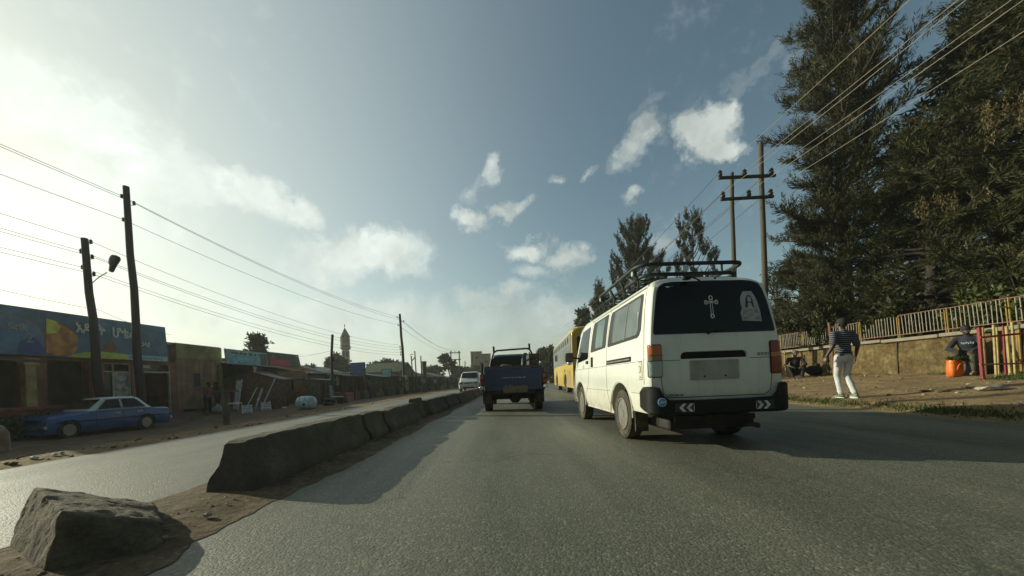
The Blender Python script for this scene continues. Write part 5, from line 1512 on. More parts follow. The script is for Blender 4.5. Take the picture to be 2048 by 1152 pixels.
# furniture shop with the pale teal sign
ts = empty('furniture_shop', (XF, 24.2, -0.3), 0, 'open dark shop front under the pale teal sign board', 'shop')
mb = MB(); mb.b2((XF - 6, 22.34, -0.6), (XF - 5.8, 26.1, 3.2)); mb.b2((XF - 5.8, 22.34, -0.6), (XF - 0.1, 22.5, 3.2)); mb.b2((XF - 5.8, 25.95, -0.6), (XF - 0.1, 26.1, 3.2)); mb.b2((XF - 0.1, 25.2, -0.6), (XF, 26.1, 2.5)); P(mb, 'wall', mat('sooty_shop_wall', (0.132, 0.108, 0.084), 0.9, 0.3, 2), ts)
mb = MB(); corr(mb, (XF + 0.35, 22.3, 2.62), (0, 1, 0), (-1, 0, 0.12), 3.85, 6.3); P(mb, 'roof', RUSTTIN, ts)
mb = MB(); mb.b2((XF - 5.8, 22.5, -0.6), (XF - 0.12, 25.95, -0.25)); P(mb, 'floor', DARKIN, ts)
tsn = empty('shop_sign', (XF + 0.3, 24.2, 3.0), 0, 'pale teal shop sign board with faded dark writing', 'sign')
mb = MB(); mb.prism([(22.35, 2.58), (26.1, 2.56), (26.1, 3.52), (22.25, 3.55)], lambda u, v, d: Vector((XF + 0.34 - d, u, v)), 0, 0.08)
P(mb, 'board', mat('sign_faded_teal', (0.34, 0.544, 0.578), 0.7, 0.35, 2.5, dirt=(0.22, 0.26, 0.25), dirt_amt=0.6, bmp=0.05), tsn)
fo = lambda k: (lambda u, v, o: Vector((XF + 0.34 + 0.004 * k + o, u, v)))
mb = MB(); mb.patch(rect(22.7, 2.68, 25.3, 3.12), fo(1), 0.002, 1, 0); mb.patch(rect(25.35, 2.6, 26.05, 3.45), fo(1), 0.002, 1, 1); P(mb, 'teal_band', [mat('sign_teal', (0.1625, 0.5058, 0.6502), 0.7, 0.35, 3, bmp=0), mat('sign_grey_green', (0.14, 0.16, 0.12), 0.7, 0.35, 3, bmp=0)], tsn, 0)
mb = MB()
rs = random.Random(3)
for row, (z, h) in enumerate(((3.30, 0.16), (3.0, 0.06), (2.9, 0.06), (2.78, 0.06))):
    u = 22.75
    while u < 25.2:
        w_ = rs.uniform(0.03, 0.09) * (1.6 if row == 0 else 1)
        if rs.random() < 0.82: mb.patch(rect(u, z - h / 2 * rs.uniform(0.5, 1), u + w_, z + h / 2), fo(3), 0.002, 1, 0 if row == 0 else 1)
        u += w_ + rs.uniform(0.02, 0.06)
P(mb, 'faded_lettering', [mat('sign_dark_ink', (0.04, 0.06, 0.07), 0.7, 0.2, 9, bmp=0), S_TE], tsn, 0)
mb = MB(); mb.b2((XF + 0.45, 24.35, 1.85), (XF + 0.5, 24.75, 2.5)); ns = mb.build('number_sign', mat('number_sign_back', (0.10, 0.03, 0.02), 0.6), loc=(0, 0, 0))
tag(ns, 'small orange and white sign with a 7 hung under the teal board', 'sign')
NO = mat('sign_bright_orange', (0.55, 0.17, 0.07), 0.6, 0.15, 9, bmp=0)
mb = MB(); mb.patch(rect(24.38, 1.88, 24.72, 2.47), ff(XF + 0.503), 0.004, 1, 0)
M = frame_m((XF + 0.512, 24.55, 2.17), (0, 1, 0), (0, 0, 1)); add_text(mb, '7', 0.62, M, 1, 0.002, 0.02)
o = mb.build('face', [NO, mat('sign_cream_white', (0.62, 0.52, 0.42), 0.6, 0.1, 9, bmp=0)], ns, smooth=0)
# white painted furniture set out on the ground
WF = mat('white_furniture_paint', (0.741, 0.75, 0.741), 0.55, 0.2, 6, dirt=(0.14, 0.13, 0.11), dirt_amt=0.5)
def panel_thing(name, label, cat, px, py0, py1, y, w, lean, frame=True, slats=0, yaw=0.0, th=0.04, hz=None):
    a, b_ = ab(px, py1); x = a / F * y
    zb = CH + b_ / F * y
    zb = ground_z(x, y)
    a2, b2_ = ab(px, py0); zt = CH + b2_ / F * y
    h = (zt - zb) / math.cos(lean)
    e = empty(name, (x, y, zb), yaw, label, cat)
    mb = MB()
    Rm = Matrix.Rotation(-lean, 3, 'X')
    if slats:
        for s in (-1, 1): mb.box(Rm @ Vector((s * w / 2, 0, h / 2)), (0.05, th, h), 0, Rm, 0.005)
        mb.build('side_rail', WF, e)
        mb = MB()
        for k in range(slats): mb.box(Rm @ Vector((0, 0, h * (k + 0.5) / slats)), (w - 0.04, th * 0.7, 0.05), 0, Rm, 0.004)
        mb.build('rung', WF, e)
    else:
        mb.box(Rm @ Vector((0, 0, h / 2)), (w, th, h), 0, Rm, 0.012); mb.build('board', WF, e)
        mb = MB()
        mb.box(Rm @ Vector((0, -th * 0.6, h - 0.05)), (w * 0.96, 0.02, 0.06), 0, Rm); mb.box(Rm @ Vector((0, -th * 0.6, 0.06)), (w * 0.96, 0.02, 0.06), 0, Rm)
        mb.build('rim_batten', mat('grey_batten', (0.24, 0.25, 0.24), 0.6, 0.2, 8), e)
    return e
panel_thing('wardrobe_door', 'wide white panel leaning at the shop front under the teal sign', 'panel', 470, 759, 803, 20.3, 0.62, 0.15, yaw=-0.5)
panel_thing('white_ladder', 'white slatted frame standing in front of the wide white panel', 'frame', 489, 775, 822, 19.6, 0.34, 0.42, slats=7, yaw=-0.9)
panel_thing('white_ladder', 'narrow tall white slatted frame leaning left of the brown kiosk', 'frame', 524, 757, 804, 22.3, 0.28, 0.40, slats=9, yaw=-1.1)
panel_thing('white_rack', 'pale bluish slatted rack between the two leaning white frames', 'rack', 511, 776, 812, 21.2, 0.40, 0.3, slats=5, yaw=-0.8)
def chair_frame(px, py, y, label):
    a, b_ = ab(px, py); x = a / F * y; z = ground_z(x, y)
    e = empty('chair_frame', (x, y, z), 0.7, label, 'chair')
    mb = MB()
    for sx in (-0.2, 0.2):
        mb.tube([(sx, -0.3, 0.0), (sx, -0.05, 0.42), (sx, 0.3, 0.45)], 0.025, 6)
        mb.tube([(sx, 0.3, 0.0), (sx, 0.25, 0.45)], 0.02, 6)
    mb.build('leg_frame', WF, e)
    mb = MB()
    for k in range(5): mb.box((0, -0.26 + k * 0.055, 0.06 + k * 0.085), (0.42, 0.02, 0.05), 0, (-0.9, 0, 0))
    mb.build('slat', WF, e)
chair_frame(494, 818, 19.0, 'low white slatted seat frame at the foot of the wide panel')
chair_frame(532, 812, 20.2, 'low white slatted seat frame at the foot of the narrow leaning frame')

# shop with the red sign and its brown kiosk
rsb = empty('red_sign_shop', (XF, 28.1, -0.3), 0, 'dark shop under the dark green and red sign board', 'shop')
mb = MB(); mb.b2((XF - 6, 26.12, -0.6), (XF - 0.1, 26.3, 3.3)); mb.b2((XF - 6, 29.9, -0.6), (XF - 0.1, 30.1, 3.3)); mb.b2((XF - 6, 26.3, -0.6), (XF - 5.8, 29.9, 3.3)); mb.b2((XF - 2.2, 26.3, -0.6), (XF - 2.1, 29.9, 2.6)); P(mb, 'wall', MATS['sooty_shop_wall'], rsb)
mb = MB(); corr(mb, (XF + 1.5, 26.1, 2.36), (0, 1, 0), (-1, 0, 0.14), 4.2, 7.4); P(mb, 'roof', RUSTTIN, rsb)
for y in (26.4, 27.6, 28.8):
    mb = MB(); mb.tube([(XF + 1.4, y, -0.3), (XF + 1.4, y, 2.36)], 0.05, 6); P(mb, 'post', mat('eucalyptus_pole', (0.11, 0.075, 0.05), 0.85, 0.3, 6), rsb)
rsn = empty('shop_sign', (XF + 0.3, 28.2, 3.1), 0, 'dark green shop sign board with a red band', 'sign')
mb = MB(); mb.prism([(26.3, 2.62), (30.25, 2.6), (29.9, 3.68), (26.3, 3.66)], lambda u, v, d: Vector((XF + 0.34 - d, u, v)), 0, 0.08); P(mb, 'board', mat('sign_dark_green', (0.0598, 0.1224, 0.0952), 0.65, 0.3, 3, bmp=0.05), rsn)
mb = MB(); mb.patch(rect(26.4, 2.68, 28.7, 3.12), fo(1), 0.002, 1, 0); mb.patch([(26.5, 3.12), (27.0, 3.12), (27.0, 3.35), (26.85, 3.45), (26.65, 3.45), (26.5, 3.3)], fo(1), 0.002, 1, 1); mb.patch([(29.5, 2.66), (30.05, 2.66), (29.85, 3.6), (29.5, 3.6)], fo(1), 0.002, 1, 1)
P(mb, 'red_band', [mat('sign_red', (0.648, 0.084, 0.12), 0.65, 0.3, 4, bmp=0), mat('sign_pink_grey', (0.22, 0.14, 0.13), 0.65, 0.3, 4, bmp=0)], rsn, 0)
mb = MB()
for row, (z, h, u1) in enumerate(((3.36, 0.13, 29.2), (2.98, 0.05, 28.5), (2.82, 0.05, 28.5))):
    u = 27.15 if row == 0 else 26.5
    while u < u1:
        w_ = rs.uniform(0.04, 0.12)
        mb.patch(rect(u, z - h / 2 * rs.uniform(0.5, 1), u + w_, z + h / 2), fo(3), 0.002, 1, 0 if row == 0 else 1)
        u += w_ + rs.uniform(0.03, 0.07)
P(mb, 'faded_lettering', [mat('sign_faint_grey', (0.11, 0.12, 0.11), 0.7, 0.2, 9, bmp=0), mat('sign_faint_pink', (0.36, 0.13, 0.13), 0.7, 0.2, 9, bmp=0)], rsn, 0)
MUD = mat('orange_mud_plaster', (0.5712, 0.2584, 0.1224), 0.9, 0.3, 2.5, dirt=(0.10, 0.06, 0.035), dirt_amt=0.6, bmp=0.3)
kk = empty('mud_kiosk', (-16.6, 26.6, -0.25), 0, 'small orange mud plastered kiosk at the end of the shop row', 'kiosk')
mb = MB(); mb.b2((-17.25, 25.85, -0.6), (-16.05, 27.35, 2.15)); P(mb, 'wall', MUD, kk)
mb = MB(); corr(mb, (-15.9, 25.7, 2.1), (0, 1, 0), (-1, 0, 0.22), 1.8, 1.6); P(mb, 'roof', RUSTTIN, kk)
mb = MB(); mb.patch(rect(26.05, 1.25, 26.3, 1.75), ff(-16.046), 0.006, 1); mb.patch(rect(26.95, 1.2, 27.1, 1.6), ff(-16.046), 0.006, 1); P(mb, 'notice', S_CR, kk, 0)
mb = MB(); mb.b2((-17.15, 25.80, -0.3), (-16.5, 25.845, 1.7)); P(mb, 'door', mat('dark_plank_door', (0.07, 0.035, 0.025), 0.8, 0.3, 6), kk)

# blue-white tank lying on the ground
a, b_ = ab(613, 812)
tk = empty('water_tank', (a / F * 19.6, 19.6, ground_z(a / F * 19.6, 19.6)), R(12), 'dirty blue and white drum tank lying beside the mud kiosk', 'tank')
TANK = mat('scuffed_blue_white', (0.5616, 0.75, 0.75), 0.5, 0.35, 3.5, dirt=(0.08, 0.12, 0.16), dirt_amt=0.7, bmp=0.1)
mb = MB(); mb.lathe([(0.01, -0.52), (0.18, -0.50), (0.30, -0.42), (0.36, -0.25), (0.37, 0), (0.36, 0.25), (0.30, 0.42), (0.18, 0.50), (0.01, 0.52)], (0, 0, 0.36), 'x', 28); mb.build('shell', TANK, tk, smooth=60)
mb = MB()
for u in (-0.25, 0.0, 0.25): mb.lathe([(0.372, u - 0.015), (0.384, u - 0.01), (0.384, u + 0.01), (0.372, u + 0.015)], (0, 0, 0.36), 'x', 28)
mb.build('hoop', mat('pale_hoop', (0.36, 0.42, 0.44), 0.5, 0.2, 6), tk)
mb = MB(); mb.tube([(0.0, -0.3, 0.30), (0.0, -0.42, 0.27)], 0.05, 10); mb.build('spout', BLACKP, tk)
for k, (px, py, y) in enumerate(((566, 803, 22.0), (553, 808, 21.0))):
    a, b_ = ab(px, py); x = a / F * y
    mb = MB(); mb.lathe([(0.26, 0), (0.28, 0.02), (0.27, 0.28), (0.28, 0.29), (0.27, 0.31), (0.27, 0.56), (0.28, 0.57), (0.27, 0.60), (0.23, 0.58), (0.22, 0.56)], (0, 0, 0), 'z', 18)
    o = mb.build('oil_drum', mat('rusty_drum' if k else 'olive_drum', (0.12, 0.07, 0.04) if k else (0.12, 0.10, 0.045), 0.7, 0.35, 5), loc=(x, y, ground_z(x, y)), smooth=40)
    tag(o, ('brown rusty drum standing left of the olive one' if k else 'olive drum standing between brown kiosk and leaning frames'), 'drum')

# ------------------------------------------------------------------ market stalls along the service road
WOOD = mat('grey_stall_wood', (0.15, 0.12, 0.09), 0.85, 0.35, 6, bmp=0.3)
def stall(y0, y1, xf, zf, slope, rm, wm, label, overhang=0.5, back=2.6, counter=0.55, sag=0.0):
    zg = -0.25
    e = empty('market_stall', (xf, (y0 + y1) / 2, zg), 0, label, 'stall', 'market stalls along the service road')
    L = y1 - y0
    mb = MB(); corr(mb, (overhang, -L / 2 - 0.1, zf - zg), (0, 1, sag), (-1, 0, slope), L + 0.2, back + overhang, 0.16, 0.022); mb.build('roof', rm, e)
    for y in (-L / 2 + 0.06, L / 2 - 0.06):
        for x in (0.0, -back + 0.1):
            mb = MB(); mb.tube([(x, y, -0.2), (x + 0.03, y + 0.02, (zf - zg) + slope * (-x) - 0.02 + sag * (y + L / 2))], 0.04, 6); mb.build('post', WOOD, e)
    mb = MB(); mb.b2((-back, -L / 2, -0.2), (-back + 0.06, L / 2, zf - zg + slope * back - 0.1))
    mb.b2((-back + 0.06, -L / 2, -0.2), (-0.3, -L / 2 + 0.05, zf - zg - 0.05)); mb.b2((-back + 0.06, L / 2 - 0.05, -0.2), (-0.3, L / 2, zf - zg - 0.05)); mb.build('wall', wm, e)
    if counter:
        mb = MB(); mb.b2((-0.75, -L / 2 + 0.15, counter - 0.06), (-0.05, L / 2 - 0.15, counter)); 
        mb.b2((-0.12, -L / 2 + 0.2, -0.1), (-0.08, L / 2 - 0.2, counter - 0.06)); mb.build('counter', WOOD, e)
    rg = random.Random(int(y0 * 10))
    for k in range(int(L * 1.3)):
        y = -L / 2 + 0.3 + (L - 0.6) * rg.random(); w_ = rg.uniform(0.15, 0.45); h_ = rg.uniform(0.25, 0.8); zt_ = zf - zg - 0.12
        mb = MB(); mb.loft([[Vector((-0.12 - 0.02 * math.sin(q * 2 + k), y - w_ / 2 + w_ * q / 6, zt_ - h_ * (1 + 0.06 * math.sin(q * 3 + k)) * r_)) for q in range(7)] + [Vector((-0.15 - 0.02 * math.sin(q * 2 + k), y - w_ / 2 + w_ * q / 6, zt_ - h_ * (1 + 0.06 * math.sin(q * 3 + k)) * r_)) for q in range(6, -1, -1)] for r_ in (0.0, 0.5, 1.0)])
        mb.build('hanging_cloth', GOODS[rg.randrange(len(GOODS))], e)
    for k in range(int(L * 1.6) if counter else 0):
        y = -L / 2 + 0.3 + (L - 0.6) * rg.random(); q_ = rg.uniform(0.10, 0.22)
        mb = MB(); mb.box((-0.4, y, counter + q_ * 0.5), (q_ * 1.4, q_ * 1.5, q_), 0, (0, 0, rg.random()), q_ * 0.25, 2); mb.build('goods', GOODS[rg.randrange(len(GOODS))], e)
    return e
GOODS = [mat('goods_' + n_, c_, 0.85, 0.3, 6) for n_, c_ in (('ochre', (0.22, 0.15, 0.06)), ('maroon', (0.16, 0.04, 0.04)), ('cream', (0.36, 0.32, 0.24)), ('blue', (0.06, 0.10, 0.2)), ('green', (0.06, 0.13, 0.06)), ('grey', (0.16, 0.16, 0.15)), ('white', (0.45, 0.45, 0.42)), ('brown', (0.13, 0.08, 0.05)))]
SOOT = mat('sooty_boards', (0.1458, 0.1231, 0.0972), 0.9, 0.35, 4, bmp=0.2)
GREENB = mat('faded_green_boards', (0.162, 0.2295, 0.1485), 0.85, 0.3, 4, bmp=0.2)
BLUEB = mat('faded_blue_boards', (0.135, 0.2025, 0.243), 0.85, 0.3, 4, bmp=0.2)
BROWNB = mat('brown_boards', (0.324, 0.1944, 0.1296), 0.85, 0.3, 4, bmp=0.2)
PALETIN = mat('pale_new_tin', (0.38, 0.38, 0.34), 0.5, 0.2, 3, met=0.4, dirt=(0.2, 0.15, 0.1), dirt_amt=0.4)
GREENTIN = mat('mossy_green_tin', (0.1275, 0.1575, 0.0825), 0.7, 0.3, 3, met=0.2, dirt=(0.13, 0.10, 0.06), dirt_amt=0.5)
SX = -12.6
stall(22.8, 24.0, SX + 0.4, 1.30, 0.10, PALETIN, SOOT, 'low stall with a pale new tin roof just behind the blue and white drum tank', counter=0.35, back=0.9, overhang=0.3)
stall(24.1, 26.6, SX, 1.72, 0.16, TIN, SOOT, 'dark stall with a sloping grey tin roof behind the short black pole', counter=0.5, sag=-0.05, back=1.5)
stall(26.7, 29.0, SX, 1.62, 0.14, RUSTTIN, BLUEB, 'stall with rusty roof right under the tall blue billboard', counter=0.4)
stall(29.1, 31.6, SX, 1.75, 0.12, RUSTTIN, SOOT, 'stall with rusty roof and dark boards right of the blue billboard', counter=0.6, sag=-0.03)
stall(31.7, 34.2, SX + 0.2, 1.62, 0.16, TIN, BROWNB, 'brown boarded stall left of the small teal sign', counter=0.5)
stall(34.3, 37.0, SX + 0.4, 1.75, 0.10, GREENTIN, GREENB, 'stall under the small teal sign with faded green boards', counter=0.5)
stall(37.1, 40.5, SX + 0.6, 1.70, 0.12, RUSTTIN, GREENB, 'stall with rusty roof behind the tall far wooden pole', counter=0.6)
stall(43.5, 47.0, SX + 1.2, 1.70, 0.10, TIN, SOOT, 'grey roofed stall in front of the green gabled house', counter=0.6)
stall(47.2, 51.0, SX + 1.6, 1.62, 0.12, RUSTTIN, BROWNB, 'brown stall beside the thick grey stack', counter=0.6)
stall(51.5, 56.0, SX + 2.0, 1.75, 0.08, PALETIN, BLUEB, 'pale roofed stall right of the thick grey stack', counter=0.6)
stall(56.5, 62.0, SX + 2.4, 1.70, 0.10, RUSTTIN, BROWNB, 'long rusty roofed stall, second last before the transformer poles', counter=0.6)
stall(62.5, 70.0, SX + 2.8, 1.75, 0.08, GREENTIN, SOOT, 'mossy roofed stall, last before the transformer poles', counter=0.6)
# goods at the stalls
def goods_box(px, y, x, w, d, h, m, label, name='crate', cat='crate', rz=0.0):
    e = MB()
    for k in range(max(2, int(h / 0.14))):
        e.box((0, 0, (k + 0.5) * h / max(2, int(h / 0.14))), (w, d, h / max(2, int(h / 0.14)) - 0.015), 0, None, 0.008)
    for sx in (-1, 1): e.box((sx * w * 0.4, -d / 2 - 0.008, h / 2), (0.05, 0.016, h))
    o = e.build(name, m, loc=(x, y, ground_z(x, y)), rot=(0, 0, rz)); tag(o, label, cat)
REDC = mat('dull_red_crate', (0.3584, 0.112, 0.0896), 0.75, 0.3, 6)
goods_box(0, 24.9, -11.9, 1.2, 0.7, 0.62, REDC, 'dull red slatted crate stack in front of the grey roofed dark stall', rz=PI / 2)
goods_box(0, 26.2, -11.85, 1.0, 0.6, 0.7, mat('dark_red_crate', (0.11, 0.045, 0.035), 0.75, 0.3, 6), 'dark brownish red crate stack next to the dull red one', rz=PI / 2)
goods_box(0, 27.8, -11.9, 1.1, 0.6, 0.55, mat('greenish_crate', (0.06, 0.085, 0.07), 0.75, 0.3, 6), 'greenish crate stack under the blue billboard', rz=PI / 2)
def tyre(x, y, z, rx, label, r=0.32):
    mb = MB(); mb.lathe([(r * 0.6, -0.08), (r * 0.9, -0.10), (r, -0.06), (r, 0.06), (r * 0.9, 0.10), (r * 0.6, 0.08), (r * 0.66, 0), (r * 0.6, -0.08)], (0, 0, 0), 'z', 24)
    o = mb.build('tyre', RUBBER, loc=(x, y, z), rot=(rx, 0.1, 0.5), smooth=40); tag(o, label, 'tyre', 'old tyres by the drum tank')
for k, (dx, dy, zz, lab) in enumerate(((0.0, 0.0, 0.1, 'old tyre at the bottom left of the heap beside the drum tank'), (0.05, 0.06, 0.30, 'old tyre lying on top of the heap beside the drum tank'), (0.75, 0.3, 0.1, 'old tyre lying at the bottom right of the heap beside the drum tank'), (0.72, 0.25, 0.30, 'old tyre lying over the bottom right tyre beside the drum tank'))):
    x, y = -11.0 + dx * 0.4, 20.9 + dx * 1.1 + dy
    tyre(x, y, ground_z(x, y) + zz, 0.05 * k, lab)
mb = MB(); mb.box((0, 0, 0.03), (0.7, 0.16, 0.05), 0, None, 0.01); o = mb.build('white_plank', WF, loc=(-10.75, 21.6, ground_z(-10.75, 21.6) + 0.42), rot=(0.05, 0.05, 1.1)); tag(o, 'short white plank lying across the old tyres', 'plank')
mb = MB(); mb.tube([(0, 0, 0), (0.25, -0.5, 1.15)], 0.05, 6); o = mb.build('leaning_pole', mat('pale_pole', (0.22, 0.18, 0.13), 0.8, 0.3, 6), loc=(-10.2, 29.0, -0.15), rot=(0, 0, 0.6)); tag(o, 'pale pole leaning against a stall below the small teal sign', 'pole')
# dark canvas dome roof behind the first stalls
mb = MB(); mb.lathe([(1.15, 0), (1.15, 0.5), (1.05, 0.85), (0.8, 1.12), (0.45, 1.28), (0.01, 1.33)], (0, 0, 0), 'z', 22)
o = mb.build('water_cistern', mat('grey_green_cistern', (0.075, 0.085, 0.065), 0.7, 0.3, 2.5, dirt=(0.12, 0.11, 0.08), dirt_amt=0.5), loc=(W(633, 752, 33).x, 33, 0.75), smooth=45); tag(o, 'round grey green cistern looming over the low stalls beside the short black pole', 'cistern')
mb = MB(); mb.b2((-19.6, 32.0, -0.3), (-17.2, 34.2, 0.75)); o = mb.build('cistern_hut', SOOT); tag(o, 'dark block hut carrying the round cistern', 'hut')
# billboards
def billboard(px0, px1, py0, py1, y, m, label, name, posts=True, lines=0, ink=None):
    p0, p1 = W(px0, py1, y), W(px1, py0, y)
    e = empty(name, ((p0.x + p1.x) / 2, y, -0.2), R(-14), label, 'sign')
    w_, z0, z1 = p1.x - p0.x, p0.z + 0.2, p1.z + 0.2
    mb = MB(); mb.b2((-w_ / 2, -0.03, z0), (w_ / 2, 0.03, z1), 0, 0.008); mb.build('board', m, e)
    mb = MB()
    for z in (z0, z1): mb.b2((-w_ / 2 - 0.02, -0.045, z - 0.02), (w_ / 2 + 0.02, 0.045, z + 0.02))
    for x in (-w_ / 2, w_ / 2): mb.b2((x - 0.02, -0.043, z0 + 0.02), (x + 0.02, 0.043, z1 - 0.02))
    mb.build('frame', SEAL, e)
    for x in (-w_ / 2 + 0.1, w_ / 2 - 0.1):
        mb = MB(); mb.tube([(x, 0.06, 0.0), (x, 0.06, z1 - 0.05)], 0.03, 6); mb.build('post', WOOD, e)
    if lines:
        mb = MB(); rs = random.Random(int(px0))
        for r_ in range(lines):
            z = z0 + (z1 - z0) * (0.15 + 0.6 * r_ / max(1, lines)); u = -w_ * 0.4
            while u < w_ * 0.38:
                ww = rs.uniform(0.03, 0.12) * w_; mb.b2((u, -0.036, z), (u + ww, -0.0305, z + (z1 - z0) * 0.08)); u += ww + 0.03 * w_
        mb.build('faded_lettering', ink, e)
    return e
billboard(699, 731.5, 725, 753, 27.5, mat('billboard_blue', (0.108, 0.18, 0.384), 0.6, 0.25, 2, dirt=(0.05, 0.09, 0.13), dirt_amt=0.6), 'tall blue billboard rising over the stalls beside the minaret', 'billboard', lines=2, ink=mat('billboard_ink', (0.10, 0.13, 0.15), 0.6, 0.3, 5, bmp=0))
billboard(763, 784, 738, 757, 34.0, mat('small_teal_board', (0.135, 0.3825, 0.4275), 0.6, 0.25, 2), 'small teal sign board over the stalls right of the blue billboard', 'billboard', lines=2, ink=mat('pale_teal_ink', (0.12, 0.24, 0.25), 0.6, 0.2, 5, bmp=0))
# houses behind the stalls
def house(y0, y1, x0, x1, zw, zr, wm, rm, label, ridge='y', name='house'):
    e = empty(name, ((x0 + x1) / 2, (y0 + y1) / 2, -0.2), 0, label, 'house')
    hx, hy = (x1 - x0) / 2, (y1 - y0) / 2
    mb = MB(); mb.b2((-hx, -hy, -0.3), (hx, hy, zw))
    g = [(-hx, zw), (hx, zw), (0, zr - 0.02)] if ridge == 'y' else [(-hy, zw), (hy, zw), (0, zr - 0.02)]
    if ridge == 'y': mb.prism(g, lambda u, v, d: Vector((u, d, v + 0.002)), -hy + 0.01, hy - 0.01)
    else: mb.prism(g, lambda u, v, d: Vector((d, u, v + 0.002)), -hx + 0.01, hx - 0.01)
    mb.build('wall', wm, e)
    mb = MB()
    if ridge == 'y':
        l = math.hypot(hx, zr - zw)
        for s in (-1, 1): corr(mb, (s * (hx + 0.25), -hy - 0.2, zw - 0.25 * (zr - zw) / hx + 0.03), (0, 1, 0), (-s, 0, (zr - zw) / hx), 2 * hy + 0.4, l * (hx + 0.25) / hx, 0.3, 0.03)
    else:
        l = math.hypot(hy, zr - zw)
        for s in (-1, 1): corr(mb, (-hx - 0.2, s * (hy + 0.25), zw - 0.25 * (zr - zw) / hy + 0.03), (1, 0, 0), (0, -s, (zr - zw) / hy), 2 * hx + 0.4, l * (hy + 0.25) / hy, 0.3, 0.03)
    mb.build('roof', rm, e)
    mb = MB(); mb.b2((hx + 0.003, -hy * 0.5, 0.9), (hx + 0.03, -hy * 0.1, 1.7)); mb.build('window', GLASS_DK, e)
    return e
house(41.0, 47, -17.5, -13.2, 2.6, 3.75, mat('grey_green_wall', (0.13, 0.14, 0.10), 0.85, 0.3, 1.5), GREENTIN, 'green roofed gabled house behind the stalls, left of the thick stack', 'x')
house(30.5, 36, -21, -16.5, 1.9, 2.5, SOOT, TIN, 'dark house with grey tin roof in front of the minaret foot')
house(24.5, 29.5, -20.5, -16.2, 1.75, 2.35, BROWNB, TIN, 'brown house behind the short black pole and first stalls')
house(37, 41, -21, -16.6, 2.0, 2.55, BROWNB, RUSTTIN, 'rust roofed house behind the small teal sign')
house(50, 56, -17, -13.5, 2.1, 2.8, mat('pale_far_wall', (0.22, 0.21, 0.17), 0.85, 0.25, 1.5), GREENTIN, 'pale walled green roofed house behind the stalls right of the thick stack')
house(60, 67, -17, -13.2, 2.2, 2.9, GREENB, PALETIN, 'green walled house with pale roof before the transformer poles')
house(72, 80, -20, -15, 2.4, 3.2, BROWNB, RUSTTIN, 'brown far house behind the transformer poles')
house(46, 52, -32, -24, 2.8, 4.0, BROWNB, TIN, 'grey roofed brown house far behind, right of the minaret')
house(60, 68, -50, -40, 3.4, 4.8, BLUEB, PALETIN, 'pale roofed blue house at the foot of the minaret')
# thick flaring stack and stakes above the stalls
a = W(849, 750, 41)
mb = MB(); mb.lathe([(0.20, 0.0), (0.20, 1.2), (0.24, 2.4), (0.29, 3.6), (0.29, 3.62), (0.01, 3.62)], (0, 0, 0), 'z', 14); o = mb.build('chimney_stack', mat('grey_stack', (0.07, 0.07, 0.055), 0.8, 0.3, 3, stretch=(6, 6, 0.5)), loc=(a.x, 41, -0.2), smooth=40); tag(o, 'thick dark stack flaring upward above the stalls', 'chimney')
def stake(px0, py0, px1, py1, y, r, label, extra=None):
    p, q = W(px0, py0, y), W(px1, py1, y); p.z = -0.2
    o0 = p.copy(); mb = MB(); mb.tube([p - o0, q - o0], [r * 1.15, r], 7)
    if extra: mb.tube([q - o0 + Vector((-0.45, 0, -1.25)), q - o0 + Vector((0.02, 0, -0.75))], r * 0.9, 6); mb.box(q - o0 + Vector((-0.42, 0, -0.42)), (0.4, 0.08, 0.07), 0, (0, -0.3, 0))
    o = mb.build('stake', MATS['eucalyptus_pole'], loc=o0); tag(o, label, 'pole', 'bare poles above the stalls')
stake(826, 745, 822.5, 712, 42, 0.07, 'short bare pole, leftmost above the green roof')
stake(833, 745, 829.5, 702, 43, 0.07, 'taller bare pole with a forked brace above the green roof', True)
stake(844, 745, 841.5, 712, 42, 0.07, 'short bare pole just left of the thick stack')

# ------------------------------------------------------------------ utility poles on the left with lines
CREO = mat('tarred_pole', (0.052, 0.039, 0.0442), 0.85, 0.35, 4, stretch=(8, 8, 0.6), bmp=0.4)
INSUL = mat('dark_porcelain', (0.035, 0.025, 0.02), 0.25, 0.2, 8, bmp=0)
def insulator(parent, p, arm):
    mb = MB()
    P0 = Vector(p)
    mb.tube([P0 - Vector(arm), P0 - Vector(arm) * 0.4 + Vector((0, 0, -0.10)), P0 + Vector((0, 0, -0.08))], 0.012, 5)
    mb.lathe([(0.015, -0.09), (0.05, -0.07), (0.06, -0.03), (0.035, -0.01), (0.055, 0.02), (0.045, 0.07), (0.02, 0.10)], P0, 'z', 10)
    mb.build('insulator', INSUL, parent, smooth=50)
def upole(base, top, r, label, ins, name='utility_pole', mt=None):
    e = empty(name, base, 0, label, 'utility pole')
    t = Vector(top) - Vector(base)
    mb = MB(); n_ = 7
    mb.tube([t * (k / n_) + Vector((0.02 * math.sin(k * 2.1), 0.02 * math.cos(k * 1.7), 0)) * (1 if 0 < k < n_ else 0) for k in range(n_ + 1)], [r * (1.2 - 0.35 * k / n_) for k in range(n_ + 1)], 10); mb.build('shaft', mt or CREO, e, smooth=50)
    for (dx, z) in ins:
        c = t * ((z - base[2]) / t.z)
        insulator(e, c + Vector((dx, 0, 0)), (dx * 0.8, 0, 0))
    return e
pA0, pA1 = Vector((-16.3, 15.4, -0.5)), W(252, 373, 15.4)
poleA = upole(pA0, pA1, 0.13, 'tall tarred wooden pole standing behind the boot of the blue saloon', [(-0.22, pA1.z - 0.42), (0.30, pA1.z - 0.75), (-0.22, pA1.z - 1.45)])
pB0, pB1 = Vector((W(203, 780, 14.6).x, 14.6, -0.5)), W(169, 477, 14.6)
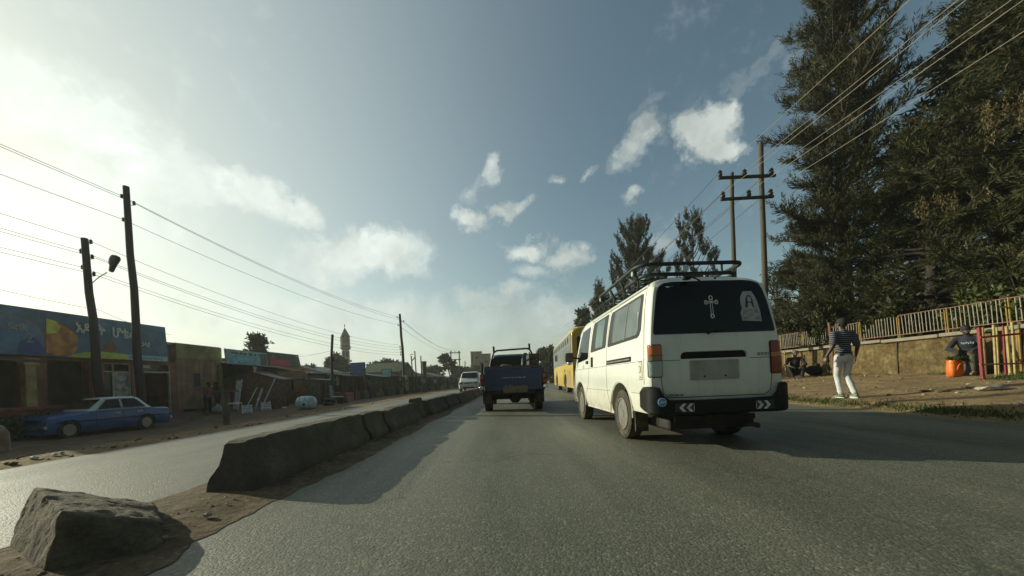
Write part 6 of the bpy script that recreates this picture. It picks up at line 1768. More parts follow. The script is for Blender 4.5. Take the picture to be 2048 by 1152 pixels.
poleB = upole(pB0, pB1, 0.13, 'shorter tarred pole carrying the street lamp before the hotel sign', [(0.25, pB1.z - 0.15), (-0.2, pB1.z - 0.52), (0.25, pB1.z - 0.78), (-0.2, pB1.z - 1.2), (0.25, pB1.z - 1.5)])
la, lb = W(181, 565, 14.5), W(214, 545, 14.2)
lamp = empty('street_lamp', la, 0, 'drooping street lamp head on a thin arm of the shorter left pole', 'street lamp')
mb = MB(); mb.tube([(-0.05, 0.05, -0.06), (lb - la) * 0.5 + Vector((0, 0, 0.01)), lb - la], 0.018, 6); mb.build('arm', mat('grey_lamp_arm', (0.10, 0.10, 0.10), 0.6, 0.2, 6, met=0.4), lamp)
lh = W(227, 528, 14.1) - la
mb = MB(); q = Euler((0, R(20), 0)).to_matrix()
mb.lathe([(0.05, -0.34), (0.10, -0.30), (0.14, 0.0), (0.19, 0.16), (0.20, 0.26), (0.15, 0.34), (0.02, 0.37)], lh, 'z', 16, 0, (1, 0.55, 1), q); hd = mb.build('lamp_head', mat('dark_lamp_shell', (0.035, 0.037, 0.035), 0.5, 0.2, 5), lamp, smooth=50)
mb = MB(); mb.lathe([(0.03, -0.14), (0.11, -0.04), (0.14, 0.12), (0.13, 0.22), (0.03, 0.28)], lh + Vector((0.0, -0.07, 0.02)), 'z', 14, 0, (1, 0.5, 1), q); mb.build('lamp_cover', mat('dusty_lamp_cover', (0.10, 0.10, 0.08), 0.3, 0.2, 5), hd, smooth=50)
pC1 = W(799.5, 628, 36)
poleC = upole((W(811, 780, 36).x, 36, -0.2), pC1, 0.13, 'lone slender pole over the far stalls, right of the minaret', [(-0.3, pC1.z - 0.3), (0.35, pC1.z - 0.75), (-0.25, pC1.z - 1.1)] + [(-0.22, W(803, y_, 36).z) for y_ in (693, 698, 704, 709)])
mb = MB()
for k in range(7): mb.lathe([(0.02, -0.11), (0.16, -0.06), (0.19, 0.0), (0.15, 0.07), (0.02, 0.11)], (0.25 + 0.04 * math.sin(k * 2), -0.3, 0.5 + k * 0.22), 'z', 9, 0, (1, 1, 1), Euler((0.2 * math.sin(k * 3), 0.3 * math.cos(k * 2), 0)).to_matrix())
o = mb.build('bundle_of_bags', mat('pale_knotted_bags', (0.30, 0.27, 0.20), 0.8, 0.3, 6), loc=poleC.location); tag(o, 'string of pale knotted bags hung at the foot of the far slender pole', 'bags')
pD0 = Vector((W(662, 770, 22.5).x, 22.5, -0.25)); pD1 = W(665, 669, 22.5)
e = empty('short_pole', pD0, 0, 'short crooked black pole with a box among the first stalls', 'utility pole')
t = pD1 - pD0
mb = MB(); mb.tube([(0, 0, 0), t * 0.45 + Vector((0.0, 0, 0)), t * 0.62 + Vector((-0.06, 0, 0)), t], [0.10, 0.09, 0.08, 0.08], 8); mb.build('shaft', CREO, e, smooth=50)
mb = MB(); mb.box(t * 0.66 + Vector((0.06, -0.08, -0.1)), (0.2, 0.14, 0.26), 0, None, 0.02); mb.build('junction_box', BLACKP, e)
mb = MB(); mb.lathe([(0.115, 0.2), (0.115, 1.2), (0.11, 1.22)], (0.02, 0, 0), 'z', 10); mb.build('painted_foot', mat('whitewash', (0.30, 0.31, 0.30), 0.8, 0.25, 6), e)
# transformer frame far off
tz = 78.0
e = empty('transformer_frame', (W(912, 760, tz).x, tz, -0.2), 0, 'two-pole transformer frame with crossbeams beyond the stalls', 'power structure')
zt = W(903, 705, tz).z + 0.2
for s, nm in ((-0.95, 'leg'), (0.95, 'leg')):
    mb = MB(); mb.tube([(s, 0, 0), (s * 0.98, 0, zt + 0.3)], 0.13, 8); mb.build('pole', CREO, e)
for z in (zt - 0.1, zt - 1.6, zt - 3.2):
    mb = MB(); mb.b2((-1.25, -0.08, z - 0.09), (1.25, 0.08, z + 0.09)); mb.build('crossbeam', CREO, e)
for x in (-0.8, 0, 0.8):
    for z in (zt + 0.02, zt - 1.9):
        mb = MB(); mb.lathe([(0.03, 0), (0.09, 0.08), (0.05, 0.16), (0.08, 0.24), (0.02, 0.34)], (x, 0, z), 'z', 8); mb.build('insulator', INSUL, e)
mb = MB(); mb.b2((-0.5, -0.4, zt - 5.0), (0.5, 0.4, zt - 3.9), 0, 0.05); mb.build('transformer', mat('grey_transformer', (0.10, 0.10, 0.09), 0.6), e)
for (px, py0, y, lab) in ((945, 708, 95, 'thin far pole left of the brick tower block'), (931, 722, 88, 'thin far pole just right of the transformer frame')):
    p1 = W(px - 1, py0, y); e = upole((W(px + 1, 760, y).x, y, -0.2), p1, 0.11, lab, [(-0.3, p1.z - 0.3), (0.3, p1.z - 0.5), (-0.3, p1.z - 0.9)], 'utility_pole')

# minaret
my = 96.0
mc = W(692.5, 740, my); s_ = my / F
e = empty('minaret', (mc.x, my, -0.2), R(20), 'slim pale minaret with a pointed green spire', 'minaret')
MIN = mat('pale_minaret_plaster', (0.48, 0.46, 0.37), 0.85, 0.2, 0.8, dirt=(0.12, 0.11, 0.085), dirt_amt=0.5)
MIND = mat('grey_minaret_trim', (0.20, 0.20, 0.15), 0.85, 0.2, 1)
zz = lambda py: W(692.5, py, my).z + 0.2
wsh = 8.0 * s_
mb = MB(); mb.lathe([(wsh * 0.98, 0), (wsh * 0.90, zz(728)), (wsh * 0.92, zz(727)), (wsh * 1.0, zz(722)), (wsh * 0.92, zz(718)), (wsh * 0.88, zz(700))], (0, 0, 0), 'z', 8); mb.build('shaft', MIN, e, smooth=20)
mb = MB(); mb.lathe([(wsh * 0.9, zz(700)), (wsh * 1.22, zz(697)), (wsh * 1.22, zz(692)), (wsh * 1.0, zz(691.5))], (0, 0, 0), 'z', 8); mb.build('gallery', MIND, e, smooth=20)
mb = MB(); mb.lathe([(wsh * 0.55, zz(691.5)), (wsh * 0.55, zz(674))], (0, 0, 0), 'z', 8); mb.build('core', mat('bright_lantern_wall', (0.45, 0.46, 0.42), 0.8, 0.15, 1), e, smooth=20)
for k in range(8):
    a_ = 2 * PI * k / 8; mb = MB(); mb.b2((wsh * 0.98 - 0.16, -0.30, zz(691.5)), (wsh * 0.98 + 0.1, 0.30, zz(674)))
    o = mb.build('pier', MIND, e, rot=(0, 0, a_))
mb = MB(); mb.lathe([(wsh * 1.12, zz(675)), (wsh * 1.14, zz(672.5)), (wsh * 0.55, zz(663)), (0.06, zz(655.5)), (0.02, zz(654))], (0, 0, 0), 'z', 8); mb.build('spire', mat('green_grey_spire', (0.055, 0.07, 0.055), 0.6, 0.2, 1), e, smooth=20)
mb = MB(); mb.tube([(0, 0, zz(655)), (0, 0, zz(647.5))], 0.06, 6); mb.lathe([(0.02, -0.22), (0.2, 0), (0.02, 0.22)], (0, 0, zz(652)), 'z', 8); mb.lathe([(0.02, -0.16), (0.14, 0), (0.02, 0.16)], (0, 0, zz(650)), 'z', 8); mb.build('finial', MIND, e, smooth=50)
mb = MB()
for k in range(8):
    a_ = 2 * PI * (k + 0.5) / 8
    mb.box((wsh * 0.86 * math.cos(a_), wsh * 0.86 * math.sin(a_), (zz(716) + zz(702)) / 2), (0.05, 0.5, zz(703) - zz(716)), 0, (0, 0, a_))
mb.build('slot_window', DARKIN, e)
mb = MB(); mb.lathe([(0.05, -0.4), (0.35, 0.2)], (wsh * 1.15, 0, zz(722)), 'x', 10); mb.build('loudspeaker', MIND, e)

# brick tower block far off
ty = 112.0
p0, p1 = W(943, 760, ty), W(983, 705, ty)
e = empty('tower_block', (p0.x, ty, -0.2), R(4), 'unfinished brown brick tower block beyond the minivan', 'building')
BRK = None
m, nt, b = new_mat('tower_brick'); c_ = coords(nt)
br = nd(nt, 'ShaderNodeTexBrick'); br.inputs['Scale'].default_value = 1.6; br.inputs['Color1'].default_value = (0.34, 0.25, 0.17, 1); br.inputs['Color2'].default_value = (0.27, 0.19, 0.13, 1); br.inputs['Mortar'].default_value = (0.22, 0.18, 0.13, 1)
mp = nd(nt, 'ShaderNodeMapping'); mp.inputs['Rotation'].default_value = (R(90), 0, 0); lk(nt, c_, mp.inputs[0]); lk(nt, mp.outputs[0], br.inputs['Vector'])
lk(nt, mixc(nt, ramp(nt, noise_(nt, c_, 0.5, 6), [(0.4, 0.0), (0.7, 0.6)]).outputs[0], br.outputs[0], (0.20, 0.165, 0.12)), b.inputs['Base Color']); b.inputs['Roughness'].default_value = 0.9
w1 = (965 - 943) * ty / F; w2 = (983 - 965) * ty / F
z1, z2 = W(955, 703.5, ty).z + 0.2, W(975, 707.5, ty).z + 0.2
mb = MB(); mb.b2((0, 0, -0.3), (w1, 6, z1), 0, 0.05); mb.b2((w1 + 0.01, 0.5, -0.3), (w1 + w2, 6, z2), 0, 0.05); mb.build('wall', m, e)
mb = MB(); mb.b2((-0.1, -0.1, z1), (w1 + 0.1, 6.1, z1 + 0.15)); mb.b2((w1 + 0.11, 0.4, z2), (w1 + w2 + 0.1, 6.1, z2 + 0.15)); mb.build('roof', mat('tower_coping', (0.20, 0.16, 0.12), 0.9), e)
for (x, z) in ((w1 * 0.45, z1 * 0.8), (w1 * 0.8, z1 * 0.62), (w1 + 1.2, z2 * 0.72), (w1 + 0.8, z2 * 0.5)):
    mb = MB(); mb.b2((x, -0.03, z), (x + 0.7, 0.4, z + 0.5)); mb.build('window', DARKIN, e)

# roadside post with a flat top near the pink-shirted person; drum cut by the frame edge
p = W(453, 852, 13.4)
e = empty('flat_top_post', (p.x, 13.4, ground_z(p.x, 13.4)), 0, 'dark wooden post with a flat plank top at the verge before the brown shop house', 'stand')
h = W(455, 784, 13.4).z - ground_z(p.x, 13.4)
mb = MB(); mb.tube([(0, 0, -0.1), (0.02, 0, h * 0.55), (0.03, 0, h)], [0.10, 0.12, 0.10], 8); mb.build('post', SOOT, e)
mb = MB(); mb.box((0.05, 0, h + 0.02), (0.62, 0.4, 0.05), 0, None, 0.01); mb.build('plank_top', mat('violet_grey_plank', (0.10, 0.085, 0.10), 0.7, 0.2, 6), e)
mb = MB(); mb.box((0.24, 0.1, h - 0.45), (0.42, 0.3, 0.04), 0, None, 0.01); mb.build('shelf', WF, e)
p = W(0, 930, 4.9)
mb = MB(); mb.lathe([(0.20, 0), (0.225, 0.02), (0.22, 0.30), (0.17, 0.42), (0.08, 0.47), (0.01, 0.48)], (0, 0, 0), 'z', 18); o = mb.build('stone_bollard', mat('brown_white_bollard', (0.22, 0.15, 0.095), 0.85, 0.45, 7, dirt=(0.38, 0.34, 0.26), dirt_amt=0.8, bmp=0.4), loc=(W(-26, 925, 5.6).x, 5.6, -0.02), smooth=50); tag(o, 'rounded brown and white stone bollard at the left edge of the service road', 'bollard')
# litter on the verge
for k, (px, py, lab) in enumerate(((68, 913, 'crumpled white litter on the left verge below the saloon nose'), (110, 907, 'second white scrap of litter on the verge, below the saloon front wheel'), (124, 908, 'small white scrap right beside the second verge litter'))):
    a_, b_ = ab(px, py); Y = 6.55 * F / -a_
    mb = MB(); pebble(mb, (0, 0, 0), 0.05 - 0.008 * k, 0, 70 + k); o = mb.build('litter', mat('white_litter', (0.5, 0.5, 0.46), 0.8, 0.2, 9), loc=(-6.55, Y, ground_z(-6.55, Y) + 0.02), smooth=0); tag(o, lab, 'litter')
# ================================================================== right side: wall, fence, frames
WX0 = 12.1
def wall_mat():
    m, nt, b = new_mat('ochre_mud_wall')
    c = coords(nt)
    n1 = noise_(nt, c, 1.6, 8, 0.72, 0.5); n2 = noise_(nt, c, 9.0, 7, 0.75); n3 = noise_(nt, coords(nt, (5, 5, 0.7)), 1.3, 6, 0.7)
    base = ramp(nt, n1, [(0.3, (0.085, 0.058, 0.026)), (0.5, (0.165, 0.118, 0.052)), (0.68, (0.26, 0.20, 0.10))]).outputs[0]
    base = mixc(nt, 0.8, base, ramp(nt, n2, [(0.33, 0.4), (0.5, 1.0), (0.67, 1.55)]).outputs[0], 'MULTIPLY')
    base = mixc(nt, ramp(nt, n3, [(0.5, 0.0), (0.7, 0.55)]).outputs[0], base, (0.07, 0.06, 0.035))
    lk(nt, base, b.inputs['Base Color']); b.inputs['Roughness'].default_value = 0.95; b.inputs['Specular IOR Level'].default_value = 0.2
    bump(nt, b, math_(nt, 'ADD', n2, noise_(nt, c, 30, 5, 0.7)), 1.0, 0.05)
    MATS['ochre_mud_wall'] = m
    return m
WALLM = wall_mat()
CAPM = mat('wall_coping', (0.23, 0.20, 0.15), 0.9, 0.25, 3, dirt=(0.10, 0.08, 0.05), dirt_amt=0.5, bmp=0.4)
e = empty('boundary_wall', (WX0, 18, 0.5), 0, 'ochre plastered boundary wall behind the dirt footpath', 'wall')
mb = MB()
nY, nZ = 130, 10
vs = []
for j in range(nZ + 1):
    for i in range(nY + 1):
        y = 3.0 + 47 * (i / nY) ** 1.4; z = 0.2 + 1.38 * j / nZ
        vs.append((WX0 + 0.03 * mnoise.noise(Vector((y * 1.1, z * 1.1, 0))) + 0.018 * mnoise.noise(Vector((y * 3, z * 3, 4))) - (0.05 if j == 0 else 0), y, z))
mb.add(vs, [(j*(nY+1)+i, (j+1)*(nY+1)+i, (j+1)*(nY+1)+i+1, j*(nY+1)+i+1) for j in range(nZ) for i in range(nY)])
mb.b2((WX0 + 0.06, 3.0, 0.2), (WX0 + 0.34, 50, 1.575))
P(mb, 'face', WALLM, e, 60)
mb = MB()
y = 3.0; rs = random.Random(4)
while y < 50:
    l = rs.uniform(1.4, 2.2); dz = rs.uniform(-0.012, 0.012)
    mb.box((WX0 + 0.14, y + l / 2, 1.635 + dz), (0.50, l - 0.02, 0.10), 0, (0, rs.uniform(-0.02, 0.02), 0), 0.015); y += l
P(mb, 'coping', CAPM, e)
for y in (10.95, 13.35):
    mb = MB(); mb.tube([(WX0 - 0.03, y, 0.45), (WX0 - 0.01, y + 0.02, 1.0), (WX0 - 0.03, y, 1.56)], 0.022, 5); P(mb, 'crack_post', mat('dark_stain_strip', (0.07, 0.055, 0.035), 0.9, 0.3, 6), e)
# picket fence on the wall: panels between yellow posts
PICK = mat('weathered_picket_paint', (0.27, 0.245, 0.185), 0.75, 0.3, 5, dirt=(0.20, 0.12, 0.065), dirt_amt=0.6)
YPOST = mat('yellow_post_paint', (0.27, 0.17, 0.035), 0.7, 0.3, 5, dirt=(0.2, 0.12, 0.05), dirt_amt=0.5)
RAILR = mat('rusty_red_rail', (0.17, 0.075, 0.045), 0.75, 0.3, 5)
e = empty('picket_fence', (WX0 + 0.15, 18, 1.7), 0, 'weathered metal picket fence with yellow posts on top of the ochre wall', 'fence')
LEAN = 0.055
def lean(p): return Vector((p[0], p[1] + (p[2] - 1.7) * LEAN, p[2]))
y = 4.9
gaps = [(13.75, 14.25)]
while y < 42:
    big = 1.22
    for (yp) in (y, y + 0.07):
        pass
    mb = MB(); mb.tube([lean((WX0 + 0.15, y, 1.68)), lean((WX0 + 0.15, y, 2.40))], 0.017, 6); mb.tube([lean((WX0 + 0.15, y + 0.055, 1.68)), lean((WX0 + 0.15, y + 0.055, 2.36))], 0.015, 5); P(mb, 'post', YPOST, e)
    if not (10.15 < y < 10.9 and False):
        mb = MB()
        k = 0
        q = y + 0.14
        while q < y + big - 0.03:
            top = 2.385 + rs.uniform(-0.008, 0.008)
            if 13.6 < q < 14.35: top = 2.12 + rs.uniform(-0.04, 0.02)
            if 11.7 < q < 12.15: top = 2.22 + rs.uniform(-0.12, 0.08)
            mb.tube([lean((WX0 + 0.15 + rs.uniform(-0.006, 0.006), q, 1.78)), lean((WX0 + 0.15 + rs.uniform(-0.006, 0.006), q + rs.uniform(-0.012, 0.012), top))], 0.0125, 5)
            q += 0.088 + rs.uniform(-0.006, 0.006)
        P(mb, 'picket_panel', PICK, e)
        mb = MB(); mb.tube([lean((WX0 + 0.15, y, 1.80)), lean((WX0 + 0.15, y + big, 1.80 + rs.uniform(-0.01, 0.01)))], 0.016, 5)
        if not (13.0 < y + big / 2 < 14.3 or 11.5 < y + big / 2 < 12.3): mb.tube([lean((WX0 + 0.15, y, 2.39)), lean((WX0 + 0.15, y + big, 2.39 + rs.uniform(-0.012, 0.012)))], 0.015, 5)
        P(mb, 'rail', RAILR, e)
    y += big
# red and yellow pole frame near the seated person
REDP = mat('crimson_post_paint', (0.26, 0.03, 0.035), 0.7, 0.3, 7, dirt=(0.12, 0.06, 0.04), dirt_amt=0.5)
YELB = mat('straw_bar_paint', (0.40, 0.32, 0.13), 0.75, 0.3, 6, dirt=(0.20, 0.13, 0.07), dirt_amt=0.5)
fy = 7.95
def pole_px(mb, px0, py0, px1, py1, y, r, m=0):
    mb.tube([W(px0, py0, y), W(px1, py1, y)], r, 7, m)
e = empty('pole_frame', (10.7, fy, 0.45), 0, 'unfinished stall frame of a crimson post, rails and straw coloured bars beside the wall', 'frame')
mb = MB(); pole_px(mb, 1958, 655, 1966, 759, fy, 0.038); P(mb, 'post', REDP, e)
mb = MB(); mb.tube([W(1960, 675, fy - 0.04), W(2075, 664, 7.7)], 0.026, 6); P(mb, 'rail', REDP, e)
mb = MB(); mb.tube([W(1960, 729, fy - 0.04), W(2075, 726, 7.7)], 0.02, 6); P(mb, 'rail', mat('pinkish_rail', (0.28, 0.12, 0.10), 0.7, 0.2, 6), e)
for (x0, y0, x1, y1, d, r, m) in ((1965, 655, 1971, 750, 8.25, 0.024, YELB), (1987, 650, 1993, 750, 8.0, 0.024, YELB), (1993, 655, 1998, 748, 8.3, 0.018, YELB), (2006, 652, 2012, 748, 8.2, 0.02, REDP), (2013, 652, 2021, 746, 8.05, 0.028, YELB), (2024, 644, 2031, 750, 7.85, 0.022, YELB), (2033, 651, 2038, 744, 8.35, 0.022, YPOST), (2037, 652, 2044, 744, 8.3, 0.026, YPOST), (2044, 655, 2047, 744, 8.4, 0.02, REDP), (2058, 640, 2064, 755, 7.75, 0.03, REDP)):
    mb = MB(); pole_px(mb, x0, y0, x1, y1 + 4, d, r); P(mb, 'bar', m, e)
# the like frame further along, with the cap-wearing person in front
e = empty('bar_frame', (11.7, 14.6, 0.5), 0, 'thin yellowish bar frame against the wall behind the capped sitter', 'frame')
fy = 14.7
for (x0, y0, x1, y1, r, m) in ((1569, 702, 1572, 747, 0.025, YELB), (1585, 699, 1588, 745, 0.03, YELB), (1600, 698, 1604, 742, 0.03, YELB), (1616, 697, 1619, 745, 0.03, RAILR)):
    mb = MB(); pole_px(mb, x0, y0, x1, y1 + 5, fy, r); P(mb, 'bar', m, e)
for (y0, y1) in ((709, 704), (735, 731)):
    mb = MB(); mb.tube([W(1566, y0, fy - 0.05), W(1620, y1, fy - 0.05)], 0.016, 5); P(mb, 'rail', YELB, e)
p = W(1668, 750, 13.0)
mb = MB(); q = W(1658, 645, 13.0); mb.tube([Vector((0, 0, -0.05)), (q - p) * 0.5 + Vector((0.02, 0, 0)), q - p], 0.045, 7); o = mb.build('wooden_post', mat('red_brown_post', (0.17, 0.085, 0.05), 0.85, 0.3, 6), loc=p); tag(o, 'lone slim red brown post standing before the wall, left of the walker', 'post')
p = W(1675, 750, 13.3)
mb = MB(); mb.b2((-0.22, -0.12, -0.1), (0.14, 0.12, 1.05), 0, 0.01); mb.b2((-0.21, -0.14, 1.053), (0.13, 0.10, 1.10), 0, 0.01); o = mb.build('wall_pier', mat('grey_brown_pier', (0.11, 0.095, 0.065), 0.9, 0.3, 4), loc=p); tag(o, 'squat grey pier against the wall behind the slim red brown post', 'pier')  # pier in one grey-brown base colour, varied by noise
p = W(1634, 748, 14.4)
B, D = [], []
mb = MB()
for k in range(13):
    x = rs.uniform(-0.25, 0.3); t_ = rs.uniform(0.6, 1.05)
    mb.tube([(x, 0, -0.05), (x + rs.uniform(-0.05, 0.1), rs.uniform(-0.1, 0.1), t_ * 0.5), (x + rs.uniform(-0.15, 0.12), rs.uniform(-0.1, 0.1), t_)], 0.013, 5)
o = mb.build('bundle_of_sticks', mat('dark_sticks', (0.055, 0.045, 0.025), 0.9, 0.3, 6), loc=p); tag(o, 'bundle of thin dark sticks standing against the wall between bar frame and post', 'sticks')
# flat stones and sticks on the path
for k, (px, py, y, w_, lab, m_) in enumerate(((1985, 779, 6.65, 0.55, 'long flat slab of stone lying on the path below the crimson frame', STONE), (1885, 783, 7.1, 0.24, 'dark clod lying on the path at the end of the walker shadow', CLOD), (1850, 782, 7.4, 0.22, 'dark clod lying in the middle of the walker shadow', CLOD), (1731, 748, 11.6, 0.10, 'round pale stone at the foot of the wall right of the walker', STONE), (2025, 755, 7.9, 0.16, 'white flake of stone in the grass below the straw coloured bars', STONE))):
    a_, b_ = ab(px, py); x = a_ / F * y
    mb = MB(); rs2 = random.Random(k); bm = bmesh.new(); bmesh.ops.create_icosphere(bm, subdivisions=2, radius=w_ / 2)
    for v in bm.verts:
        n_ = 1 + 0.35 * mnoise.noise(v.co * (3.0 / w_) + Vector((k, 0, 0))); v.co = Vector((v.co.x * n_, v.co.y * n_ * 0.6, v.co.z * n_ * (0.22 if k != 3 else 0.8)))
    bm.verts.index_update(); mb.add([v.co.copy() for v in bm.verts], [[v.index for v in f.verts] for f in bm.faces]); bm.free()
    o = mb.build('stone', m_, loc=(x, y, ground_z(x, y) + 0.02), smooth=0); tag(o, lab, 'stone')

# ------------------------------------------------------------------ H-pole and wires
HP = mat('grey_brown_pole', (0.078, 0.068, 0.05), 0.85, 0.3, 4, stretch=(8, 8, 0.6), bmp=0.4)  # grey-brown wood colour of the twin pole
hy = 14.5
b1, t1 = W(1473, 740, hy), W(1463, 346, hy)
b2_, t2 = W(1535, 740, hy), W(1521, 289, hy)
e = empty('twin_pole', (b1.x, hy, 0.3), 0, 'grey twin power pole with two crossbeams beyond the minibus', 'utility pole')
for (b_, t, r) in ((b1, t1, 0.085), (b2_, t2, 0.105)):
    mb = MB(); b_.z = 0.3; mb.tube([b_ + (t - b_) * (k / 6) + Vector((0.015 * math.sin(k * 2.3), 0, 0)) for k in range(7)], [r * (1.15 - 0.25 * k / 6) for k in range(7)], 10); P(mb, 'shaft', HP, e, 50)
ARM = mat('dark_crossarm', (0.05, 0.04, 0.032), 0.8, 0.3, 6)
ins_r = []
for (xl, yl, xr, yr) in ((1437, 356, 1551, 351), (1441, 399, 1547, 393)):
    mb = MB(); p, q = W(xl, yl, hy - 0.16), W(xr, yr, hy - 0.16); d = q - p
    mb.box((p + q) / 2, (d.length, 0.10, 0.11), 0, (0, -math.atan2(d.z, d.x), 0), 0.012); P(mb, 'crossbeam', ARM, e)
    for f_ in ((0.03, 0.46, 0.93) if yl < 380 else (0.05, 0.54, 0.95)):
        c_ = p + d * f_
        mb = MB(); mb.lathe([(0.02, 0.05), (0.075, 0.08), (0.09, 0.14), (0.055, 0.19), (0.085, 0.23), (0.06, 0.29), (0.02, 0.32)], c_, 'z', 10); P(mb, 'insulator', INSUL, e, 50)
        ins_r.append(c_ + Vector((0, 0, 0.26)))
WIREL = mat('sunlit_wire', (0.42, 0.38, 0.30), 0.4, 0.1, 5, met=0.4, bmp=0)  # pale cream puts the sunlight into the near wires' colour
WIRED = mat('dark_wire', (0.06, 0.06, 0.065), 0.5, 0.1, 5, bmp=0)
def wire(p, q, sag, r, m, label, group, name='power_line'):
    p, q = Vector(p), Vector(q); mb = MB(); k = 26
    pts = [p + (q - p) * (i / k) + Vector((0, 0, -4 * sag * (i / k) * (1 - i / k))) for i in range(k + 1)]
    mb.tube([a - p for a in pts], r, 5); o = mb.build(name, m, loc=p, smooth=60); tag(o, label, 'wire', group)
nm = ['top left', 'top middle', 'top right', 'lower left', 'lower middle', 'lower right']
GR = 'wires of the twin pole'
for i, c_ in enumerate(ins_r):
    near = Vector((c_.x + 0.05, -22, c_.z - 0.2)); far = Vector((c_.x - 0.6, 62, c_.z + 0.3))
    wire(c_, near, 0.55 + 0.12 * (i % 3), 0.0075, WIREL, f'sunlit wire running overhead from the {nm[i]} insulator of the twin pole', GR)
    wire(c_, far, 0.9, 0.012, WIRED, f'far wire going down the road from the {nm[i]} insulator of the twin pole', GR)
GL = 'wires along the left poles'
A_ins = [pA1 + Vector((-0.22, 0, -0.40)), pA1 + Vector((0.30, 0, -0.73)), pA1 + Vector((-0.22, 0, -1.43))]
C_ins = [pC1 + Vector((-0.3, 0, -0.28)), pC1 + Vector((0.35, 0, -0.73)), pC1 + Vector((-0.25, 0, -1.08))]
word = ['upper left', 'right', 'lower left']
for i in range(3):
    near = Vector((A_ins[i].x - 0.4, -25, A_ins[i].z - 0.2))
    wire(A_ins[i], near, 0.45, 0.010, WIRED, f'wire from the {word[i]} insulator of the tall tarred pole back past the hotel roof', GL)
    wire(A_ins[i], C_ins[i], 0.55, 0.010, WIRED, f'wire from the {word[i]} insulator of the tall tarred pole to the far slender pole', GL)
    far = Vector((C_ins[i].x - 1.5, 78, 8.2 - 0.3 * i)); wire(C_ins[i], far, 0.9, 0.014, WIRED, f'far wire from the {word[i]} insulator of the slender pole to the transformer frame', GL)
for i, (dx, dz) in enumerate(((0.25, -0.13), (-0.2, -0.50), (0.25, -0.76), (-0.2, -1.18), (0.25, -1.48))):
    s_ = pB1 + Vector((dx, 0, dz)); od = ('first', 'second', 'third', 'fourth', 'lowest')[i]
    wire(s_, Vector((s_.x - 0.5, -24, s_.z + 1.2)), 0.5, 0.009, WIRED, f'{od} wire from the street lamp pole back over the hotel', GL)
    c2 = Vector((W(802, 688 + 5 * i, 36).x - 0.2, 36, W(802, 690 + 5 * i, 36).z)); wire(s_, c2, 0.75, 0.009, WIRED, f'{od} wire from the street lamp pole to the far slender pole', GL)
for i, (q, lb_) in enumerate(((Vector((XF + 0.1, 19.0, 4.0)), 'thin service wire from the lamp pole down to the hotel sign end'), (Vector((XF, 10.0, 5.2)), 'thin service wire from the lamp pole over the hotel roof'), (Vector((XF + 0.2, 30.0, 3.7)), 'service wire from the short black pole to the red shop sign'), (Vector((XF + 0.2, 29.0, 3.45)), 'lower service wire from the short black pole to the red shop sign'))):
    src = Vector((pB0.x, 14.6, W(190, 620, 14.6).z)) if i < 2 else pD1 + Vector((0, 0, -1.0))
    wire(src, q, 0.12, 0.008, WIRED, lb_, GL)

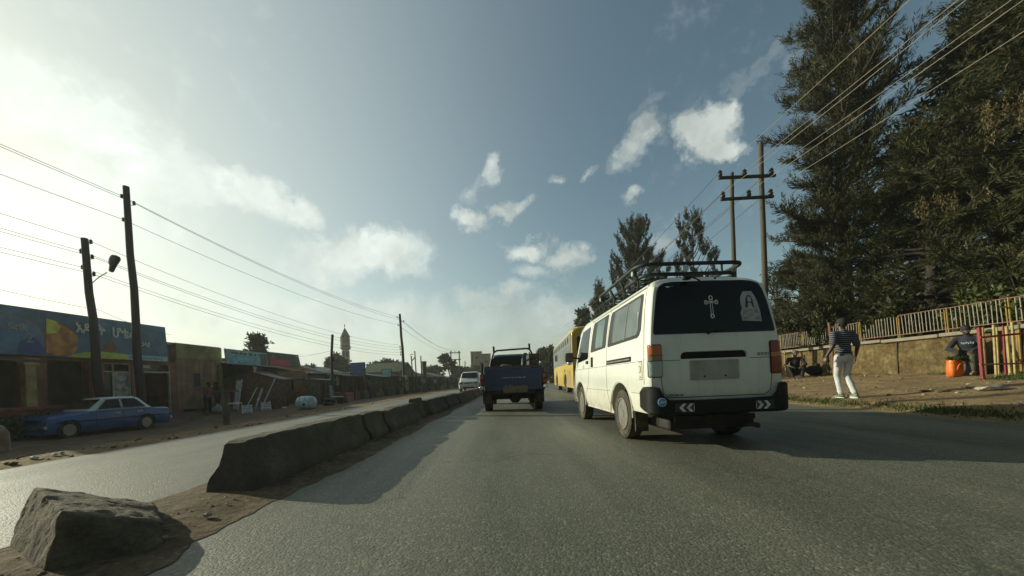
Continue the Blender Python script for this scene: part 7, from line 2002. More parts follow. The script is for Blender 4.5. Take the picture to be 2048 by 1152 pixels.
# ================================================================== trees
BARK = mat('rough_grey_bark', (0.034, 0.028, 0.02), 0.95, 0.35, 5, stretch=(6, 6, 1), bmp=0.8)
def limb_path(p0, d, L, up, k, rng):
    pts = [np.array(p0, float)]; d = np.array(d, float)
    for i in range(k):
        d = d + np.array([0, 0, up / k]) + rng.normal(size=3) * 0.10
        d /= np.linalg.norm(d)
        pts.append(pts[-1] + d * (L / k))
    return pts
def tree(name, label, base, H, crown, leafm, seed, prof, z0=0.12, nlimb=70, L0=1.0, up=0.3, spray=0.7, nsp=12, nleaf=16, leaf=(0.26, 0.07), droop=0.0, trunk_r=0.22, tilt=(0, 0), cat='tree', group=None, elev=(0.0, 0.5), nobare=0.25, asym=None, plume=0.0, whorl=0):
    rng = np.random.default_rng(seed)
    e = empty(name, base, 0, label, cat, group)
    tb = MB()
    kk = 8
    tp = [Vector((tilt[0] * (k / kk) + 0.06 * math.sin(k * 1.7 + seed) * (k / kk), tilt[1] * (k / kk) + 0.06 * math.cos(k * 2.1 + seed) * (k / kk), H * 0.97 * k / kk - (0.3 if k == 0 else 0))) for k in range(kk + 1)]
    tb.tube(tp, [trunk_r * (1.15 - 1.08 * k / kk) + 0.012 for k in range(kk + 1)], 9)
    Bs, Ds, Ls = [], [], []
    for i in range(nlimb):
        t = z0 + (1 - z0) * ((i + rng.random()) / nlimb)
        if whorl: t = min(0.995, z0 + (1 - z0) * (math.floor((t - z0) / (1 - z0) * whorl) + 0.5 + 0.22 * rng.normal()) / whorl)
        az = i * 2.399 + rng.normal() * 0.4
        R_ = crown * prof(t) * rng.uniform(0.62, 1.12)
        if asym is not None: R_ *= asym(az, t)
        if R_ < 0.12: R_ = 0.12
        el = elev[0] + (elev[1] - elev[0]) * t + rng.normal() * 0.15
        kf = t * kk * 0.999; k0 = int(kf); fr = kf - k0
        p0 = tp[k0].lerp(tp[min(kk, k0 + 1)], fr); p0 = np.array(p0); p0[2] = max(p0[2], 0.3)
        d = np.array([math.cos(az) * math.cos(el), math.sin(az) * math.cos(el), math.sin(el)])
        pts = limb_path(p0, d, R_, up, 6, rng)
        tb.tube([Vector(q) for q in pts], [max(0.008, min(trunk_r * 0.32, 0.022 * R_ + 0.012) * (1 - 0.85 * j / 6)) for j in range(7)], 5)
        ns = max(4, int(nsp * (0.35 + R_ / max(crown, 0.1))))
        for s in range(ns):
            f = nobare + (1 - nobare) * (s + rng.random()) / ns
            q = f * 6 * 0.999; j0 = int(q); q0 = pts[j0] + (pts[min(6, j0 + 1)] - pts[j0]) * (q - j0)
            ax = pts[min(6, j0 + 1)] - pts[max(0, j0)]; ax /= (np.linalg.norm(ax) + 1e-9)
            rd = rng.normal(size=3); rd /= np.linalg.norm(rd)
            sd_ = ax * 0.75 + rd * 0.75 + np.array([0, 0, up * 0.9 - droop]); sd_ /= np.linalg.norm(sd_)
            sl_ = spray * rng.uniform(0.5, 1.25) * (0.6 + 0.4 * (1 - f) + 0.2)
            tt = (np.arange(nleaf) + rng.random(nleaf)) / nleaf
            cp = q0[None] + sd_[None] * (tt * sl_)[:, None] + rng.normal(size=(nleaf, 3)) * (spray * 0.10)
            cp[:, 2] -= droop * 0.5 * (tt * sl_) ** 2 * 2
            ld = sd_[None] * 0.9 + rng.normal(size=(nleaf, 3)) * 0.50
            lf = leaf[0] * rng.uniform(0.6, 1.35, nleaf)
            if plume:
                rd2 = rng.normal(size=(nleaf, 3)); rd2 -= sd_[None] * (rd2 @ sd_)[:, None]; rd2 /= (np.linalg.norm(rd2, axis=1, keepdims=True) + 1e-9)
                cv = np.array([0, 0, 1.0]) * (plume * 0.25 * (tt * sl_) ** 2)[:, None]
                cp = q0[None] + sd_[None] * (tt * sl_)[:, None] + cv + rd2 * (rng.random(nleaf) * 0.05 * spray)[:, None]
                ld = sd_[None] * 0.8 + rd2 * 0.55 + rng.normal(size=(nleaf, 3)) * 0.15 + np.array([0, 0, 0.3 * plume])
                lf = lf * (1.15 - 0.6 * tt)
            Bs.append(cp); Ds.append(ld); Ls.append(lf)
    tb.build('trunk', BARK, e, smooth=60)
    Bs = np.concatenate(Bs); Ds = np.concatenate(Ds); Ls = np.concatenate(Ls)
    blades('crown', Bs, Ds, Ls, leaf[1] * Ls / leaf[0], leafm, e, seed)
    return e
CYP = leaf_mat('dark_conifer_needles', (0.014, 0.020, 0.007), (0.034, 0.037, 0.012), (0.082, 0.072, 0.022), 0.65, 0.12)
CYP2 = leaf_mat('olive_conifer_needles', (0.016, 0.025, 0.008), (0.038, 0.044, 0.013), (0.090, 0.082, 0.025), 0.65, 0.15)
GRN = leaf_mat('green_leaf', (0.022, 0.034, 0.012), (0.045, 0.060, 0.02), (0.08, 0.09, 0.03), 0.55, 0.2)
GUM = leaf_mat('grey_green_leaf', (0.026, 0.034, 0.02), (0.05, 0.058, 0.034), (0.08, 0.085, 0.05), 0.6, 0.15)
spirep = lambda t: (1.0 if t < 0.35 else max(0.10, 1.0 - (t - 0.35) * 1.15)) * (0.75 + 0.25 * min(1, t * 8))
col = lambda t: 0.8 + 0.35 * math.sin(min(1, t * 1.15) * PI * 0.9) - 0.75 * max(0, t - 0.72)
def gz(x, y): return ground_z(x, y)
bx, by = 15.4, 16.0
tree('conifer_tree', 'tall dark conifer nearest the twin pole, ragged branches behind the fence', (bx, by, 0.6), 18.4, 3.5, CYP, 5, lambda t: (0.95 if t < 0.75 else 0.95 - (t - 0.75) * 1.9) * (0.85 + 0.25 * math.sin(t * 23)), 0.05, 205, up=0.4, spray=0.95, nsp=15, nleaf=56, leaf=(0.23, 0.036), plume=1.0, whorl=30, trunk_r=0.27, elev=(-0.1, 0.75), nobare=0.1, asym=lambda a, t: 0.85 + 0.3 * math.sin(a * 3 + t * 11))
tree('conifer_tree', 'huge drooping conifer at the right end of the fence, top out of sight', (17.2, 11.0, 0.6), 19.5, 4.6, CYP2, 9, lambda t: (0.95 if t < 0.7 else 0.95 - (t - 0.7) * 1.8) * (0.8 + 0.3 * math.sin(t * 17 + 1)), 0.08, 150, up=0.10, spray=1.0, nsp=16, nleaf=56, leaf=(0.22, 0.032), plume=0.6, whorl=24, nobare=0.12, droop=0.30, trunk_r=0.36, elev=(-0.1, 0.45), asym=lambda a, t: 0.8 + 0.35 * math.sin(a * 2 + t * 9))
tree('conifer_tree', 'broad lower conifer filling the gap behind the middle of the fence', (16.2, 13.4, 0.6), 9.2, 3.1, CYP2, 14, lambda t: (0.95 if t < 0.5 else 0.95 - (t - 0.5) * 1.5), 0.08, 110, up=0.15, spray=0.9, nsp=14, nleaf=50, leaf=(0.22, 0.032), plume=0.8, whorl=14, droop=0.2, trunk_r=0.22, elev=(-0.2, 0.4))
tree('conifer_tree', 'dense low conifer behind the fence right of the crimson frame', (15.3, 8.6, 0.6), 7.6, 2.6, CYP2, 17, lambda t: (0.95 if t < 0.55 else 0.95 - (t - 0.55) * 1.6), 0.06, 80, up=0.1, spray=0.85, nsp=12, nleaf=50, leaf=(0.2, 0.03), plume=0.7, whorl=12, droop=0.25, trunk_r=0.2, elev=(-0.2, 0.4))
tree('conifer_tree', 'bushy conifer behind the fence just right of the minibus', (15.8, 19.0, 0.6), 6.2, 2.6, CYP, 23, lambda t: (0.95 if t < 0.5 else 0.95 - (t - 0.5) * 1.5), 0.06, 75, up=0.15, spray=0.85, nsp=12, nleaf=46, leaf=(0.24, 0.036), plume=0.8, whorl=11, droop=0.15, trunk_r=0.18, elev=(-0.1, 0.4))
tree('conifer_tree', 'dark conifer deep behind the two largest trees', (21.0, 15.0, 0.6), 15.5, 4.2, CYP, 28, lambda t: (0.95 if t < 0.55 else 0.95 - (t - 0.55) * 1.6), 0.08, 90, up=0.15, spray=1.1, nsp=15, nleaf=18, leaf=(0.42, 0.11), droop=0.15, trunk_r=0.3, elev=(-0.1, 0.4))
tree('conifer_tree', 'dark conifer farthest right behind the drooping one', (21.5, 9.5, 0.6), 13.5, 4.2, CYP, 31, lambda t: (0.95 if t < 0.55 else 0.95 - (t - 0.55) * 1.6), 0.08, 80, up=0.1, spray=1.1, nsp=14, nleaf=18, leaf=(0.40, 0.10), droop=0.2, trunk_r=0.3, elev=(-0.1, 0.4))
# trees farther along the wall
tx = lambda px, y: W(px, 760, y).x
tree('upright_tree', 'tall tree of upright dark tufts behind the roof rack, left one', (tx(1280, 38), 38, 0.5), 16.2, 6.0, CYP, 41, lambda t: (0.8 + 0.25 * math.sin(t * 31)) * (1.0 if t < 0.55 else 1.0 - (t - 0.55) * 1.5), 0.30, 90, up=1.1, spray=1.15, nsp=8, nleaf=44, leaf=(0.36, 0.09), plume=1.0, trunk_r=0.28, elev=(-0.1, 0.8), nobare=0.45)
tree('upright_tree', 'airy tree of upright tufts behind the roof rack, next to the twin pole', (tx(1396, 38), 38, 0.5), 16.6, 6.0, CYP, 44, lambda t: 1.1 - 0.85 * t, 0.35, 44, up=1.1, spray=1.25, nsp=5, nleaf=60, leaf=(0.36, 0.09), plume=1.0, trunk_r=0.2, elev=(-0.05, 0.7), nobare=0.68)
tree('upright_tree', 'smaller upright tree just in front of the roof rack rail', (tx(1205, 44), 44, 0.3), 11.0, 2.2, CYP, 47, lambda t: 0.5 + 0.5 * math.sin(min(1, t * 1.05) * PI), 0.2, 40, up=1.3, spray=1.1, nsp=7, nleaf=36, leaf=(0.45, 0.10), trunk_r=0.2, elev=(0.4, 1.0))
tree('round_tree', 'small round tree above the rear of the yellow bus', (tx(1172, 50), 50, 0.3), 9.2, 1.9, GRN, 50, lambda t: 0.6 + 0.45 * math.sin(min(1, t * 1.1) * PI), 0.3, 40, up=0.5, spray=0.9, nsp=10, nleaf=16, leaf=(0.45, 0.2), trunk_r=0.18, elev=(0.2, 0.8))
tree('round_tree', 'leafy green tree at the roadside left of the bus front', (tx(1101, 62), 62, 0.0), 5.2, 2.4, GRN, 53, lambda t: 0.75 + 0.3 * math.sin(t * PI) - 0.5 * max(0, t - 0.75), 0.08, 60, up=0.3, spray=0.9, nsp=11, nleaf=16, leaf=(0.42, 0.22), trunk_r=0.2, elev=(0.0, 0.7))
tree('young_conifer', 'thin young conifer with see-through branches right of the minibus window', (tx(1556, 21), 21, 0.6), 6.5, 1.0, CYP, 56, lambda t: 1.0 - 0.8 * t, 0.3, 34, up=0.3, spray=0.5, nsp=7, nleaf=10, leaf=(0.22, 0.05), trunk_r=0.07, elev=(0.2, 0.6), nobare=0.3)
tree('round_tree', 'bushy tree peeping over the shop roofs between teal and red signs', (W(517, 760, 34).x, 34, -0.2), 5.9, 1.15, GRN, 60, lambda t: 0.5 + 0.6 * math.sin(t * PI), 0.45, 36, up=0.4, spray=0.6, nsp=8, nleaf=14, leaf=(0.32, 0.16), trunk_r=0.12, elev=(0.2, 0.8))
tree('round_tree', 'dark round tree immediately left of the minaret', (W(676, 760, 60).x, 60, -0.2), 5.4, 1.45, GUM, 63, lambda t: 0.55 + 0.55 * math.sin(t * PI), 0.3, 60, up=0.4, spray=0.9, nsp=11, nleaf=16, leaf=(0.5, 0.3), trunk_r=0.2, elev=(0.1, 0.8))
tree('round_tree', 'ragged tree behind the short black pole', (W(664, 760, 56).x, 56, -0.2), 4.8, 1.2, GUM, 66, lambda t: 0.55 + 0.5 * math.sin(t * PI), 0.3, 34, up=0.5, spray=0.8, nsp=8, nleaf=13, leaf=(0.45, 0.24), trunk_r=0.14, elev=(0.2, 0.9))
tree('round_tree', 'low grey bush tree behind the round cistern', (W(618, 760, 48).x, 48, -0.2), 3.4, 1.3, GUM, 69, lambda t: 0.6 + 0.4 * math.sin(t * PI), 0.2, 36, up=0.5, spray=0.6, nsp=8, nleaf=10, leaf=(0.34, 0.12), trunk_r=0.1, elev=(0.3, 0.9))
tree('gum_tree', 'feathery leaning gum tree just left of the transformer frame', (W(906, 760, 74).x, 74, -0.2), 6.6, 1.7, GUM, 72, lambda t: 0.25 + 0.8 * math.sin(t * PI), 0.5, 16, up=0.3, spray=0.8, nsp=5, nleaf=20, leaf=(0.6, 0.34), droop=0.5, trunk_r=0.16, tilt=(-1.6, 0), elev=(0.2, 0.7), nobare=0.5)
tree('round_tree', 'dark tree behind the white minivan, right of the transformer frame', (W(919, 760, 86).x, 86, -0.2), 3.4, 1.9, GUM, 75, lambda t: 0.7 + 0.35 * math.sin(t * PI), 0.1, 50, up=0.3, spray=0.9, nsp=9, nleaf=13, leaf=(0.5, 0.3), trunk_r=0.2, elev=(0.1, 0.8))
tree('round_tree', 'lighter green tree at the foot of the brick tower block', (W(934, 760, 92).x, 92, -0.2), 3.0, 2.2, GRN, 78, lambda t: 0.7 + 0.35 * math.sin(t * PI), 0.1, 50, up=0.3, spray=0.9, nsp=9, nleaf=13, leaf=(0.5, 0.3), trunk_r=0.2, elev=(0.1, 0.8))
tree('round_tree', 'dark tree in front of the brick tower block beside the pickup', (W(956, 760, 98).x, 98, -0.2), 3.6, 2.6, GUM, 81, lambda t: 0.7 + 0.35 * math.sin(t * PI), 0.1, 50, up=0.3, spray=1.0, nsp=9, nleaf=13, leaf=(0.55, 0.32), trunk_r=0.2, elev=(0.1, 0.8))
for i, (px, y, h, w_, lab) in enumerate(((748, 64, 4.0, 1.6, 'dark shrub tree over the rusty roof right of the blue billboard'), (776, 66, 4.9, 1.5, 'rounded dark tree just behind the small teal sign'), (798, 70, 4.6, 1.4, 'small dark tree at the foot of the slender far pole'), (866, 80, 3.6, 2.4, 'dark low tree right of the thick stack'))):
    tree('round_tree', lab, (W(px, 760, y).x, y, -0.2), h, w_, GUM, 90 + i, lambda t: 0.65 + 0.4 * math.sin(t * PI), 0.15, 34, up=0.3, spray=0.8, nsp=8, nleaf=12, leaf=(0.5, 0.28), trunk_r=0.14, elev=(0.1, 0.8))
# shrubs inside the fence
SHR = leaf_mat('bright_shrub_leaf', (0.03, 0.045, 0.012), (0.07, 0.09, 0.025), (0.16, 0.17, 0.05), 0.55, 0.25)
for i, (x, y, h, w_, lab) in enumerate(((13.1, 8.3, 1.9, 0.9, 'bright leafed shrub behind the pickets by the crimson frame'), (13.2, 9.8, 1.6, 0.8, 'small yellow green shrub behind the pickets above the seated person'), (13.2, 12.0, 1.8, 0.9, 'shrub behind the broken pickets above the walker'), (12.75, 14.0, 2.1, 0.75, 'dark shrub hanging over the gap in the picket rail'), (13.4, 16.5, 1.8, 0.9, 'shrub behind the pickets right of the minibus'))):
    tree('shrub', lab, (x, y, 0.7), h, w_, SHR if i < 2 else CYP2, 120 + i, lambda t: 0.7 + 0.4 * math.sin(t * PI), 0.08, 40, up=0.4, spray=0.4, nsp=8, nleaf=12, leaf=(0.14, 0.07), trunk_r=0.04, elev=(0.1, 0.9), cat='shrub')
# dry cones hanging in the drooping conifer belong to it
DRY = leaf_mat('dry_brown_sprays', (0.07, 0.05, 0.02), (0.13, 0.095, 0.04), (0.22, 0.165, 0.08), 0.8, 0.2)
def dry(px, py, y, w_, h, n_, parent, seed):
    rng = np.random.default_rng(seed); c = W(px, py, y); pl = Vector(parent.location)
    ns_ = 9; st = rng.normal(size=(ns_, 3)) * np.array([w_, w_ * 0.7, 0.12]); ln = h * rng.uniform(0.35, 1.0, ns_)
    q_ = rng.integers(0, ns_, n_); B = np.array([c - pl]) + st[q_] + rng.normal(size=(n_, 3)) * 0.03 - np.array([0, 0, 1.0])[None] * (rng.random(n_) * ln[q_])[:, None]
    D = rng.normal(size=(n_, 3)) * 0.4 + np.array([0, 0, -1.0])
    blades('dry_foliage', B, D, 0.10, 0.022, DRY, parent, seed)
big = [o for o in bpy.data.objects if o.type == 'EMPTY' and o.get('label', '').startswith('huge drooping')][0]
low = [o for o in bpy.data.objects if o.type == 'EMPTY' and o.get('label', '').startswith('broad lower')][0]
dry(1985, 200, 9.0, 0.16, 1.3, 260, big, 1); dry(2035, 190, 9.2, 0.2, 1.0, 220, big, 2); dry(1885, 385, 10.4, 0.3, 0.7, 220, low, 3); dry(1845, 400, 10.6, 0.25, 0.6, 160, low, 4)

# ================================================================== people
def capsule(mb, p, q, r1, r2, n=12):
    p, q = Vector(p), Vector(q); d = q - p; L = max(d.length, 1e-5); t = d / L
    up = Vector((0, 0, 1)) if abs(t.z) < 0.9 else Vector((0, 1, 0))
    a = t.cross(up).normalized(); b = t.cross(a)
    prof = [(-r1 * math.cos(R(10)), r1 * math.sin(R(10)))] + [(-r1 * math.cos(R(k)), r1 * math.sin(R(k))) for k in (35, 65, 90)] + [(L + r2 * math.cos(R(k)), r2 * math.sin(R(k))) for k in (90, 65, 35, 10)]
    vs, fs = [], []
    for h, r in prof:
        for k in range(n):
            an = 2 * PI * k / n; vs.append(p + t * h + (a * math.cos(an) + b * math.sin(an)) * r)
    m_ = len(prof)
    for i in range(m_ - 1):
        for k in range(n):
            k2 = (k + 1) % n; fs.append((i*n+k, i*n+k2, (i+1)*n+k2, (i+1)*n+k))
    fs.append(tuple(range(n))[::-1]); fs.append(tuple((m_-1)*n + k for k in range(n)))
    mb.add(vs, fs)
def ellipsoid(mb, c, r, rot=None, n=14):
    bm = bmesh.new(); bmesh.ops.create_uvsphere(bm, u_segments=n, v_segments=n - 4, radius=1.0)
    Rm = Euler(rot).to_matrix() if rot else Matrix.Identity(3)
    bm.verts.index_update()
    mb.add([Vector(c) + Rm @ Vector((v.co.x * r[0], v.co.y * r[1], v.co.z * r[2])) for v in bm.verts], [[v.index for v in f.verts] for f in bm.faces]); bm.free()
def blob(mb, name, m, parent, voxel, smooth=4):
    o = mb.build(name, m, parent, smooth=0)
    md = o.modifiers.new('r', 'REMESH'); md.mode = 'VOXEL'; md.voxel_size = voxel; md.use_smooth_shade = True
    ms = o.modifiers.new('s', 'SMOOTH'); ms.iterations = smooth; ms.factor = 0.5
    apply_mods(o); o.data.polygons.foreach_set('use_smooth', [True] * len(o.data.polygons))
    return o
SKIN = mat('dark_brown_skin', (0.065, 0.036, 0.022), 0.5, 0.12, 8, bmp=0.03)
HAIR = mat('black_hair', (0.012, 0.010, 0.009), 0.75, 0.3, 30, bmp=0.5, bscale=120)
def hand(mb, wrist, d, palm_n, s=1.0, curl=0.5):
    """palm, four unequal bent fingers and a thumb at the side"""
    d = Vector(d).normalized(); n_ = Vector(palm_n); n_ = (n_ - d * n_.dot(d)).normalized(); w_ = d.cross(n_)
    P0 = Vector(wrist)
    for k in range(4):
        o = (k - 1.5) * 0.019 * s
        capsule(mb, P0 + w_ * o * 0.6, P0 + d * 0.085 * s + w_ * o, 0.015 * s, 0.0125 * s, 8)
        L = (0.072, 0.080, 0.075, 0.058)[k] * s
        a = P0 + d * 0.088 * s + w_ * o * 1.05
        c1 = (d * math.cos(curl * 0.6) + n_ * math.sin(curl * 0.6)); c2 = (d * math.cos(curl * 1.5) + n_ * math.sin(curl * 1.5))
        capsule(mb, a, a + c1 * L * 0.55, 0.0098 * s, 0.009 * s, 8); capsule(mb, a + c1 * L * 0.55, a + c1 * L * 0.55 + c2 * L * 0.5, 0.009 * s, 0.0075 * s, 8)
    tdir = (d * 0.62 - w_ * 0.7 + n_ * 0.35).normalized(); b0 = P0 + d * 0.022 * s - w_ * 0.026 * s
    capsule(mb, b0, b0 + tdir * 0.04 * s, 0.0135 * s, 0.011 * s, 8); capsule(mb, b0 + tdir * 0.04 * s, b0 + tdir * 0.04 * s + (tdir * 0.7 + d * 0.6).normalized() * 0.035 * s, 0.0105 * s, 0.0085 * s, 8)
def head(mb, c, yaw, s=1.0, pitch=0.0):
    """skull, jaw, nose, ears, brow, lips; faces +y before the turn"""
    M = Euler((pitch, 0, yaw)).to_matrix()
    f = lambda x, y, z: Vector(c) + M @ (Vector((x, y, z)) * s)
    for (p, r) in (((0, -0.012, 0.025), (0.076, 0.094, 0.090)), ((0, 0.028, -0.045), (0.056, 0.062, 0.068)), ((0, 0.055, -0.088), (0.028, 0.028, 0.022))):
        ellipsoid(mb, f(*p), [q * s for q in r], (pitch, 0, yaw))
    capsule(mb, f(0, 0.083, 0.01), f(0, 0.106, -0.028), 0.011 * s, 0.016 * s, 8)
    for sx in (-1, 1):
        ellipsoid(mb, f(sx * 0.078, -0.005, -0.012), (0.012 * s, 0.022 * s, 0.034 * s), (pitch, 0, yaw + sx * 0.3), 10)
        ellipsoid(mb, f(sx * 0.032, 0.072, 0.022), (0.022 * s, 0.014 * s, 0.009 * s), (pitch, 0, yaw), 8)
        ellipsoid(mb, f(sx * 0.045, 0.055, -0.02), (0.02 * s, 0.02 * s, 0.018 * s), (pitch, 0, yaw), 8)
    capsule(mb, f(-0.018, 0.083, -0.058), f(0.018, 0.083, -0.058), 0.010 * s, 0.010 * s, 8)
    return f
def eyes(parent, f, s=1.0):
    mb = MB()
    for sx in (-1, 1): ellipsoid(mb, f(sx * 0.031, 0.078, 0.004), (0.013 * s, 0.010 * s, 0.008 * s), None, 8)
    mb.build('eyes', mat('eye_white', (0.45, 0.42, 0.38), 0.4, 0.05, 5, bmp=0), parent, smooth=60)
def hair_cap(parent, f, s=1.0, name='hair', m=None, dz=0.0, r=(0.086, 0.103, 0.096)):
    mb = MB()
    M = f(0, 1, 0) - f(0, 0, 0)
    yaw = math.atan2(-M.x, M.y)
    ellipsoid(mb, f(0, -0.020, 0.040 + dz), [q * s for q in r], (0, 0, yaw), 18)
    ellipsoid(mb, f(0, -0.045, 0.0 + dz), (0.074 * s, 0.066 * s, 0.075 * s), (0, 0, yaw), 14)
    return blob(mb, name, m or HAIR, parent, 0.014 * s, 2)

# ---- the walker in the striped shirt, seen from behind
wk = empty('person', (7.36, 7.75, ground_z(7.36, 7.75) + 0.005), R(-8), 'person in navy striped t-shirt and white trousers walking on the dirt path', 'person')
J = dict(pel=(0, 0, 0.92), che=(0.0, -0.01, 1.30), neck=(0, 0.0, 1.475), head=(-0.01, 0.035, 1.635),
         hipL=(-0.095, 0, 0.90), kneL=(-0.075, 0.10, 0.49), ankL=(-0.055, 0.04, 0.085),
         hipR=(0.095, 0, 0.90), kneR=(0.085, 0.05, 0.48), ankR=(0.085, -0.14, 0.10),
         shL=(-0.185, 0, 1.425), elL=(-0.275, -0.10, 1.15), wrL=(-0.36, -0.02, 0.92),
         shR=(0.185, 0, 1.425), elR=(0.265, -0.02, 1.13), wrR=(0.30, 0.10, 0.90))
j = {k: Vector(v) for k, v in J.items()}
mb = MB()
hf = head(mb, j['head'], 0.35, 1.04)
capsule(mb, j['neck'] - Vector((0, 0, 0.05)), j['head'] - Vector((0, 0, 0.04)), 0.058, 0.055)
ellipsoid(mb, (0, 0, 1.30), (0.165, 0.105, 0.20)); ellipsoid(mb, (0, 0, 1.06), (0.135, 0.095, 0.17)); ellipsoid(mb, (0, -0.01, 0.93), (0.155, 0.115, 0.12))
capsule(mb, (-0.16, 0, 1.42), (0.16, 0, 1.42), 0.058, 0.058)
for s in 'LR':
    capsule(mb, j['sh' + s], j['el' + s], 0.052, 0.040); capsule(mb, j['el' + s], j['wr' + s], 0.041, 0.027)
    capsule(mb, j['hip' + s], j['kne' + s], 0.080, 0.054); capsule(mb, j['kne' + s], j['ank' + s], 0.055, 0.036)
    dv = j['wr' + s] - j['el' + s]
    hand(mb, j['wr' + s], dv.normalized() + Vector((0, 0, -0.5)), (0.9 if s == 'L' else -0.9, 0.3, 0), 1.08, 0.55)
    capsule(mb, j['ank' + s] + Vector((0, -0.02, -0.03)), j['ank' + s] + Vector((0, 0.13, -0.05)), 0.034, 0.028)
blob(mb, 'body', SKIN, wk, 0.0075, 3)
eyes(wk, hf, 1.04); hair_cap(wk, hf, 1.04)
# t-shirt
m, nt, b = new_mat('striped_cotton'); c_ = coords(nt)
sx_ = nd(nt, 'ShaderNodeSeparateXYZ'); lk(nt, c_, sx_.inputs[0])
wob = math_(nt, 'ADD', sx_.outputs['Z'], math_(nt, 'MULTIPLY', noise_(nt, c_, 7, 3), 0.03))
fr = math_(nt, 'FRACT', math_(nt, 'MULTIPLY', wob, 23.0))
lk(nt, ramp(nt, fr, [(0.0, (0.014, 0.018, 0.035)), (0.70, (0.014, 0.018, 0.035)), (0.76, (0.29, 0.29, 0.31)), (0.91, (0.29, 0.29, 0.31)), (0.97, (0.014, 0.018, 0.035))]).outputs[0], b.inputs['Base Color']); b.inputs['Roughness'].default_value = 0.9
bump(nt, b, noise_(nt, c_, 14, 5, 0.7), 0.5, 0.02); STRIPE = m
mb = MB()
ellipsoid(mb, (0, 0, 1.30), (0.170, 0.115, 0.205)); ellipsoid(mb, (0, 0, 1.09), (0.145, 0.108, 0.17)); ellipsoid(mb, (0, -0.005, 0.98), (0.155, 0.118, 0.11))
capsule(mb, (-0.165, 0, 1.415), (0.165, 0, 1.415), 0.068, 0.068); capsule(mb, (0, 0, 1.40), (0, 0, 1.475), 0.085, 0.07)
for s in 'LR': capsule(mb, j['sh' + s], j['sh' + s].lerp(j['el' + s], 0.80), 0.066, 0.068)
blob(mb, 'shirt', STRIPE, wk, 0.011, 4)
TROU = mat('white_denim', (0.54, 0.55, 0.55), 0.9, 0.10, 9, bmp=0.7, bscale=12)
mb = MB()
ellipsoid(mb, (0, -0.012, 0.91), (0.150, 0.118, 0.125))
for s in 'LR':
    capsule(mb, j['hip' + s], j['kne' + s], 0.088, 0.062); capsule(mb, j['kne' + s], j['ank' + s] + Vector((0, 0, 0.02)), 0.062, 0.052)
    for k in range(3): q = j['ank' + s].lerp(j['kne' + s], 0.12 + k * 0.15); ellipsoid(mb, q, (0.062, 0.062, 0.022), (0.3, 0.2 * k, 0))
    ellipsoid(mb, j['kne' + s], (0.066, 0.066, 0.03), (0.4, 0, 0))
tro = blob(mb, 'trousers', TROU, wk, 0.010, 2)
mb = MB(); mb.lathe([(0.150, 0), (0.153, 0.005), (0.153, 0.032), (0.145, 0.035)], (0, -0.004, 0.985), 'z', 24, 0, (1, 0.78, 1)); mb.build('belt', BLACKP, wk, smooth=50)
SHOE = mat('green_white_shoe', (0.10, 0.16, 0.07), 0.7, 0.4, 14, dirt=(0.30, 0.32, 0.26), dirt_amt=0.7)
for s in 'LR':
    mb = MB(); a_ = j['ank' + s]
    pit = -0.1 if s == 'L' else 0.25
    capsule(mb, a_ + Vector((0, -0.045, -0.045)), a_ + Vector((0, 0.15, -0.058 - 0.0 * pit)), 0.042, 0.034); capsule(mb, a_ + Vector((0, -0.02, -0.02)), a_ + Vector((0, 0.0, 0.02)), 0.048, 0.045)
    so_ = blob(mb, 'shoe', SHOE, wk, 0.009, 2)
    mb = MB(); mb.prism([(u * 0.044, 0.055 + v * 0.14) for u, v in [(math.cos(R(k * 24)), math.sin(R(k * 24))) for k in range(15)]], lambda u, v, d, a_=a_: a_ + Vector((u, v, d)), -0.105 if s == 'R' else -0.085, -0.07); mb.build('sole', WF, so_)

# ---- seated person with the orange bag
spx, spy = 11.66, 8.92
gz0 = ground_z(spx, spy)
st = empty('person', (spx, spy, gz0), R(116), 'person in dark jumper sitting by the wall, hands over an orange bag', 'person')
# local +y points to the left along the picture (towards the bag)
j = {k: Vector(v) for k, v in dict(pel=(0, -0.05, 0.46), neck=(0, 0.04, 0.97), head=(0.02, 0.09, 1.13), hipL=(-0.10, 0, 0.44), kneL=(-0.13, 0.36, 0.50), ankL=(-0.13, 0.34, 0.08), hipR=(0.10, 0, 0.44), kneR=(0.16, 0.34, 0.52), ankR=(0.15, 0.42, 0.08), shL=(-0.19, 0.02, 0.92), elL=(-0.27, 0.22, 0.70), wrL=(-0.14, 0.44, 0.60), shR=(0.19, 0.02, 0.92), elR=(0.29, 0.18, 0.68), wrR=(0.10, 0.42, 0.60)).items()}
mb = MB(); hf = head(mb, j['head'], 0.5, 1.0, -0.35)
capsule(mb, j['neck'], j['head'] - Vector((0, 0.02, 0.05)), 0.058, 0.055)
ellipsoid(mb, (0, 0.0, 0.80), (0.16, 0.11, 0.20), (-0.15, 0, 0)); ellipsoid(mb, (0, -0.03, 0.56), (0.16, 0.13, 0.17))
for s in 'LR':
    capsule(mb, j['sh' + s], j['el' + s], 0.052, 0.042); capsule(mb, j['el' + s], j['wr' + s], 0.041, 0.027); capsule(mb, j['hip' + s], j['kne' + s], 0.082, 0.055); capsule(mb, j['kne' + s], j['ank' + s], 0.055, 0.036)
    hand(mb, j['wr' + s], (0.1 if s == 'L' else -0.1, 0.9, -0.35), (0, -0.3, -1), 1.05, 0.5); capsule(mb, j['ank' + s] - Vector((0, 0.03, 0.03)), j['ank' + s] + Vector((0, 0.14, -0.05)), 0.034, 0.028)
blob(mb, 'body', SKIN, st, 0.008, 3); eyes(st, hf); hair_cap(st, hf)
JUMP = mat('dark_navy_jumper', (0.016, 0.019, 0.028), 0.9, 0.25, 9, bmp=0.5)
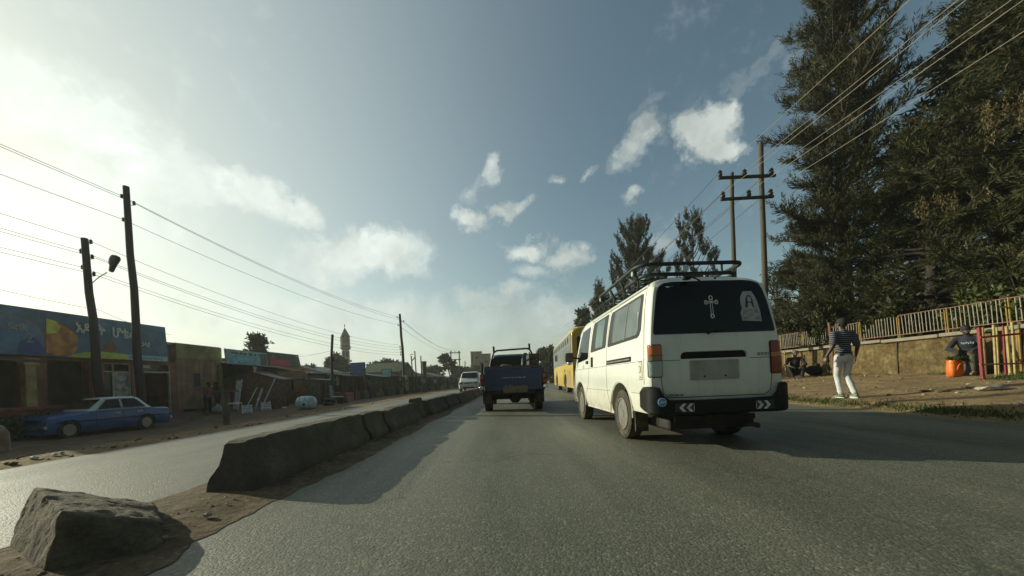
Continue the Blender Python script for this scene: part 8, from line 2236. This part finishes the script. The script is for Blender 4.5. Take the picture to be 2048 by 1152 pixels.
mb = MB(); ellipsoid(mb, (0, 0.0, 0.80), (0.185, 0.135, 0.22), (-0.15, 0, 0)); ellipsoid(mb, (0, -0.03, 0.57), (0.19, 0.155, 0.17)); capsule(mb, (-0.16, 0.02, 0.915), (0.16, 0.02, 0.915), 0.07, 0.07); capsule(mb, (0, 0.02, 0.9), (0, 0.05, 0.985), 0.085, 0.07)
for s in 'LR': capsule(mb, j['sh' + s], j['el' + s], 0.068, 0.058); capsule(mb, j['el' + s], j['el' + s].lerp(j['wr' + s], 0.8), 0.056, 0.045)
jm = blob(mb, 'jumper', JUMP, st, 0.012, 4)
mb = MB()
for k in range(6): mb.box((-0.10 + 0.036 * k, 0.145 - 0.02 * abs(k - 2.5) / 2.5, 0.80 + 0.012 * (k % 2)), (0.024, 0.012, 0.05), 0, (0, 0.3 * (k % 3 - 1), 0))
mb.build('chest_print', mat('pale_blue_print', (0.20, 0.25, 0.30), 0.8, 0.2, 9), jm)
mb = MB(); ellipsoid(mb, (0, -0.02, 0.45), (0.19, 0.15, 0.12))
for s in 'LR': capsule(mb, j['hip' + s], j['kne' + s], 0.096, 0.072); capsule(mb, j['kne' + s], j['ank' + s] + Vector((0, 0, 0.05)), 0.070, 0.060)
blob(mb, 'trousers', mat('grey_green_trousers', (0.075, 0.08, 0.06), 0.9, 0.2, 9, bmp=0.5), st, 0.012, 3)
for s in 'LR':
    mb = MB(); a_ = j['ank' + s]; capsule(mb, a_ + Vector((0, -0.045, -0.04)), a_ + Vector((0, 0.15, -0.05)), 0.042, 0.034); capsule(mb, a_, a_ + Vector((0, 0, 0.03)), 0.048, 0.045); blob(mb, 'shoe', mat('dusty_tan_shoe', (0.24, 0.19, 0.13), 0.8, 0.2, 9), st, 0.01, 2)
o = hull_rock('seat_stone', [(spx - 0.22, spy - 0.22, gz0 - 0.05), (spx + 0.45, spy - 0.25, gz0 - 0.05), (spx - 0.2, spy + 0.3, gz0 - 0.05), (spx + 0.45, spy + 0.3, gz0 - 0.05), (spx - 0.14, spy - 0.18, gz0 + 0.33), (spx + 0.38, spy - 0.2, gz0 + 0.35), (spx - 0.14, spy + 0.25, gz0 + 0.33), (spx + 0.38, spy + 0.25, gz0 + 0.35)], 3, 0.07, mat('dark_seat_stone', (0.07, 0.06, 0.05), 0.9, 0.3, 6), (spx + 0.1, spy, gz0 + 0.15), 6); tag(o, 'dark block of stone the person with the orange bag sits on', 'stone')
# orange bag and greens
bgp = W(1909, 742, 8.85); bgz = ground_z(bgp.x, 8.85)
bag = empty('carrier_bag', (bgp.x, 8.85, bgz), 0, 'bright orange carrier bag standing before the seated person', 'bag')
ORB = mat('orange_plastic_film', (0.62, 0.135, 0.012), 0.42, 0.2, 7, bmp=0.6, bscale=14)
loops = []
for (z, wx, wy) in ((0, 0.11, 0.08), (0.02, 0.135, 0.095), (0.15, 0.145, 0.11), (0.28, 0.145, 0.10), (0.40, 0.14, 0.09), (0.43, 0.135, 0.085)):
    loops.append([Vector(((wx + 0.02 * mnoise.noise(Vector((k * 0.9, z * 9, 1)))) * (abs(math.cos(2*PI*k/28)) ** 0.6) * (1 if math.cos(2*PI*k/28) > 0 else -1), (wy + 0.03 * mnoise.noise(Vector((k * 0.9, z * 9, 5)))) * (abs(math.sin(2*PI*k/28)) ** 0.7) * (1 if math.sin(2*PI*k/28) > 0 else -1), z)) for k in range(28)])
mb = MB(); mb.loft(loops); mb.build('sack', ORB, bag, smooth=50)
mb = MB(); mb.tube([(-0.07, -0.10, 0.16), (-0.03, -0.12, 0.30), (0.0, -0.125, 0.335), (0.04, -0.12, 0.30), (0.08, -0.095, 0.14)], 0.012, 6); mb.build('handle', ORB, bag)
rs = random.Random(77); B, D = [], []
for k in range(420): B.append((rs.gauss(0.02, 0.06), rs.gauss(0, 0.05), 0.42 + rs.random() * 0.05)); D.append((rs.gauss(0, 1), rs.gauss(0, 1), rs.gauss(0.5, 0.4)))
o = blades('bunch_of_greens', B, D, 0.09, 0.03, GRASS, seed=8); o.location = (bgp.x, 8.85, bgz); tag(o, 'bunch of dark greens heaped on top of the orange bag', 'greens')

# ---- simpler figures farther away
def simple_person(loc, rz, label, shirt, trousers, sit=False, cap=None, bend=0.0, skin=SKIN, h=1.0):
    e = empty('person', loc, rz, label, 'person')
    if sit: jj = dict(neck=(0, 0.1, 0.82), head=(0, 0.16, 0.97), hipL=(-0.11, 0, 0.22), kneL=(-0.24, 0.32, 0.42), ankL=(-0.14, 0.48, 0.06), hipR=(0.11, 0, 0.22), kneR=(0.24, 0.32, 0.42), ankR=(0.14, 0.48, 0.06), shL=(-0.2, 0.08, 0.76), elL=(-0.3, 0.24, 0.52), wrL=(-0.16, 0.42, 0.45), shR=(0.2, 0.08, 0.76), elR=(0.3, 0.24, 0.52), wrR=(0.16, 0.42, 0.45))
    else: jj = dict(neck=(0, 0.02 + bend * 0.4, 1.46 - bend * 0.1), head=(0, 0.05 + bend * 0.5, 1.61 - bend * 0.14), hipL=(-0.09, 0, 0.9), kneL=(-0.10, 0.06, 0.49), ankL=(-0.10, 0.03, 0.08), hipR=(0.09, 0, 0.9), kneR=(0.10, -0.02, 0.48), ankR=(0.11, -0.10, 0.08), shL=(-0.19, bend * 0.36, 1.41 - bend * 0.1), elL=(-0.26, 0.06 + bend * 0.3, 1.13), wrL=(-0.20, 0.22 + bend * 0.4, 0.98), shR=(0.19, bend * 0.36, 1.41 - bend * 0.1), elR=(0.25, 0.02 + bend * 0.3, 1.12), wrR=(0.26, 0.18 + bend * 0.4, 0.92))
    q = {k: Vector(v) * h for k, v in jj.items()}
    mid = (q['hipL'] + q['hipR']) / 2; top = (q['shL'] + q['shR']) / 2
    mb = MB(); hf = head(mb, q['head'], 0.2, h); capsule(mb, q['neck'] - Vector((0, 0, 0.04)), q['head'] - Vector((0, 0.01, 0.05)), 0.056 * h, 0.054 * h)
    capsule(mb, mid + Vector((0, 0, 0.05)), mid.lerp(top, 0.8), 0.13 * h, 0.135 * h)
    for s in 'LR':
        capsule(mb, q['sh' + s], q['el' + s], 0.05 * h, 0.04 * h); capsule(mb, q['el' + s], q['wr' + s], 0.04 * h, 0.028 * h); hand(mb, q['wr' + s], (q['wr' + s] - q['el' + s]).normalized(), (0, -0.3, -1), 1.1 * h, 0.5)
        capsule(mb, q['hip' + s], q['kne' + s], 0.078 * h, 0.054 * h); capsule(mb, q['kne' + s], q['ank' + s], 0.054 * h, 0.036 * h); capsule(mb, q['ank' + s] - Vector((0, 0.03, 0.03)), q['ank' + s] + Vector((0, 0.13, -0.045)), 0.036 * h, 0.03 * h)
    blob(mb, 'body', skin, e, 0.011, 3)
    if cap is None: hair_cap(e, hf, h)
    else: hair_cap(e, hf, h, 'cap', cap)
    mb = MB(); capsule(mb, mid + Vector((0, 0, 0.06)), mid.lerp(top, 0.75), 0.155 * h, 0.165 * h); capsule(mb, q['shL'], q['shR'], 0.068 * h, 0.068 * h)
    for s in 'LR': capsule(mb, q['sh' + s], q['el' + s], 0.066 * h, 0.06 * h)
    blob(mb, 'shirt', shirt, e, 0.016, 4)
    mb = MB(); ellipsoid(mb, mid, (0.17 * h, 0.135 * h, 0.13 * h))
    for s in 'LR': capsule(mb, q['hip' + s], q['kne' + s], 0.094 * h, 0.07 * h); capsule(mb, q['kne' + s], q['ank' + s] + Vector((0, 0, 0.03)), 0.07 * h, 0.058 * h)
    blob(mb, 'trousers', trousers, e, 0.016, 3)
    return e
cloth = lambda n_, c: mat(n_, c, 0.9, 0.2, 8, bmp=0.4)
p = W(1590, 750, 13.9); p.z = ground_z(p.x, 13.9)
simple_person(p, R(150), 'person in black with a grey cap sitting on the ground before the bar frame', cloth('black_jacket', (0.014, 0.014, 0.016)), cloth('black_trousers', (0.012, 0.012, 0.014)), True, cloth('grey_cap', (0.16, 0.15, 0.12)))
p2 = p + Vector((0.75, -0.1, 0)); p2.z = ground_z(p2.x, p2.y)
mb = MB(); capsule(mb, (-0.18, 0, 0.20), (0.18, 0, 0.18), 0.19, 0.17); capsule(mb, (0, 0.05, 0.3), (0.05, 0.0, 0.42), 0.10, 0.06); o = blob(mb, 'black_bag', cloth('black_bag_cloth', (0.013, 0.013, 0.015)), None, 0.02, 3); o.location = p2; tag(o, 'bulky black bag on the ground beside the capped sitter', 'bag')
p3 = p + Vector((0.95, -0.35, 0)); p3.z = ground_z(p3.x, p3.y)
mb = MB(); capsule(mb, (-0.1, 0, 0.04), (0.1, 0, 0.05), 0.045, 0.04); o = blob(mb, 'pink_cloth', cloth('pink_cloth', (0.42, 0.2, 0.17)), None, 0.012, 3); o.location = p3; tag(o, 'small pink cloth lying beside the bulky black bag', 'cloth')
y = 19.0; p = W(416, 835, y); p.z = ground_z(p.x, y)
simple_person(p, R(-95), 'person in pink shirt and dark trousers standing before the brown shop house', cloth('pink_shirt', (0.22, 0.085, 0.10)), cloth('dark_blue_trousers', (0.03, 0.03, 0.05)), bend=0.15)
y = 19.5; p = W(437, 832, y); p.z = ground_z(p.x, y)
simple_person(p, R(160), 'person in dark olive clothes holding a white sack by the pink shirted one', cloth('olive_dark_shirt', (0.04, 0.042, 0.03)), cloth('brown_dark_trousers', (0.045, 0.03, 0.025)), bend=0.1)
p = W(436, 829, 19.1); p.z = ground_z(p.x, 19.1)
mb = MB(); capsule(mb, (-0.08, 0, 0.24), (0.10, 0, 0.22), 0.2, 0.21); capsule(mb, (0, 0, 0.4), (0.0, 0, 0.52), 0.12, 0.05); o = blob(mb, 'white_sack', cloth('white_sack_cloth', (0.42, 0.36, 0.34)), None, 0.02, 3); o.location = p; tag(o, 'white and pinkish sack at the feet of the two people by the shops', 'sack')
for (px, py, y, rz, lab, c1, c2) in ((848, 782, 40, 2.6, 'distant person in pale blue by the thick stack', (0.16, 0.22, 0.28), (0.05, 0.05, 0.06)), (870, 781, 43, -2, 'distant person in white shirt walking past the stalls', (0.36, 0.35, 0.32), (0.04, 0.04, 0.05)), (896, 778, 52, -1.0, 'distant person in dull red by the transformer frame', (0.2, 0.05, 0.04), (0.05, 0.045, 0.04)), (739, 795, 29, -1.4, 'distant person in grey standing at the stalls under the blue billboard', (0.13, 0.13, 0.14), (0.04, 0.035, 0.03))):
    p = W(px, py, y); p.z = ground_z(p.x, y)
    simple_person(p, rz, lab, cloth('shirt_%d' % px, c1), cloth('trousers_%d' % px, c2))

# ================================================================== dusty afternoon air
m = bpy.data.materials.new('dusty_air'); m.use_nodes = True; nt = m.node_tree
for n_ in list(nt.nodes):
    if n_.type != 'OUTPUT_MATERIAL': nt.nodes.remove(n_)
v = nd(nt, 'ShaderNodeVolumePrincipled')
v.inputs['Color'].default_value = (0.86, 0.92, 0.84, 1)
v.inputs['Density'].default_value = 0.0009
v.inputs['Anisotropy'].default_value = 0.3
lk(nt, v.outputs[0], nt.nodes['Material Output'].inputs['Volume'])
mb = MB(); mb.b2((-300, -45, -3.5), (300, 470, 23))
tag(mb.build('haze', m, smooth=0), kind='stuff')
